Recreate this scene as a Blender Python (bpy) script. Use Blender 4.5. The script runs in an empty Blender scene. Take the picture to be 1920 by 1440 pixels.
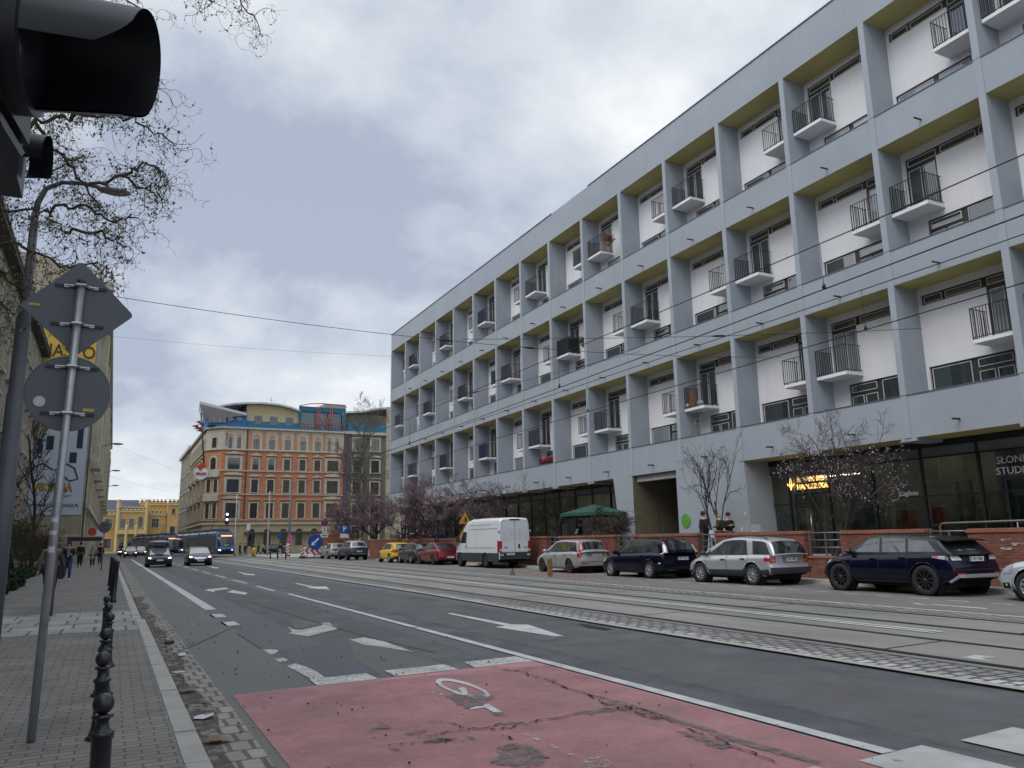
import bpy, bmesh, math, random
from mathutils import Vector, Matrix, Euler
random.seed(7)
R = math.radians
PI = math.pi
scn = bpy.context.scene
COL = scn.collection
rnd = random.random
def uni(a, b): return a + (b - a) * rnd()

# ------------------------------------------------------------------ materials
MATS = {}
def newmat(name):
    m = bpy.data.materials.new(name); m.use_nodes = True
    nt = m.node_tree
    return m, nt, nt.nodes, nt.links, nt.nodes['Principled BSDF']

def mat(name, col, rough=0.6, metal=0.0, var=0.12, scale=3.0, bump=0.0, bscale=40.0, spec=0.5, coat=0.0, emit=0.0, streak=0.0, trans=0.0):
    if name in MATS: return MATS[name]
    m, nt, N, L, b = newmat(name)
    b.inputs['Roughness'].default_value = rough
    b.inputs['Metallic'].default_value = metal
    b.inputs['Specular IOR Level'].default_value = spec
    b.inputs['Coat Weight'].default_value = coat
    b.inputs['Coat Roughness'].default_value = 0.04
    b.inputs['Transmission Weight'].default_value = trans
    c = (*col, 1)
    if var > 0:
        g = N.new('ShaderNodeNewGeometry')
        n1 = N.new('ShaderNodeTexNoise'); n1.inputs['Scale'].default_value = scale; n1.inputs['Detail'].default_value = 6; n1.inputs['Roughness'].default_value = .65
        L.new(g.outputs['Position'], n1.inputs['Vector'])
        r = N.new('ShaderNodeMapRange'); r.inputs[1].default_value = .3; r.inputs[2].default_value = .7
        r.inputs[3].default_value = 1 - var; r.inputs[4].default_value = 1 + var
        L.new(n1.outputs['Fac'], r.inputs[0])
        mul = N.new('ShaderNodeVectorMath'); mul.operation = 'SCALE'; mul.inputs[0].default_value = col
        L.new(r.outputs[0], mul.inputs['Scale'])
        out = mul.outputs[0]
        if streak > 0:
            mp = N.new('ShaderNodeMapping'); mp.inputs['Scale'].default_value = (3, 3, .12)
            L.new(g.outputs['Position'], mp.inputs['Vector'])
            n2 = N.new('ShaderNodeTexNoise'); n2.inputs['Scale'].default_value = 1.2; n2.inputs['Detail'].default_value = 5
            L.new(mp.outputs[0], n2.inputs['Vector'])
            r2 = N.new('ShaderNodeMapRange'); r2.inputs[1].default_value = .45; r2.inputs[2].default_value = .75
            r2.inputs[3].default_value = 1; r2.inputs[4].default_value = 1 - streak
            L.new(n2.outputs['Fac'], r2.inputs[0])
            m2 = N.new('ShaderNodeVectorMath'); m2.operation = 'SCALE'
            L.new(out, m2.inputs[0]); L.new(r2.outputs[0], m2.inputs['Scale']); out = m2.outputs[0]
        L.new(out, b.inputs['Base Color'])
    else:
        b.inputs['Base Color'].default_value = c
    if emit > 0:
        b.inputs['Emission Color'].default_value = c; b.inputs['Emission Strength'].default_value = emit
    if bump > 0:
        g2 = N.new('ShaderNodeNewGeometry')
        n3 = N.new('ShaderNodeTexNoise'); n3.inputs['Scale'].default_value = bscale; n3.inputs['Detail'].default_value = 4
        L.new(g2.outputs['Position'], n3.inputs['Vector'])
        bp = N.new('ShaderNodeBump'); bp.inputs['Strength'].default_value = bump; bp.inputs['Distance'].default_value = .02
        L.new(n3.outputs['Fac'], bp.inputs['Height']); L.new(bp.outputs[0], b.inputs['Normal'])
    MATS[name] = m
    return m

def brickmat(name, c1, c2, mortar, bw, bh, plane='XZ', msize=.012, rough=.85, var=.25, bump=.5, offset=.5, noise_col=None):
    """courses of brick, paving or stone laid in world metres on the given plane"""
    if name in MATS: return MATS[name]
    m, nt, N, L, b = newmat(name)
    b.inputs['Roughness'].default_value = rough
    g = N.new('ShaderNodeNewGeometry')
    s = N.new('ShaderNodeSeparateXYZ'); L.new(g.outputs['Position'], s.inputs[0])
    c = N.new('ShaderNodeCombineXYZ')
    L.new(s.outputs[plane[0]], c.inputs[0]); L.new(s.outputs[plane[1]], c.inputs[1])
    # slight wobble so that courses are not ruler straight
    nz = N.new('ShaderNodeTexNoise'); nz.inputs['Scale'].default_value = 1.7; L.new(g.outputs['Position'], nz.inputs['Vector'])
    wob = N.new('ShaderNodeVectorMath'); wob.operation = 'MULTIPLY_ADD'
    wob.inputs[1].default_value = (min(bh * .5, .05), min(bh * .5, .05), 0); L.new(nz.outputs['Color'], wob.inputs[0]); L.new(c.outputs[0], wob.inputs[2])
    t = N.new('ShaderNodeTexBrick'); t.offset = offset
    t.inputs['Color1'].default_value = (*c1, 1); t.inputs['Color2'].default_value = (*c2, 1); t.inputs['Mortar'].default_value = (*mortar, 1)
    t.inputs['Scale'].default_value = 1.0; t.inputs['Brick Width'].default_value = bw; t.inputs['Row Height'].default_value = bh
    t.inputs['Mortar Size'].default_value = msize; t.inputs['Mortar Smooth'].default_value = .3
    L.new(wob.outputs[0], t.inputs['Vector'])
    n1 = N.new('ShaderNodeTexNoise'); n1.inputs['Scale'].default_value = 1.1; n1.inputs['Detail'].default_value = 8; n1.inputs['Roughness'].default_value = .7
    L.new(g.outputs['Position'], n1.inputs['Vector'])
    r = N.new('ShaderNodeMapRange'); r.inputs[1].default_value = .3; r.inputs[2].default_value = .7; r.inputs[3].default_value = 1 - var; r.inputs[4].default_value = 1 + var
    L.new(n1.outputs['Fac'], r.inputs[0])
    mul = N.new('ShaderNodeVectorMath'); mul.operation = 'SCALE'
    L.new(t.outputs['Color'], mul.inputs[0]); L.new(r.outputs[0], mul.inputs['Scale'])
    L.new(mul.outputs[0], b.inputs['Base Color'])
    bp = N.new('ShaderNodeBump'); bp.invert = True; bp.inputs['Strength'].default_value = bump; bp.inputs['Distance'].default_value = .01
    L.new(t.outputs['Fac'], bp.inputs['Height']); L.new(bp.outputs[0], b.inputs['Normal'])
    MATS[name] = m
    return m

def glass(name, tint=(.02, .025, .03), rough=.04, curtain=None, spec=.6):
    if name in MATS: return MATS[name]
    m = mat(name, curtain or tint, rough=rough, spec=1.0, var=.3, scale=1.3, coat=1.0)
    m.node_tree.nodes['Principled BSDF'].inputs['Coat IOR'].default_value = 1.65
    return m

# ------------------------------------------------------------------ mesh builder
class MB:
    def __init__(s): s.v = []; s.f = []; s.sm = []
    def add(s, vs, fs, smooth=False):
        o = len(s.v); s.v += [tuple(p) for p in vs]
        for f in fs: s.f.append([i + o for i in f]); s.sm.append(smooth)
        return s
    def box(s, x0, x1, y0, y1, z0, z1):
        x0, x1 = min(x0, x1), max(x0, x1); y0, y1 = min(y0, y1), max(y0, y1); z0, z1 = min(z0, z1), max(z0, z1)
        vs = [(x0, y0, z0), (x1, y0, z0), (x1, y1, z0), (x0, y1, z0), (x0, y0, z1), (x1, y0, z1), (x1, y1, z1), (x0, y1, z1)]
        return s.add(vs, [(0, 3, 2, 1), (4, 5, 6, 7), (0, 1, 5, 4), (1, 2, 6, 5), (2, 3, 7, 6), (3, 0, 4, 7)])
    def cbox(s, c, sx, sy, sz, rot=None):
        vs = []
        for dz in (-.5, .5):
            for dx, dy in ((-.5, -.5), (.5, -.5), (.5, .5), (-.5, .5)):
                p = Vector((dx * sx, dy * sy, dz * sz))
                if rot is not None: p = rot @ p
                vs.append(Vector(c) + p)
        return s.add(vs, [(0, 3, 2, 1), (4, 5, 6, 7), (0, 1, 5, 4), (1, 2, 6, 5), (2, 3, 7, 6), (3, 0, 4, 7)])
    def quad(s, *p): return s.add(p, [tuple(range(len(p)))])
    def prism(s, pts, d):
        """polygon pts (3-D, planar) extruded along vector d"""
        n = len(pts); d = Vector(d); a = [Vector(p) for p in pts]
        nn = Vector((0, 0, 0))
        for i in range(n): nn += a[i].cross(a[(i + 1) % n])
        if nn.dot(d) < 0: a = a[::-1]
        vs = a + [p + d for p in a]
        fs = [tuple(range(n))[::-1], tuple(range(n, 2 * n))] + [(i, (i + 1) % n, n + (i + 1) % n, n + i) for i in range(n)]
        return s.add(vs, fs)
    def tube(s, pts, r, n=8, cap=True, smooth=True):
        pts = [Vector(p) for p in pts]; k = len(pts)
        rs = r if isinstance(r, (list, tuple)) else [r] * k
        up = None; vs = []; fs = []
        for i, p in enumerate(pts):
            t = (pts[min(i + 1, k - 1)] - pts[max(i - 1, 0)])
            if t.length < 1e-9: t = Vector((0, 0, 1))
            t.normalize()
            if up is None:
                a = Vector((0, 0, 1)) if abs(t.z) < .9 else Vector((1, 0, 0))
                up = (a - t * a.dot(t)).normalized()
            else:
                up = (up - t * up.dot(t))
                up = up.normalized() if up.length > 1e-6 else t.orthogonal().normalized()
            w = t.cross(up)
            for j in range(n):
                an = 2 * PI * j / n
                vs.append(p + (up * math.cos(an) + w * math.sin(an)) * rs[i])
        for i in range(k - 1):
            for j in range(n):
                j2 = (j + 1) % n
                fs.append((i * n + j, i * n + j2, (i + 1) * n + j2, (i + 1) * n + j))
        s.add(vs, fs, smooth)
        if cap:
            o = len(s.v) - k * n
            s.f.append([o + j for j in range(n)][::-1]); s.sm.append(False)
            s.f.append([o + (k - 1) * n + j for j in range(n)]); s.sm.append(False)
        return s
    def lathe(s, prof, n=16, c=(0, 0, 0), axis='Z', smooth=True, cap=True):
        """prof: list of (r, h)"""
        vs = []; fs = []
        for r, h in prof:
            for j in range(n):
                a = 2 * PI * j / n; x, y = r * math.cos(a), r * math.sin(a)
                if axis == 'Z': p = (x, y, h)
                elif axis == 'Y': p = (y, h, x)
                else: p = (h, x, y)
                vs.append((p[0] + c[0], p[1] + c[1], p[2] + c[2]))
        k = len(prof)
        for i in range(k - 1):
            for j in range(n):
                j2 = (j + 1) % n
                fs.append((i * n + j, i * n + j2, (i + 1) * n + j2, (i + 1) * n + j))
        s.add(vs, fs, smooth)
        if cap:
            o = len(s.v) - k * n
            s.f.append([o + j for j in range(n)][::-1]); s.sm.append(False)
            s.f.append([o + (k - 1) * n + j for j in range(n)]); s.sm.append(False)
        return s
    def ball(s, c, r, n=12, m=8, sc=(1, 1, 1)):
        pr = [(r * math.sin(PI * i / m) + 1e-5, -r * math.cos(PI * i / m)) for i in range(m + 1)]
        o = len(s.v); s.lathe(pr, n, (0, 0, 0))
        for i in range(o, len(s.v)):
            x, y, z = s.v[i]; s.v[i] = (x * sc[0] + c[0], y * sc[1] + c[1], z * sc[2] + c[2])
        return s
    def grid(s, fn, nu, nv, smooth=True, closed=False):
        vs = [fn(i / nu, j / nv) for j in range(nv + 1) for i in range(nu + 1)]
        w = nu + 1
        return s.add(vs, [(j * w + i, j * w + i + 1, (j + 1) * w + i + 1, (j + 1) * w + i) for j in range(nv) for i in range(nu)], smooth)
    def xf(s, M, start=0):
        for i in range(start, len(s.v)): s.v[i] = tuple(M @ Vector(s.v[i]))
        return s
    def mesh(s, name, m=None):
        me = bpy.data.meshes.new(name); me.from_pydata(s.v, [], s.f)
        me.polygons.foreach_set('use_smooth', s.sm)
        if m is not None: me.materials.append(m)
        me.update()
        return me
    def build(s, name, m=None, parent=None, world=True, bevel=0.0):
        """link as ONE object; vertices are world metres (world=True) or local to the parent"""
        me = s.mesh(name, m)
        o = bpy.data.objects.new(name, me); COL.objects.link(o)
        if parent is not None:
            o.parent = parent
            if world:
                r = parent; off = Vector((0, 0, 0))
                while r is not None: off += r.location; r = r.parent
                o.location = -off
        if bevel > 0:
            bm = bmesh.new(); bm.from_mesh(me)
            es = [e for e in bm.edges if e.is_manifold and e.calc_face_angle(0) > .6]
            bmesh.ops.bevel(bm, geom=es, offset=bevel, segments=2, affect='EDGES', clamp_overlap=True)
            bm.to_mesh(me); bm.free(); me.update()
        return o

def fixn(o):
    bm = bmesh.new(); bm.from_mesh(o.data); bmesh.ops.recalc_face_normals(bm, faces=bm.faces); bm.to_mesh(o.data); bm.free()
    return o

def tag(o, label=None, cat=None, group=None, kind=None):
    if label: o['label'] = label
    if cat: o['category'] = cat
    if group: o['group'] = group
    if kind: o['kind'] = kind
    return o

def empty(name, loc=(0, 0, 0), rz=0.0, label=None, cat=None, group=None):
    o = bpy.data.objects.new(name, None); COL.objects.link(o)
    o.location = loc; o.rotation_euler = (0, 0, rz); o.empty_display_size = .2
    return tag(o, label, cat, group)

def copy_tree(o, parent=None):
    c = o.copy(); COL.objects.link(c); c.parent = parent
    for ch in list(o.children): copy_tree(ch, c)
    return c

def setmat(o, m):
    o.data = o.data.copy(); o.data.materials.clear(); o.data.materials.append(m)

def text_mb(s, size, depth=.01, align='CENTER', bold=0.0, sx=1.0, spacing=1.0):
    """lettering as an MB in the XZ plane facing -Y, centred on the origin"""
    cu = bpy.data.curves.new('t', 'FONT'); cu.body = s; cu.size = size; cu.extrude = depth / 2; cu.align_x = align; cu.align_y = 'CENTER'
    cu.offset = bold; cu.space_character = spacing; cu.resolution_u = 3
    ob = bpy.data.objects.new('t', cu); COL.objects.link(ob)
    dg = bpy.context.evaluated_depsgraph_get()
    me = bpy.data.meshes.new_from_object(ob.evaluated_get(dg))
    mb = MB()
    mb.add([(v.co.x * sx, -v.co.z, v.co.y) for v in me.vertices], [tuple(p.vertices) for p in me.polygons])
    bpy.data.objects.remove(ob); bpy.data.curves.remove(cu); bpy.data.meshes.remove(me)
    return mb

# ------------------------------------------------------------------ camera
FPX = 1469.9
def cam_axes(yaw, pitch, roll):
    f = Vector((math.sin(yaw) * math.cos(pitch), math.cos(yaw) * math.cos(pitch), math.sin(pitch)))
    r = Vector((math.cos(yaw), -math.sin(yaw), 0)); u = r.cross(f)
    return r * math.cos(roll) + u * math.sin(roll), -r * math.sin(roll) + u * math.cos(roll), f
cr, cu_, cf = cam_axes(R(26.748), R(11.268), R(-.997))
cam = bpy.data.cameras.new('camera'); camo = bpy.data.objects.new('camera', cam); COL.objects.link(camo)
cam.sensor_width = 36; cam.lens = 36 * FPX / 1920; cam.clip_end = 3000; cam.clip_start = .05
Mx = Matrix((cr, cu_, -cf)).transposed().to_4x4(); Mx.translation = (0, 0, 1.52)
camo.matrix_world = Mx
scn.camera = camo
scn.view_settings.view_transform = 'Standard'; scn.view_settings.look = 'None'; scn.view_settings.gamma = 1; scn.view_settings.use_curve_mapping = False
scn.view_settings.exposure = 0.1

# ------------------------------------------------------------------ world: broken overcast
w = bpy.data.worlds.new('World'); scn.world = w; w.use_nodes = True
N, L = w.node_tree.nodes, w.node_tree.links
bg = N['Background']
SUN_EL, SUN_AZ = R(52), R(250)      # azimuth clockwise from +Y
sky = N.new('ShaderNodeTexSky'); sky.sky_type = 'NISHITA'; sky.sun_disc = False; sky.sun_elevation = SUN_EL; sky.sun_rotation = SUN_AZ
tc = N.new('ShaderNodeTexCoord'); sp = N.new('ShaderNodeSeparateXYZ'); L.new(tc.outputs['Generated'], sp.inputs[0])
mz = N.new('ShaderNodeMath'); mz.operation = 'MAXIMUM'; mz.inputs[1].default_value = 0.0; L.new(sp.outputs['Z'], mz.inputs[0])
az = N.new('ShaderNodeMath'); az.operation = 'ADD'; az.inputs[1].default_value = .42; L.new(mz.outputs[0], az.inputs[0])
dx = N.new('ShaderNodeMath'); dx.operation = 'DIVIDE'; L.new(sp.outputs['X'], dx.inputs[0]); L.new(az.outputs[0], dx.inputs[1])
dy = N.new('ShaderNodeMath'); dy.operation = 'DIVIDE'; L.new(sp.outputs['Y'], dy.inputs[0]); L.new(az.outputs[0], dy.inputs[1])
cx = N.new('ShaderNodeCombineXYZ'); L.new(dx.outputs[0], cx.inputs[0]); L.new(dy.outputs[0], cx.inputs[1]); cx.inputs[2].default_value = 2.3
n1 = N.new('ShaderNodeTexNoise'); n1.inputs['Scale'].default_value = 2.0; n1.inputs['Detail'].default_value = 9; n1.inputs['Roughness'].default_value = .56; n1.inputs['Distortion'].default_value = .12
L.new(cx.outputs[0], n1.inputs['Vector'])
n2 = N.new('ShaderNodeTexNoise'); n2.inputs['Scale'].default_value = .55; n2.inputs['Detail'].default_value = 3; L.new(cx.outputs[0], n2.inputs['Vector'])
ad = N.new('ShaderNodeMath'); ad.operation = 'MULTIPLY_ADD'; ad.inputs[1].default_value = .5; L.new(n2.outputs['Fac'], ad.inputs[0]); L.new(n1.outputs['Fac'], ad.inputs[2])
rp = N.new('ShaderNodeValToRGB'); L.new(ad.outputs[0], rp.inputs[0])
e = rp.color_ramp.elements
e[0].position = .615; e[0].color = (.385, .432, .54, 1)
e[1].position = .91; e[1].color = (.95, .95, .95, 1)
x = rp.color_ramp.elements.new(.70); x.color = (.535, .582, .655, 1)
x = rp.color_ramp.elements.new(.79); x.color = (.675, .715, .76, 1)
# brighter, thinner cloud towards the hidden sun (behind and left of the street)
vd = N.new('ShaderNodeVectorMath'); vd.operation = 'DOT_PRODUCT'; vd.inputs[1].default_value = (math.sin(SUN_AZ) * math.cos(SUN_EL), math.cos(SUN_AZ) * math.cos(SUN_EL), math.sin(SUN_EL))
L.new(tc.outputs['Generated'], vd.inputs[0])
gl = N.new('ShaderNodeMapRange'); gl.inputs[1].default_value = .35; gl.inputs[2].default_value = 1; gl.inputs[3].default_value = 1; gl.inputs[4].default_value = 2.2; L.new(vd.outputs['Value'], gl.inputs[0])
sc2 = N.new('ShaderNodeVectorMath'); sc2.operation = 'SCALE'; L.new(rp.outputs['Color'], sc2.inputs[0]); L.new(gl.outputs[0], sc2.inputs['Scale'])
# thin share of clear sky light mixed into the cloud
skm = N.new('ShaderNodeVectorMath'); skm.operation = 'SCALE'; skm.inputs['Scale'].default_value = .012; L.new(sky.outputs[0], skm.inputs[0])
su = N.new('ShaderNodeVectorMath'); su.operation = 'ADD'; L.new(sc2.outputs[0], su.inputs[0]); L.new(skm.outputs[0], su.inputs[1])
L.new(su.outputs[0], bg.inputs['Color']); bg.inputs['Strength'].default_value = 1.0

sl = bpy.data.lights.new('sun', 'SUN'); sl.energy = 1.3; sl.angle = R(35); sl.color = (1, .97, .93)
so = bpy.data.objects.new('sun', sl); COL.objects.link(so)
d = Vector((math.sin(SUN_AZ) * math.cos(SUN_EL), math.cos(SUN_AZ) * math.cos(SUN_EL), math.sin(SUN_EL)))
so.rotation_euler = d.to_track_quat('Z', 'Y').to_euler()
ARROWS = [[(3.05, 15.61), (3.05, 14.89), (3.16, 14.81), (3.66, 15.36), (3.75, 15.89), (3.88, 15.79), (3.74, 14.57), (3.02, 13.73), (2.83, 14.39), (2.95, 14.62)], [(3.5, 12.88), (3.79, 13.02), (3.9, 12.34), (3.89, 10.93), (3.67, 11.76), (3.52, 12.09)]]
ARROWS2 = [[(2.96, 29.75), (3.16, 30.4), (3.83, 31.1), (3.8, 29.95), (3.21, 29.13), (3.13, 28.12)], [(3.48, 27.99), (3.84, 29.08), (3.9, 28.05), (4.0, 27.05), (3.8, 26.09)], [(3.83, 31.1), (3.8, 29.95), (3.81, 28.46), (3.75, 28.7)], [(6.48, 47.81), (6.63, 48.01), (6.58, 44.82), (6.82, 43.87), (6.54, 42.15), (6.15, 43.83), (6.39, 44.36)], [(6.48, 32.05), (6.63, 32.09), (6.6, 29.18), (6.98, 28.91), (6.61, 26.9), (6.17, 28.48), (6.41, 28.76)], [(6.39, 62.68), (6.59, 63.04), (6.58, 59.97), (6.83, 59.64), (6.37, 56.91), (6.23, 59.29), (6.42, 59.9)]]
ARROWS3 = [[(6.51, 16.19), (6.63, 16.25), (6.66, 13.39), (6.88, 13.17), (6.54, 11.28), (6.41, 11.36), (6.21, 13.17), (6.46, 13.25)]]
WORN = [[(2.08, 12.41), (2.22, 12.39), (2.28, 12.23), (2.17, 11.87), (2.1, 11.81), (2.1, 12.13)], [(2.07, 11.37), (2.19, 11.36), (2.21, 11.15), (2.11, 10.98), (2.07, 11.06)], [(2.09, 10.64), (2.23, 10.78), (2.29, 10.4), (2.32, 9.98), (2.3, 9.47), (2.14, 9.44)]]
BARS = [[(2.11, 9.43), (2.79, 9.49), (2.8, 9.02), (2.1, 8.98)], [(3.03, 9.55), (3.82, 9.62), (3.83, 9.16), (3.02, 9.09)], [(4.11, 9.64), (4.89, 9.74), (4.91, 9.23), (4.05, 9.17)]]
DARKP = [[(2.28, 12.23), (3.43, 12.88), (3.0, 10.72), (2.89, 9.31), (2.79, 9.49), (2.29, 9.51), (2.23, 10.78)]]
TANP = [[(3.52, 13.44), (3.77, 11.92), (3.85, 9.6), (3.04, 9.58), (2.91, 9.37), (3.0, 10.72), (3.41, 12.68)], [(3.41, 17.0), (3.98, 15.51), (3.77, 14.55), (3.75, 15.68), (3.08, 15.04)]]
RING = [[(3.45, 7.44), (3.41, 7.39), (3.37, 7.37), (3.34, 7.37), (3.3, 7.4), (3.27, 7.46), (3.25, 7.54), (3.22, 7.65), (3.21, 7.77), (3.21, 7.91), (3.21, 8.05), (3.22, 8.2), (3.24, 8.33), (3.27, 8.46), (3.31, 8.56), (3.35, 8.63), (3.39, 8.66), (3.43, 8.66), (3.47, 8.62), (3.51, 8.55), (3.53, 8.44), (3.55, 8.32), (3.56, 8.18), (3.56, 8.03), (3.55, 7.88), (3.54, 7.75), (3.51, 7.62), (3.48, 7.52)], [(3.44, 7.54), (3.41, 7.51), (3.39, 7.5), (3.36, 7.51), (3.34, 7.54), (3.32, 7.6), (3.3, 7.67), (3.28, 7.76), (3.27, 7.86), (3.26, 7.97), (3.26, 8.08), (3.27, 8.19), (3.28, 8.29), (3.3, 8.38), (3.32, 8.44), (3.35, 8.48), (3.37, 8.49), (3.4, 8.48), (3.43, 8.44), (3.45, 8.37), (3.47, 8.29), (3.49, 8.19), (3.5, 8.08), (3.5, 7.96), (3.5, 7.85), (3.49, 7.75), (3.48, 7.66), (3.46, 7.59)]]
BIKE = [[(3.34, 8.0), (3.4, 8.04), (3.41, 7.96), (3.3, 7.64), (3.25, 7.64), (3.31, 7.85), (3.31, 7.9)], [(3.27, 7.19), (3.28, 7.15), (3.23, 6.72), (3.16, 6.73), (3.18, 6.98), (3.02, 6.96), (3.08, 7.06), (3.2, 7.05)]]
FAINT = [[(3.02, 6.22), (3.06, 6.2), (3.06, 5.04), (3.01, 5.03)], [(3.07, 5.07), (3.24, 5.07), (3.15, 4.83), (3.02, 4.76), (2.93, 4.88)], [(2.9, 8.12), (3.02, 8.12), (3.1, 7.76), (3.07, 7.71)]]
GREY = [[(3.07, 7.73), (3.24, 7.68), (3.35, 7.53), (3.49, 7.39), (3.33, 7.23), (3.19, 7.06), (3.0, 7.01), (3.03, 7.16), (3.01, 7.27), (3.05, 7.43)], [(2.2, 6.36), (2.31, 6.48), (2.4, 6.45), (2.38, 6.35), (2.25, 6.31)], [(2.3, 6.13), (2.4, 6.17), (2.47, 6.1), (2.47, 6.01), (2.33, 5.99), (2.27, 6.06)], [(2.59, 6.08), (2.64, 6.07), (2.63, 5.93), (2.6, 5.9)], [(3.02, 6.32), (3.12, 6.33), (3.22, 6.29), (3.15, 6.21), (3.03, 6.26)], [(3.15, 6.75), (3.22, 6.71), (3.24, 6.6), (3.13, 6.58), (3.1, 6.66)], [(2.67, 5.64), (2.84, 5.67), (2.91, 5.54), (2.91, 5.37), (2.86, 5.19), (2.7, 5.06), (2.39, 5.24), (2.54, 5.38)]]
GREY2 = [[(4.2, 6.62), (4.41, 6.63), (4.4, 6.17), (4.39, 5.59), (4.39, 4.81), (4.42, 4.15), (4.33, 4.17), (4.27, 4.84), (4.29, 5.6), (4.26, 6.13)], [(4.1, 5.36), (4.19, 5.21), (4.16, 4.78), (4.05, 4.76), (4.04, 5.03)], [(3.87, 6.31), (4.19, 6.43), (4.16, 6.26), (3.82, 6.16)]]
GREY3 = [[(1.95, 6.6), (2.07, 6.74), (2.18, 6.9), (2.16, 6.75), (2.19, 6.63), (2.03, 6.62)], [(2.19, 6.36), (2.29, 6.44), (2.39, 6.44), (2.38, 6.35), (2.24, 6.31)], [(1.96, 6.06), (2.01, 6.05), (2.02, 5.93), (1.97, 5.92)]]
CRACK = [[(4.21, 9.05), (4.29, 8.92), (4.34, 8.68), (4.55, 8.71), (4.89, 8.73), (5.0, 8.69)], [(4.2, 8.82), (4.35, 8.65), (4.41, 8.5), (4.3, 8.25)], [(4.34, 8.51), (4.36, 8.18), (4.41, 7.9), (4.33, 7.62), (4.3, 7.38), (4.31, 7.12), (4.31, 6.88), (4.33, 6.72), (4.34, 6.6)], [(4.31, 6.96), (4.22, 6.67), (4.19, 6.51), (4.19, 6.27), (4.27, 6.22), (4.36, 6.34)], [(4.24, 6.45), (4.31, 6.38), (4.27, 6.22), (4.35, 6.18), (4.34, 6.03), (4.33, 5.85)], [(4.23, 6.1), (4.21, 5.92), (4.23, 5.76)], [(2.02, 6.11), (2.1, 6.08), (2.2, 6.07), (2.28, 6.03), (2.47, 6.02), (2.42, 6.06)], [(2.25, 6.23), (2.34, 6.2), (2.49, 6.26), (2.61, 6.24), (2.74, 6.26), (2.8, 6.24), (3.02, 6.31)], [(2.69, 6.52), (2.68, 6.3)], [(2.87, 6.19), (2.89, 6.13), (3.16, 6.18), (3.32, 6.24), (3.61, 6.25), (3.97, 6.35), (4.14, 6.3)], [(2.52, 6.68), (2.66, 6.57), (2.7, 6.46)], [(1.9, 6.09), (2.01, 6.12)], [(2.87, 5.94), (2.87, 5.79)]]
CRACK2 = [[(4.32, 5.84), (4.21, 5.24), (4.23, 5.09), (4.15, 4.74), (4.15, 4.51), (4.11, 4.28)], [(4.35, 7.88), (4.31, 7.42), (4.32, 6.9), (4.35, 6.71)], [(4.19, 6.3), (4.2, 5.93), (4.28, 5.72)]]
MID = [[(4.93, 51.06), (4.89, 47.48), (4.83, 44.85), (4.88, 40.19), (4.84, 38.02), (4.95, 33.74), (4.93, 31.24), (5.05, 27.66)]]
POT = [[(7.72, 12.78), (7.76, 12.48), (7.73, 11.67), (7.53, 11.61), (7.49, 12.14)], [(6.18, 11.65), (6.39, 11.51), (6.36, 11.11), (6.08, 10.95), (5.94, 11.2)]]
SEAM = [[(2.06, 14.89), (2.08, 13.63), (2.09, 12.56)], [(2.74, 25.3), (3.45, 22.9), (3.65, 17.49), (3.88, 12.98), (4.13, 10.72)], [(0.9, 12.65), (2.28, 16.42), (2.68, 16.26)]]
PARK = [[(15.9, 12.13), (16.01, 12.09), (15.67, 11.55), (15.66, 11.64)], [(16.04, 12.01), (16.04, 11.56), (15.98, 10.47), (15.82, 10.36), (15.89, 11.46)], [(15.85, 11.06), (15.65, 10.23)]]
TRI = [[(9.47, 6.61), (9.79, 6.63), (9.83, 6.34), (9.62, 6.45), (9.47, 6.23)], [(10.34, 6.69), (10.3, 6.41)]]
# ------------------------------------------------------------------ ground, road, tracks
def lerp_fn(tab):
    def f(y):
        if y <= tab[0][0]: return tab[0][1]
        for (a, b), (c, d_) in zip(tab, tab[1:]):
            if y <= c: return b + (d_ - b) * (y - a) / (c - a)
        return tab[-1][1] + (y - tab[-1][0]) * (tab[-1][1] - tab[-2][1]) / (tab[-1][0] - tab[-2][0])
    return f
NEAR = lerp_fn([(-8, 7.9), (12, 7.9), (22, 8.3), (45, 8.5), (86, 8.75), (150, 9.4)])
R1 = lerp_fn([(-8, 9.05), (6, 9.24), (12.4, 9.4), (25, 9.6), (39, 9.9), (86, 10.8), (120, 11.8), (160, 12.0)])
FAR = lerp_fn([(-8, 14.7), (15, 14.78), (24, 15.13), (45, 15.7), (86, 16.5), (160, 17.5)])
WALLX = lerp_fn([(-8, 20.8), (13, 20.9), (20, 21.05), (40, 21.6), (76, 22.4), (110, 23)])
def KERB(y): return WALLX(y) - .95
YS = [-8, -2, 2, 6, 9, 12.4, 15, 18, 22, 25, 30, 35, 39, 45, 52, 60, 70, 86, 100, 120, 150]

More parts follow.
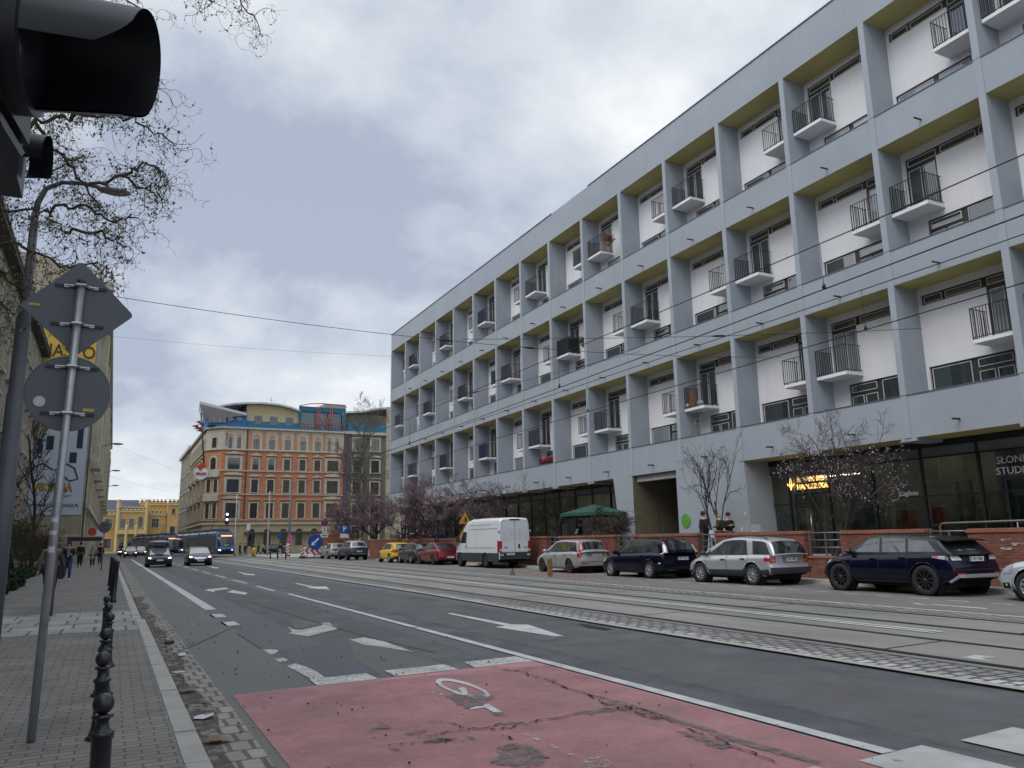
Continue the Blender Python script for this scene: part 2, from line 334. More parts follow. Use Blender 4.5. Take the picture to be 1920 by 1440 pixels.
def add_ramp_mat(name, c1, c2, c3, scale, rough=.8, bump=.7, bscale=55, stretch=(1, 1, 1), speck=.42):
    """worn asphalt or concrete: three tones in long blotches plus fine aggregate"""
    m, nt, N, L, b = newmat(name)
    b.inputs['Roughness'].default_value = rough
    g = N.new('ShaderNodeNewGeometry'); mp = N.new('ShaderNodeMapping'); mp.inputs['Scale'].default_value = stretch
    L.new(g.outputs['Position'], mp.inputs['Vector'])
    n = N.new('ShaderNodeTexNoise'); n.inputs['Scale'].default_value = scale; n.inputs['Detail'].default_value = 10; n.inputs['Roughness'].default_value = .70
    L.new(mp.outputs[0], n.inputs['Vector'])
    r = N.new('ShaderNodeValToRGB'); L.new(n.outputs['Fac'], r.inputs[0])
    r.color_ramp.elements[0].position = .36; r.color_ramp.elements[0].color = (*c1, 1)
    r.color_ramp.elements[1].position = .66; r.color_ramp.elements[1].color = (*c3, 1)
    e = r.color_ramp.elements.new(.5); e.color = (*c2, 1)
    f = N.new('ShaderNodeTexNoise'); f.inputs['Scale'].default_value = bscale; f.inputs['Detail'].default_value = 5; f.inputs['Roughness'].default_value = .75
    L.new(g.outputs['Position'], f.inputs['Vector'])
    mr = N.new('ShaderNodeMapRange'); mr.inputs[1].default_value = .3; mr.inputs[2].default_value = .7; mr.inputs[3].default_value = 1 - speck; mr.inputs[4].default_value = 1 + speck
    L.new(f.outputs['Fac'], mr.inputs[0])
    mu = N.new('ShaderNodeVectorMath'); mu.operation = 'SCALE'; L.new(r.outputs[0], mu.inputs[0]); L.new(mr.outputs[0], mu.inputs['Scale'])
    L.new(mu.outputs[0], b.inputs['Base Color'])
    rr = N.new('ShaderNodeMapRange'); rr.inputs[1].default_value = .35; rr.inputs[2].default_value = .7; rr.inputs[3].default_value = rough - .16; rr.inputs[4].default_value = rough + .1
    L.new(n.outputs['Fac'], rr.inputs[0]); L.new(rr.outputs[0], b.inputs['Roughness'])
    bp = N.new('ShaderNodeBump'); bp.inputs['Strength'].default_value = bump; bp.inputs['Distance'].default_value = .006
    L.new(f.outputs['Fac'], bp.inputs['Height']); L.new(bp.outputs[0], b.inputs['Normal'])
    MATS[name] = m
    return m

def paint_mat(name, col, wear=.42, scale=14, rough=.7, soft=.05, amax=1.0):
    """road paint worn through to the surface beneath it"""
    m, nt, N, L, b = newmat(name)
    b.inputs['Roughness'].default_value = rough
    g = N.new('ShaderNodeNewGeometry')
    n = N.new('ShaderNodeTexNoise'); n.inputs['Scale'].default_value = scale; n.inputs['Detail'].default_value = 9; n.inputs['Roughness'].default_value = .75
    L.new(g.outputs['Position'], n.inputs['Vector'])
    r = N.new('ShaderNodeMapRange'); r.inputs[1].default_value = wear - .03; r.inputs[2].default_value = wear + soft; r.inputs[4].default_value = amax
    L.new(n.outputs['Fac'], r.inputs[0]); L.new(r.outputs[0], b.inputs['Alpha'])
    n2 = N.new('ShaderNodeTexNoise'); n2.inputs['Scale'].default_value = 3; n2.inputs['Detail'].default_value = 6; L.new(g.outputs['Position'], n2.inputs['Vector'])
    r2 = N.new('ShaderNodeMapRange'); r2.inputs[1].default_value = .3; r2.inputs[2].default_value = .7; r2.inputs[3].default_value = .72; r2.inputs[4].default_value = 1.1; L.new(n2.outputs['Fac'], r2.inputs[0])
    mu = N.new('ShaderNodeVectorMath'); mu.operation = 'SCALE'; mu.inputs[0].default_value = col; L.new(r2.outputs[0], mu.inputs['Scale'])
    L.new(mu.outputs[0], b.inputs['Base Color'])
    MATS[name] = m
    return m

M_asph = add_ramp_mat('asphalt', (.098, .100, .111), (.126, .128, .136), (.158, .155, .147), .55, stretch=(1, .3, 1))
M_asph2 = add_ramp_mat('asphalt old', (.125, .123, .114), (.16, .157, .145), (.19, .184, .166), .5, stretch=(1, .35, 1))
M_dark = add_ramp_mat('asphalt patch', (.082, .085, .096), (.108, .111, .122), (.136, .138, .144), 1.5)
M_tan = add_ramp_mat('asphalt tan', (.115, .112, .10), (.135, .13, .115), (.16, .152, .13), 1.1)
M_conc = add_ramp_mat('track concrete', (.20, .194, .172), (.262, .252, .222), (.315, .302, .265), .7, stretch=(1, .25, 1))
M_conc2 = add_ramp_mat('track concrete grey', (.17, .168, .155), (.22, .213, .195), (.26, .25, .225), .8, stretch=(1, .25, 1))
M_red = add_ramp_mat('red surfacing', (.37, .195, .195), (.48, .22, .222), (.55, .28, .27), .8, speck=.22)
M_wht = paint_mat('road paint', (.62, .62, .60), .36)
M_wht2 = paint_mat('road paint worn', (.60, .59, .55), .355, 22, .7, .14)
M_wht3 = paint_mat('road paint faint', (.58, .56, .54), .55, 16)
M_bare = paint_mat('bare patch', (.20, .20, .195), .42, 16, .85, .2)
M_crack = mat('crack', (.02, .018, .018), .95, var=0)
M_rail = mat('rail steel', (.045, .042, .045), .35, metal=.6, var=.2)
M_groove = mat('rail groove', (.02, .019, .018), .9, var=.2)
M_setts = brickmat('granite setts', (.21, .205, .195), (.27, .26, .245), (.05, .048, .045), .24, .17, 'XY', .022, .8, .3, .9)
M_gutter = brickmat('gutter setts', (.26, .24, .205), (.33, .305, .265), (.13, .115, .095), .17, .30, 'XY', .02, .85, .38, .8)
M_gran = add_ramp_mat('kerb granite', (.35, .335, .30), (.42, .40, .36), (.48, .46, .415), 2.0, bscale=220, speck=.35)
M_pave = brickmat('pavement pavers', (.185, .175, .155), (.235, .222, .197), (.105, .098, .086), .21, .105, 'XY', .009, .85, .28, .5)
M_cob = brickmat('old stone slabs', (.30, .295, .28), (.38, .37, .345), (.13, .125, .11), .50, .88, 'XY', .024, .8, .3, .9, offset=.3)
M_soil = mat('soil', (.055, .045, .03), .95, var=.4, scale=6, bump=.6, bscale=20)
M_dirt = paint_mat('gutter dirt', (.115, .098, .075), .45, 4, .95, .15)

def strip(mb, fl, fr, ys, z, z2=None):
    v = []; f = []
    for y in ys:
        v.append((fl(y), y, z)); v.append((fr(y), y, z if z2 is None else z2))
    for i in range(len(ys) - 1): f.append((2 * i, 2 * i + 1, 2 * i + 3, 2 * i + 2))
    return mb.add(v, f)
K = lambda c: (lambda y: c)
OFF = lambda fn, c: (lambda y: fn(y) + c)

gr = MB().quad((-500, -150, -.02), (500, -150, -.02), (500, 700, -.02), (-500, 700, -.02)).build('ground', M_asph2); tag(gr, kind='structure')
road = strip(MB(), K(.70), NEAR, YS + [330], 0).build('road', M_asph); tag(road, kind='structure')
bed = strip(MB(), NEAR, FAR, YS, 0.0).build('tram_track_bed', M_conc2); tag(bed, kind='structure')
lane = strip(MB(), FAR, KERB, YS, 0.0).build('parking_lane', M_asph2); tag(lane, kind='structure')

def poly(pts, z): return [(x, y, z) for x, y in pts]
def jag(pts, s, k=5, seed=1):
    rj = random.Random(seed + int(pts[0][0] * 100)); out = []
    for (a, b), (c, d_) in zip(pts, pts[1:] + pts[:1]):
        l = math.hypot(c - a, d_ - b)
        for i in range(k): t = i / k; j = min(s, l * .22) * (0 if i == 0 else 1); out.append((a + (c - a) * t + rj.uniform(-j, j) * .5, b + (d_ - b) * t + rj.uniform(-j, j)))
    return out
def fan(mb, pts, z):
    bm = bmesh.new(); vs = [bm.verts.new((x, y, z)) for x, y in pts]
    f = bm.faces.new(vs); f.normal_update()
    if f.normal.z < 0: f.normal_flip()
    r = bmesh.ops.triangulate(bm, faces=[f]); bm.verts.index_update()
    mb.add([tuple(v.co) for v in bm.verts], [[v.index for v in f.verts] for f in bm.faces]); bm.free()
    return mb
# --- left carriageway: kerb side band, patches
strip(MB(), K(1.13), K(2.1), [-8, 4.1, 8.7, 12, 20, 40, 80, 150], .004).build('kerbside_asphalt', M_asph2, road)
fan(MB(), DARKP[0], .004).build('asphalt_patch', M_dark, road)
for p in TANP: fan(MB(), p, .004).build('asphalt_patch', M_tan, road)
fan(MB(), [(1.2, 3.0), (4.88, 3.0), (4.9, 9.25), (1.22, 8.92)], .008).build('red_bike_box', M_red, road)
m = MB()
strip(m, K(2.12), K(2.37), [20.8, 40], .004); strip(m, K(2.12), K(2.37), [40.4, 66], .004); strip(m, K(2.12), K(2.37), [66.5, 110], .004)
m.quad((2.05, 18.5, .004), (2.33, 18.5, .004), (2.33, 19.4, .004), (2.05, 19.4, .004)); m.quad((2.05, 16.45, .004), (2.33, 16.45, .004), (2.33, 17.3, .004), (2.05, 17.3, .004))
m.build('bike_lane_line', M_wht, road)
m = MB()
for p in WORN: fan(m, p, .008)
m.build('bike_lane_line', M_wht2, road)
strip(MB(), K(4.93), K(5.07), [4.12, 13.9], .012).build('lane_line', M_wht, road)
strip(MB(), K(4.93), K(5.07), [14, 25.6], .012).build('lane_line', M_wht, road)
for a, b in ((27.6, 31.3), (33.7, 37.8), (40.2, 44.6), (47.3, 51), (54, 58), (61, 65), (68, 72), (75, 79), (82, 86)):
    MB().quad((4.88, a, .004), (5.0, a, .004), (5.0, b, .004), (4.88, b, .004)).build('lane_dash', M_wht, road)
for p in BARS: fan(MB(), p, .012).build('stop_bar', M_wht2, road)
for x in (1.43, 2.5, 3.57, 4.64, 5.72, 6.79):
    fan(MB(), [(x, -1), (x + .72, -1), (x + .72, 4.13), (x, 4.08)], .013).build('crossing_bar', paint_mat('crossing paint', (.50, .50, .48), .33, 5), road)
for p in ARROWS: fan(MB(), p, .008).build('turn_arrow', M_wht2, road)
fan(MB(), ARROWS3[0], .008).build('lane_arrow', M_wht, road)
for p in ARROWS2[3:]: fan(MB(), p, .008).build('lane_arrow', M_wht, road)
m = MB()
for i, p in enumerate(ARROWS2[:3]): fan(m, p, .008 + i * .0005)
m.build('turn_arrow', M_wht, road)
# bike emblem: wheel ring, frame remains
m = MB(); n = len(RING[0])
m.add(poly(RING[0], .014) + poly(RING[1], .014), [(i, n + i, n + (i + 1) % n, (i + 1) % n) for i in range(n)])
for p in BIKE: fan(m, p, .0145)
m.build('bike_emblem', M_wht, road)
m = MB()
for p in FAINT: fan(m, p, .014)
m.build('bike_emblem', M_wht3, road)
m = MB()
for i, p in enumerate(GREY + GREY2): fan(m, jag(p, .045), .0165 + i * .0002)
for i, p in enumerate(GREY3[:1] + GREY3[2:]): fan(m, jag(p, .04), .0195 + i * .0002)
m.build('bare_patch', M_bare, road)
m = MB(); rq = random.Random(3)
for line in CRACK + CRACK2:
    pts = []
    for (a, b), (c, d_) in zip(line, line[1:]):
        k = 5
        for i in range(k):
            t = i / k; pts.append((a + (c - a) * t + rq.uniform(-.02, .02), b + (d_ - b) * t + rq.uniform(-.025, .025)))
    pts.append(line[-1])
    for (a, b), (c, d_) in zip(pts, pts[1:]):
        l = math.hypot(c - a, d_ - b) + 1e-6; nx, ny = -(d_ - b) / l, (c - a) / l; wd = rq.choice((.003, .004, .007, .012))
        m.quad((a - nx * wd, b - ny * wd, .021), (a + nx * wd, b + ny * wd, .021), (c + nx * wd * .7, d_ + ny * wd * .7, .021), (c - nx * wd * .7, d_ - ny * wd * .7, .021))
m.build('crack', M_crack, road)
m = MB()
for p in SEAM:
    for (a, b), (c, d_) in zip(p, p[1:]):
        m.quad((a - .012, b, .013), (a + .012, b, .013), (c + .012, d_, .013), (c - .012, d_, .013))
m.build('tar_seam', M_dark, road)
for i, p in enumerate(POT): fan(MB(), p, .006).build('pothole', [M_crack, M_dark][i], road)
# blotches and specks of dirt on the carriageway
m = MB()
for i in range(420):
    x, y = rq.uniform(.75, 5), rq.uniform(4, 22); s_ = rq.uniform(.004, .014)
    if x > 2.2 and rq.random() < .6: continue
    m.lathe([(s_, .012), (s_ * .6, .012 + s_ * .8)], 5, (x, y, 0.008))
m.build('grit', M_crack, road)
tag(road.children[-1], kind='stuff')

# worn lighter wheel tracks and stains in the through lane
M_worn = paint_mat('worn asphalt', (.19, .18, .155), .40, 1.1, .8, .4, .75); M_oil = paint_mat('oil stain', (.07, .07, .078), .45, 1.0, .7, .4, .6)
for a, b, mm in ((5.5, 7.3, M_worn), (7.3, 7.9, M_oil), (3.0, 4.6, M_worn), (5.1, 5.6, M_oil), (1.2, 2.0, M_oil)):
    strip(MB(), K(a), K(b), [2.5, 8.6, 14, 20, 30, 45, 70] if a > 5 else [9.7, 14, 20, 30, 45, 70], .0035).build('worn_surface', mm, road)
strip(MB(), K(1.205), K(4.87), [3.0, 8.92], .0095).build('tyre_grime', paint_mat('red grime', (.30, .215, .205), .42, 1.6, .85, .35, .6), road)
# --- tram bed
def bedpart(nm, a, b, z, mm, ys=YS): return strip(MB(), a, b, ys, z).build(nm, mm, bed)
bedpart('edge_kerb', OFF(NEAR, 0.0), OFF(NEAR, .14), .030, M_gran)
bedpart('white_edge_setts', OFF(NEAR, .14), OFF(NEAR, .42), .026, brickmat('painted setts', (.5, .49, .47), (.40, .39, .37), (.10, .095, .09), .26, .16, 'XY', .03, .8, .45, .8))
bedpart('sett_strip', OFF(NEAR, .42), OFF(R1, -.38), .022, M_setts)
bedpart('track_slab', OFF(R1, .05), OFF(R1, 1.43), .004, M_conc)
bedpart('track_slab', OFF(R1, 3.07), OFF(R1, 4.4), .004, M_conc2)
bedpart('sett_strip', OFF(R1, 4.75), FAR, .006, M_setts)
m = MB()
for o in (0, 1.46, 3.0, 4.46): strip(m, OFF(R1, o - .035), OFF(R1, o + .025), YS, .012)
m.build('rail', M_rail, bed)
m = MB()
for o in (0, 1.46, 3.0, 4.46): strip(m, OFF(R1, o + .027), OFF(R1, o + .075), YS, .009); strip(m, OFF(R1, o - .06), OFF(R1, o - .036), YS, .009)
strip(m, OFF(R1, -.40), OFF(R1, -.37), YS, .026)
for y in (7.6, 13.4, 19.6, 25.5, 31.5, 38):
    for o in (.09, 3.1):
        a = R1(y) + o; m.quad((a, y, .009), (a, y + .035, .009), (a + 1.3, y + .135, .009), (a + 1.3, y + .1, .009))
m.build('joint', M_groove, bed)
WY = [8.4, 12, 15, 22, 36, 60, 86, 110]
for o in (2.17, 2.36): strip(MB(), OFF(R1, o - .06), OFF(R1, o + .05), WY, .010).build('centre_line', M_wht, bed)
strip(MB(), OFF(FAR, -.08), OFF(FAR, .04), YS[2:], .012).build('edge_line', M_wht2, bed)
for p in TRI[:1]: fan(MB(), p, .010).build('worn_marking', M_wht2, bed)
# --- parking lane
for i in range(26):
    y = 9.6 + i * 1.02
    x = 17.12 + max(0, y - 11) * .042
    MB().quad((x, y, .004), (x + .09, y, .004), (x + .09 + .02, y + .5, .004), (x + .02, y + .5, .004)).build('bay_dash', M_wht2, lane)
for p in PARK[:2]: fan(MB(), p, .004).build('worn_marking', M_wht2, lane)
fan(MB(), [(16.6, 27.5), (18.5, 27.5), (18.6, 36), (16.8, 35)], .004).build('red_patch', paint_mat('red remains', (.25, .16, .14), .44, 2), lane)

# --- gutter, kerbs, pavements
g_ = strip(MB(), K(.70), K(1.13), [-8, 6, 10, 14, 20, 30, 150], .006).build('gutter', M_gutter); tag(g_, kind='structure')
strip(MB(), lambda y: .70, lambda y: .92 + .06 * math.sin(y * 1.7), [i * .5 - 2 for i in range(60)], .010).build('gutter_dirt', M_dirt, g_)
kb = MB(); y = -4.0
while y < 120:
    l = 1.0 if y < 40 else 4.0
    dx = .0 if y < 18 else -.06 - max(0, y - 20) * .002
    kb.box(.525 + dx, .70 + dx, y + .006, y + l - .006, -.05, .10 + rq.uniform(-.004, .004)); y += l
ko = kb.build('kerb', M_gran, bevel=.012); tag(ko, kind='structure')
pv = MB().quad((-3.6, -8, .092), (.53, -8, .092), (.53, 150, .092), (-3.6, 150, .092)).build('pavement', M_pave); tag(pv, kind='structure')
MB().quad((-3.4, 15.75, .096), (.525, 15.75, .096), (.525, 20.5, .096), (-3.4, 20.5, .096)).build('stone_slab_band', M_cob, pv)
m = MB()
for dy in (0, .55):
    pts = [(-2.4 + .5 * math.cos(t), 24 + dy + 3 * math.sin(t), .099) for t in [1.2 + i * .25 for i in range(13)]] + [(-1.2, 21.3, .099)]
    for a, b in zip(pts, pts[1:]): m.quad((a[0] - .03, a[1], a[2]), (a[0] + .03, a[1], a[2]), (b[0] + .03, b[1], b[2]), (b[0] - .03, b[1], b[2]))
m.build('tyre_mark', paint_mat('tyre mark', (.05, .048, .045), .38, 6), pv)
gd = MB().quad((-9, -8, .10), (-3.6, -8, .10), (-3.6, 86, .10), (-9, 86, .10)).build('planting_bed', M_soil); tag(gd, kind='structure')
m = MB()
for y0, y1 in zip(YS, YS[1:]):
    if y1 > 78: break
    m.add([(KERB(y0), y0, .11), (WALLX(y0), y0, .11), (WALLX(y1), y1, .11), (KERB(y1), y1, .11), (KERB(y0), y0, 0), (KERB(y1), y1, 0)], [(0, 1, 2, 3), (4, 0, 3, 5)])
rp_ = m.build('right_pavement', brickmat('right pavers', (.19, .185, .17), (.23, .22, .205), (.1, .095, .09), .35, .35, 'XY', .012, .85, .25, .4)); tag(rp_, kind='structure')
m = MB()
for y0, y1 in zip(YS, YS[1:]):
    if y1 > 78: break
    m.add([(KERB(y0) - .02, y0, 0), (KERB(y0) - .02, y0, .125), (KERB(y0) + .15, y0, .125), (KERB(y1) + .15, y1, .125), (KERB(y1) - .02, y1, .125), (KERB(y1) - .02, y1, 0)], [(0, 1, 4, 5)[::-1], (1, 2, 3, 4)])
rk = fixn(m.build('right_kerb', M_gran)); tag(rk, kind='structure')
TER = .75
m = MB()
for y0, y1 in zip(YS, YS[1:]):
    if y1 > 87: break
    m.add([(WALLX(y0) + .2, y0, TER), (31, y0, TER), (31, y1, TER), (WALLX(y1) + .2, y1, TER)], [(0, 1, 2, 3)])
te = m.build('terrace', brickmat('terrace pavers', (.2, .195, .185), (.24, .23, .22), (.1, .1, .095), .4, .4, 'XY', .012, .85, .2, .4)); tag(te, kind='structure')
# ------------------------------------------------------------------ long grey apartment block
M_grey = mat('grey render', (.322, .352, .386), .85, var=.07, scale=.35, bump=.15, bscale=60, streak=.035)
M_greyb = mat('grey render pillar', (.338, .370, .405), .85, var=.05, scale=.6, bump=.1, bscale=60, streak=.06)
M_olive = mat('olive soffit', (.46, .405, .165), .85, var=.10, scale=1.2)
M_white = mat('white render', (.76, .75, .755), .85, var=.05, scale=.8, bump=.1, bscale=50, streak=.05)
M_frame = mat('dark window frame', (.030, .030, .027), .55, var=.1)
M_sash = mat('pale sash', (.62, .62, .60), .5, var=.08)
M_cap = mat('ledge flashing', (.12, .145, .17), .5, metal=.3, var=.15)
M_iron = mat('black railing', (.018, .02, .024), .5, var=.1)
G_dark = glass('window glass')
G_dark2 = glass('window glass green', (.03, .042, .04))
G_cur = glass('curtained glass', curtain=(.20, .215, .225))
G_cur2 = glass('curtained glass pale', curtain=(.36, .38, .40))
GV = [G_dark, G_dark, G_dark2, G_dark2, G_dark, G_cur2, G_dark2, G_cur]

block = empty('apartment_block', (25, 40, 0), 0, 'long grey modernist apartment block with yellow soffits and small white balconies above shops', 'apartment block')
LEDGE = [6.34, 11.775, 17.21]; PITCH = 4.22; BAYH = 4.11; BW = 3.97
KK = list(range(-3, 14))
def bay_y(k): return 18.55 + PITCH * k
YN, YF = 5.6, 77.9
# core and bands
m = MB(); m.box(26.37, 40, YN, YF, 4.83, 22.9)
m.box(31.5, 40, YN, 31.2, 0, 4.83); m.box(31.5, 40, 35.5, YF, 0, 4.83)
m.build('wall', M_grey, block)
for z0, z1 in ((4.83, 6.34), (10.455, 11.775), (15.89, 17.21)):
    MB().box(25, 25.2, YN, YF, z0, z1).build('parapet_band', M_grey, block)
    MB().box(24.975, 25.225, YN, YF + .02, z1, z1 + .035).build('ledge_cap', M_cap, block)
MB().box(25, 26.37, YN, YF, 21.33, 23.16).build('roof_band', M_grey, block)
m = MB(); m.box(24.96, 25.3, YN, 38.6, 23.16, 23.21); m.box(24.96, 25.3, 43.2, YF + .03, 23.13, 23.19); m.box(25.3, 40, YN, YF, 22.95, 23.0)
m.build('roof_cap', M_cap, block)
for z in (10.45, 15.885, 21.325):
    MB().box(25.0, 26.36, YN, YF - .28, z - .004, z).build('soffit', M_olive, block)
m = MB()
for z in (4.9, 10.46, 15.895): m.box(25.2, 26.37, YN, YF - .27, z, z + .6)
m.build('loggia_floor', M_grey, block)
for k in KK + [14]:
    y = bay_y(k) - .25
    if k == 14: y = YF - .26
    m = MB()
    for z0, z1 in ((6.376, 10.45), (11.812, 15.885), (17.246, 21.325)): m.box(24.975, 26.37, y, y + .25, z0, z1)
    for z0, z1 in ((4.83, 6.34), (10.45, 11.775), (15.885, 17.21)): m.box(24.975, 24.999, y, y + .25, z0, z1)
    if k == 14: m = MB().box(24.975, 26.37, y, YF, 4.83, 21.325)
    m.build('pillar', M_greyb, block)

def mir(mb):
    mb.v = [(x, BW - y, z) for x, y, z in mb.v]; mb.f = [f[::-1] for f in mb.f]; return mb
def bay_wall():
    m = MB()
    def b(y0, y1, z0, z1): m.box(0, .12, y0, y1, z0, z1)
    b(0, BW, -.75, .15); b(0, .12, .15, 1.12); b(3.2, BW, .15, 1.12); b(0, BW, 1.12, 1.49)
    b(0, 2.56, 1.49, 3.455); b(3.82, BW, 1.49, 3.455); b(0, .12, 3.455, 3.835); b(3.82, BW, 3.455, 3.835); b(0, BW, 3.835, BAYH)
    return m
def sash(m, y0, y1, z0, z1, t=.022, x=.045):
    m.box(x, x + .03, y0, y1, z0, z0 + t); m.box(x, x + .03, y0, y1, z1 - t, z1)
    m.box(x, x + .03, y0, y0 + t, z0 + t, z1 - t); m.box(x, x + .03, y1 - t, y1, z0 + t, z1 - t)
def framed(y0, y1, z0, z1, cells, t=.06):
    """dark frame slab with holes is drawn as bars; cells: (y0,y1,z0,z1)"""
    fr = MB(); sa = MB(); pn = MB()
    fr.box(.075, .115, y0, y1, z0, z1)
    for c in cells:
        c = (c[0] + .025, c[1] - .025, c[2] + .02, c[3] - .025)
        sash(sa, *c); pn.quad((.068, c[0], c[2]), (.068, c[0], c[3]), (.068, c[1], c[3]), (.068, c[1], c[2]))
    return fr, sa, pn
W_bot = lambda: framed(.12, 3.2, .15, 1.12, [(.18, 1.70, .20, 1.07), (1.90, 3.14, .74, 1.07), (1.90, 2.50, .20, .64), (2.54, 3.14, .20, .64)])
W_top = lambda: framed(.12, 3.82, 3.455, 3.835, [(.18, .95, 3.49, 3.79), (1.02, 2.42, 3.49, 3.79), (2.56, 3.76, 3.49, 3.79)])
W_door = lambda: framed(2.56, 3.82, 1.49, 3.455, [(2.62, 3.17, 1.56, 3.36), (3.21, 3.76, 1.56, 3.36)])
def balcony_mb():
    s = MB().box(-.95, 0, 2.45, 3.93, 1.36, 1.49)
    r = MB(); x0, ya, yb, z0, z1 = -.92, 2.47, 3.91, 1.49, 2.58
    def bar(a, b, rr): r.tube([a, b], rr, 5, True, False)
    for z in (z0 + .07, z1):
        bar((x0, ya, z), (x0, yb, z), .016); bar((x0, ya, z), (0, ya, z), .016); bar((x0, yb, z), (0, yb, z), .016)
    n = 13
    for i in range(n + 1):
        y = ya + (yb - ya) * i / n; bar((x0, y, z0 + (.0 if i in (0, 6, n) else .07)), (x0, y, z1), .021 if i in (0, 6, n) else .0125)
    for yy in (ya, yb):
        for i in range(1, 8): x = x0 + .92 * i / 8; bar((x, yy, z0 + .07), (x, yy, z1), .0125)
    return s, r
PR = {}
for ty in 'LR':
    f = (lambda q: q) if ty == 'L' else mir
    PR[ty] = {'wall': f(bay_wall()).mesh('bay_wall', M_white)}
    for nm, w_ in (('window', W_bot()), ('ribbon_window', W_top()), ('balcony_door', W_door())):
        PR[ty][nm] = [f(w_[0]).mesh(nm, M_frame), f(w_[1]).mesh('sash', M_sash), f(w_[2]).mesh('pane', None)]
    s, r = balcony_mb(); PR[ty]['balcony'] = [f(s).mesh('balcony', M_white), f(r).mesh('railing', M_iron)]
def link(nm, me, parent, loc=(0, 0, 0)):
    o = bpy.data.objects.new(nm, me); COL.objects.link(o); o.parent = parent; o.location = loc; return o
PANE = {}
def pane_mesh(ty, nm, g):
    key = (ty, nm, g.name)
    if key not in PANE:
        me = PR[ty][nm][2].copy(); me.materials.clear(); me.materials.append(g); PANE[key] = me
    return PANE[key]
rb = random.Random(11)
M_blue = mat('blue screen', (.03, .065, .17), .8, var=.15); M_blk = mat('black netting', (.012, .016, .016), .8, var=.2)
M_net = mat('grey reed screen', (.09, .10, .12), .85, var=.3, scale=20)
for j in range(3):
    for k in KK:
        ty = 'L' if (j + k) % 2 == 0 else 'R'
        loc = (26.25 - 25, bay_y(k) - 40, LEDGE[j])
        link('bay_wall', PR[ty]['wall'], block, loc)
        for nm in ('window', 'ribbon_window', 'balcony_door'):
            o = link(nm, PR[ty][nm][0], block, loc); link('sash', PR[ty][nm][1], o)
            link('pane', pane_mesh(ty, nm, rb.choice(GV[:5] if nm == 'ribbon_window' else GV)), o)
        o = link('balcony', PR[ty]['balcony'][0], block, loc); link('railing', PR[ty]['balcony'][1], o)
        scr = {(1, 5): M_blk, (2, 8): M_blue, (0, 8): M_blue, (1, 8): M_blue, (2, 10): M_net, (1, 9): M_net, (0, 10): M_net, (2, 12): M_net, (1, 11): M_net, (0, 6): M_net, (1, 7): M_net, (2, 5): M_net}.get((j, k))
        if scr:
            b0, b1 = (2.49, 3.89) if ty == 'L' else (BW - 3.89, BW - 2.49)
            m = MB(); m.box(-.90, -.885, b0, b1, 1.56, 2.54)
            if scr is M_blk: m.box(-.885, -.1, b0, b0 + .012, 1.56, 2.54)
            so_ = m.build('screen', scr, o, world=False)
for (z, rows) in ((5.24, 0), (10.72, 1), (16.16, 2)):
    for k in KK:
        y = bay_y(k) - 2.1; MB().tube([(25.02, y, z), (24.62, y, z - .01)], .035, 6).build('drain_spout', M_iron, block)
m = MB()
for y in (22.6, 14.1, 10, 29.2, 37.6, 46): m.box(24.9975, 24.9995, y, y + .018, 4.84, 6.3)
m.build('render_joint', M_cap, block)

# --- ground floor
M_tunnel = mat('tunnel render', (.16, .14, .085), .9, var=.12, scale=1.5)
# wedge walls either side of the gateway
MB().prism([(25, 26.72, 4.83), (25, 26.42, .0), (25, 31.53, 0), (25, 31.53, 4.83)], (1.55, 0, 0)).build('ground_wall', M_grey, block)
MB().prism([(25, 35.28, 4.83), (25, 35.28, 0), (25, 36.45, 0), (25, 37.13, 4.83)], (1.55, 0, 0)).build('ground_wall', M_grey, block)
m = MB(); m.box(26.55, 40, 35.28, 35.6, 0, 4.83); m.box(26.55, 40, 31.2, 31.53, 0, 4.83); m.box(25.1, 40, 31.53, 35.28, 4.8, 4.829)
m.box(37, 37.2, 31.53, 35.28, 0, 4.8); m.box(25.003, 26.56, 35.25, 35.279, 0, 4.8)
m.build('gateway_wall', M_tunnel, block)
MB().box(25.25, 25.6, 31.54, 35.24, 4.5, 4.79).build('gateway_beam', mat('beam grey', (.5, .5, .48), .8), block)
MB().box(25.0, 26.55, YN, 26.7, 4.822, 4.829).build('soffit', M_olive, block)
MB().box(25.0, 26.55, 37.15, YF, 4.822, 4.829).build('soffit', M_olive, block)
for k in KK:
    y = bay_y(k) - .25
    if 25 < y < 38: continue
    MB().box(24.999, 26.4, y - .2, y + .45, 4.71, 4.821).build('cross_beam', M_grey, block)

def shopglass(name, col, refl=1.0):
    m, nt, N, L, b = newmat(name)
    N.remove(b); out = N['Material Output']
    t = N.new('ShaderNodeBsdfTransparent'); t.inputs[0].default_value = (*col, 1)
    gl = N.new('ShaderNodeBsdfGlossy'); gl.inputs['Roughness'].default_value = .02; gl.inputs['Color'].default_value = (.85, .88, .9, 1)
    fr = N.new('ShaderNodeFresnel'); fr.inputs['IOR'].default_value = 2.1
    mx = N.new('ShaderNodeMixShader'); L.new(fr.outputs[0], mx.inputs[0]); L.new(t.outputs[0], mx.inputs[1]); L.new(gl.outputs[0], mx.inputs[2])
    L.new(mx.outputs[0], out.inputs[0]); MATS[name] = m
    return m
G_shop = shopglass('shop glass', (.82, .86, .85))
M_alu = mat('dark shopfront frame', (.02, .022, .024), .4, metal=.2, var=.1)
M_frost = mat('frosted panel', (.15, .165, .165), .3, var=.15, scale=.7)
GX = 26.5
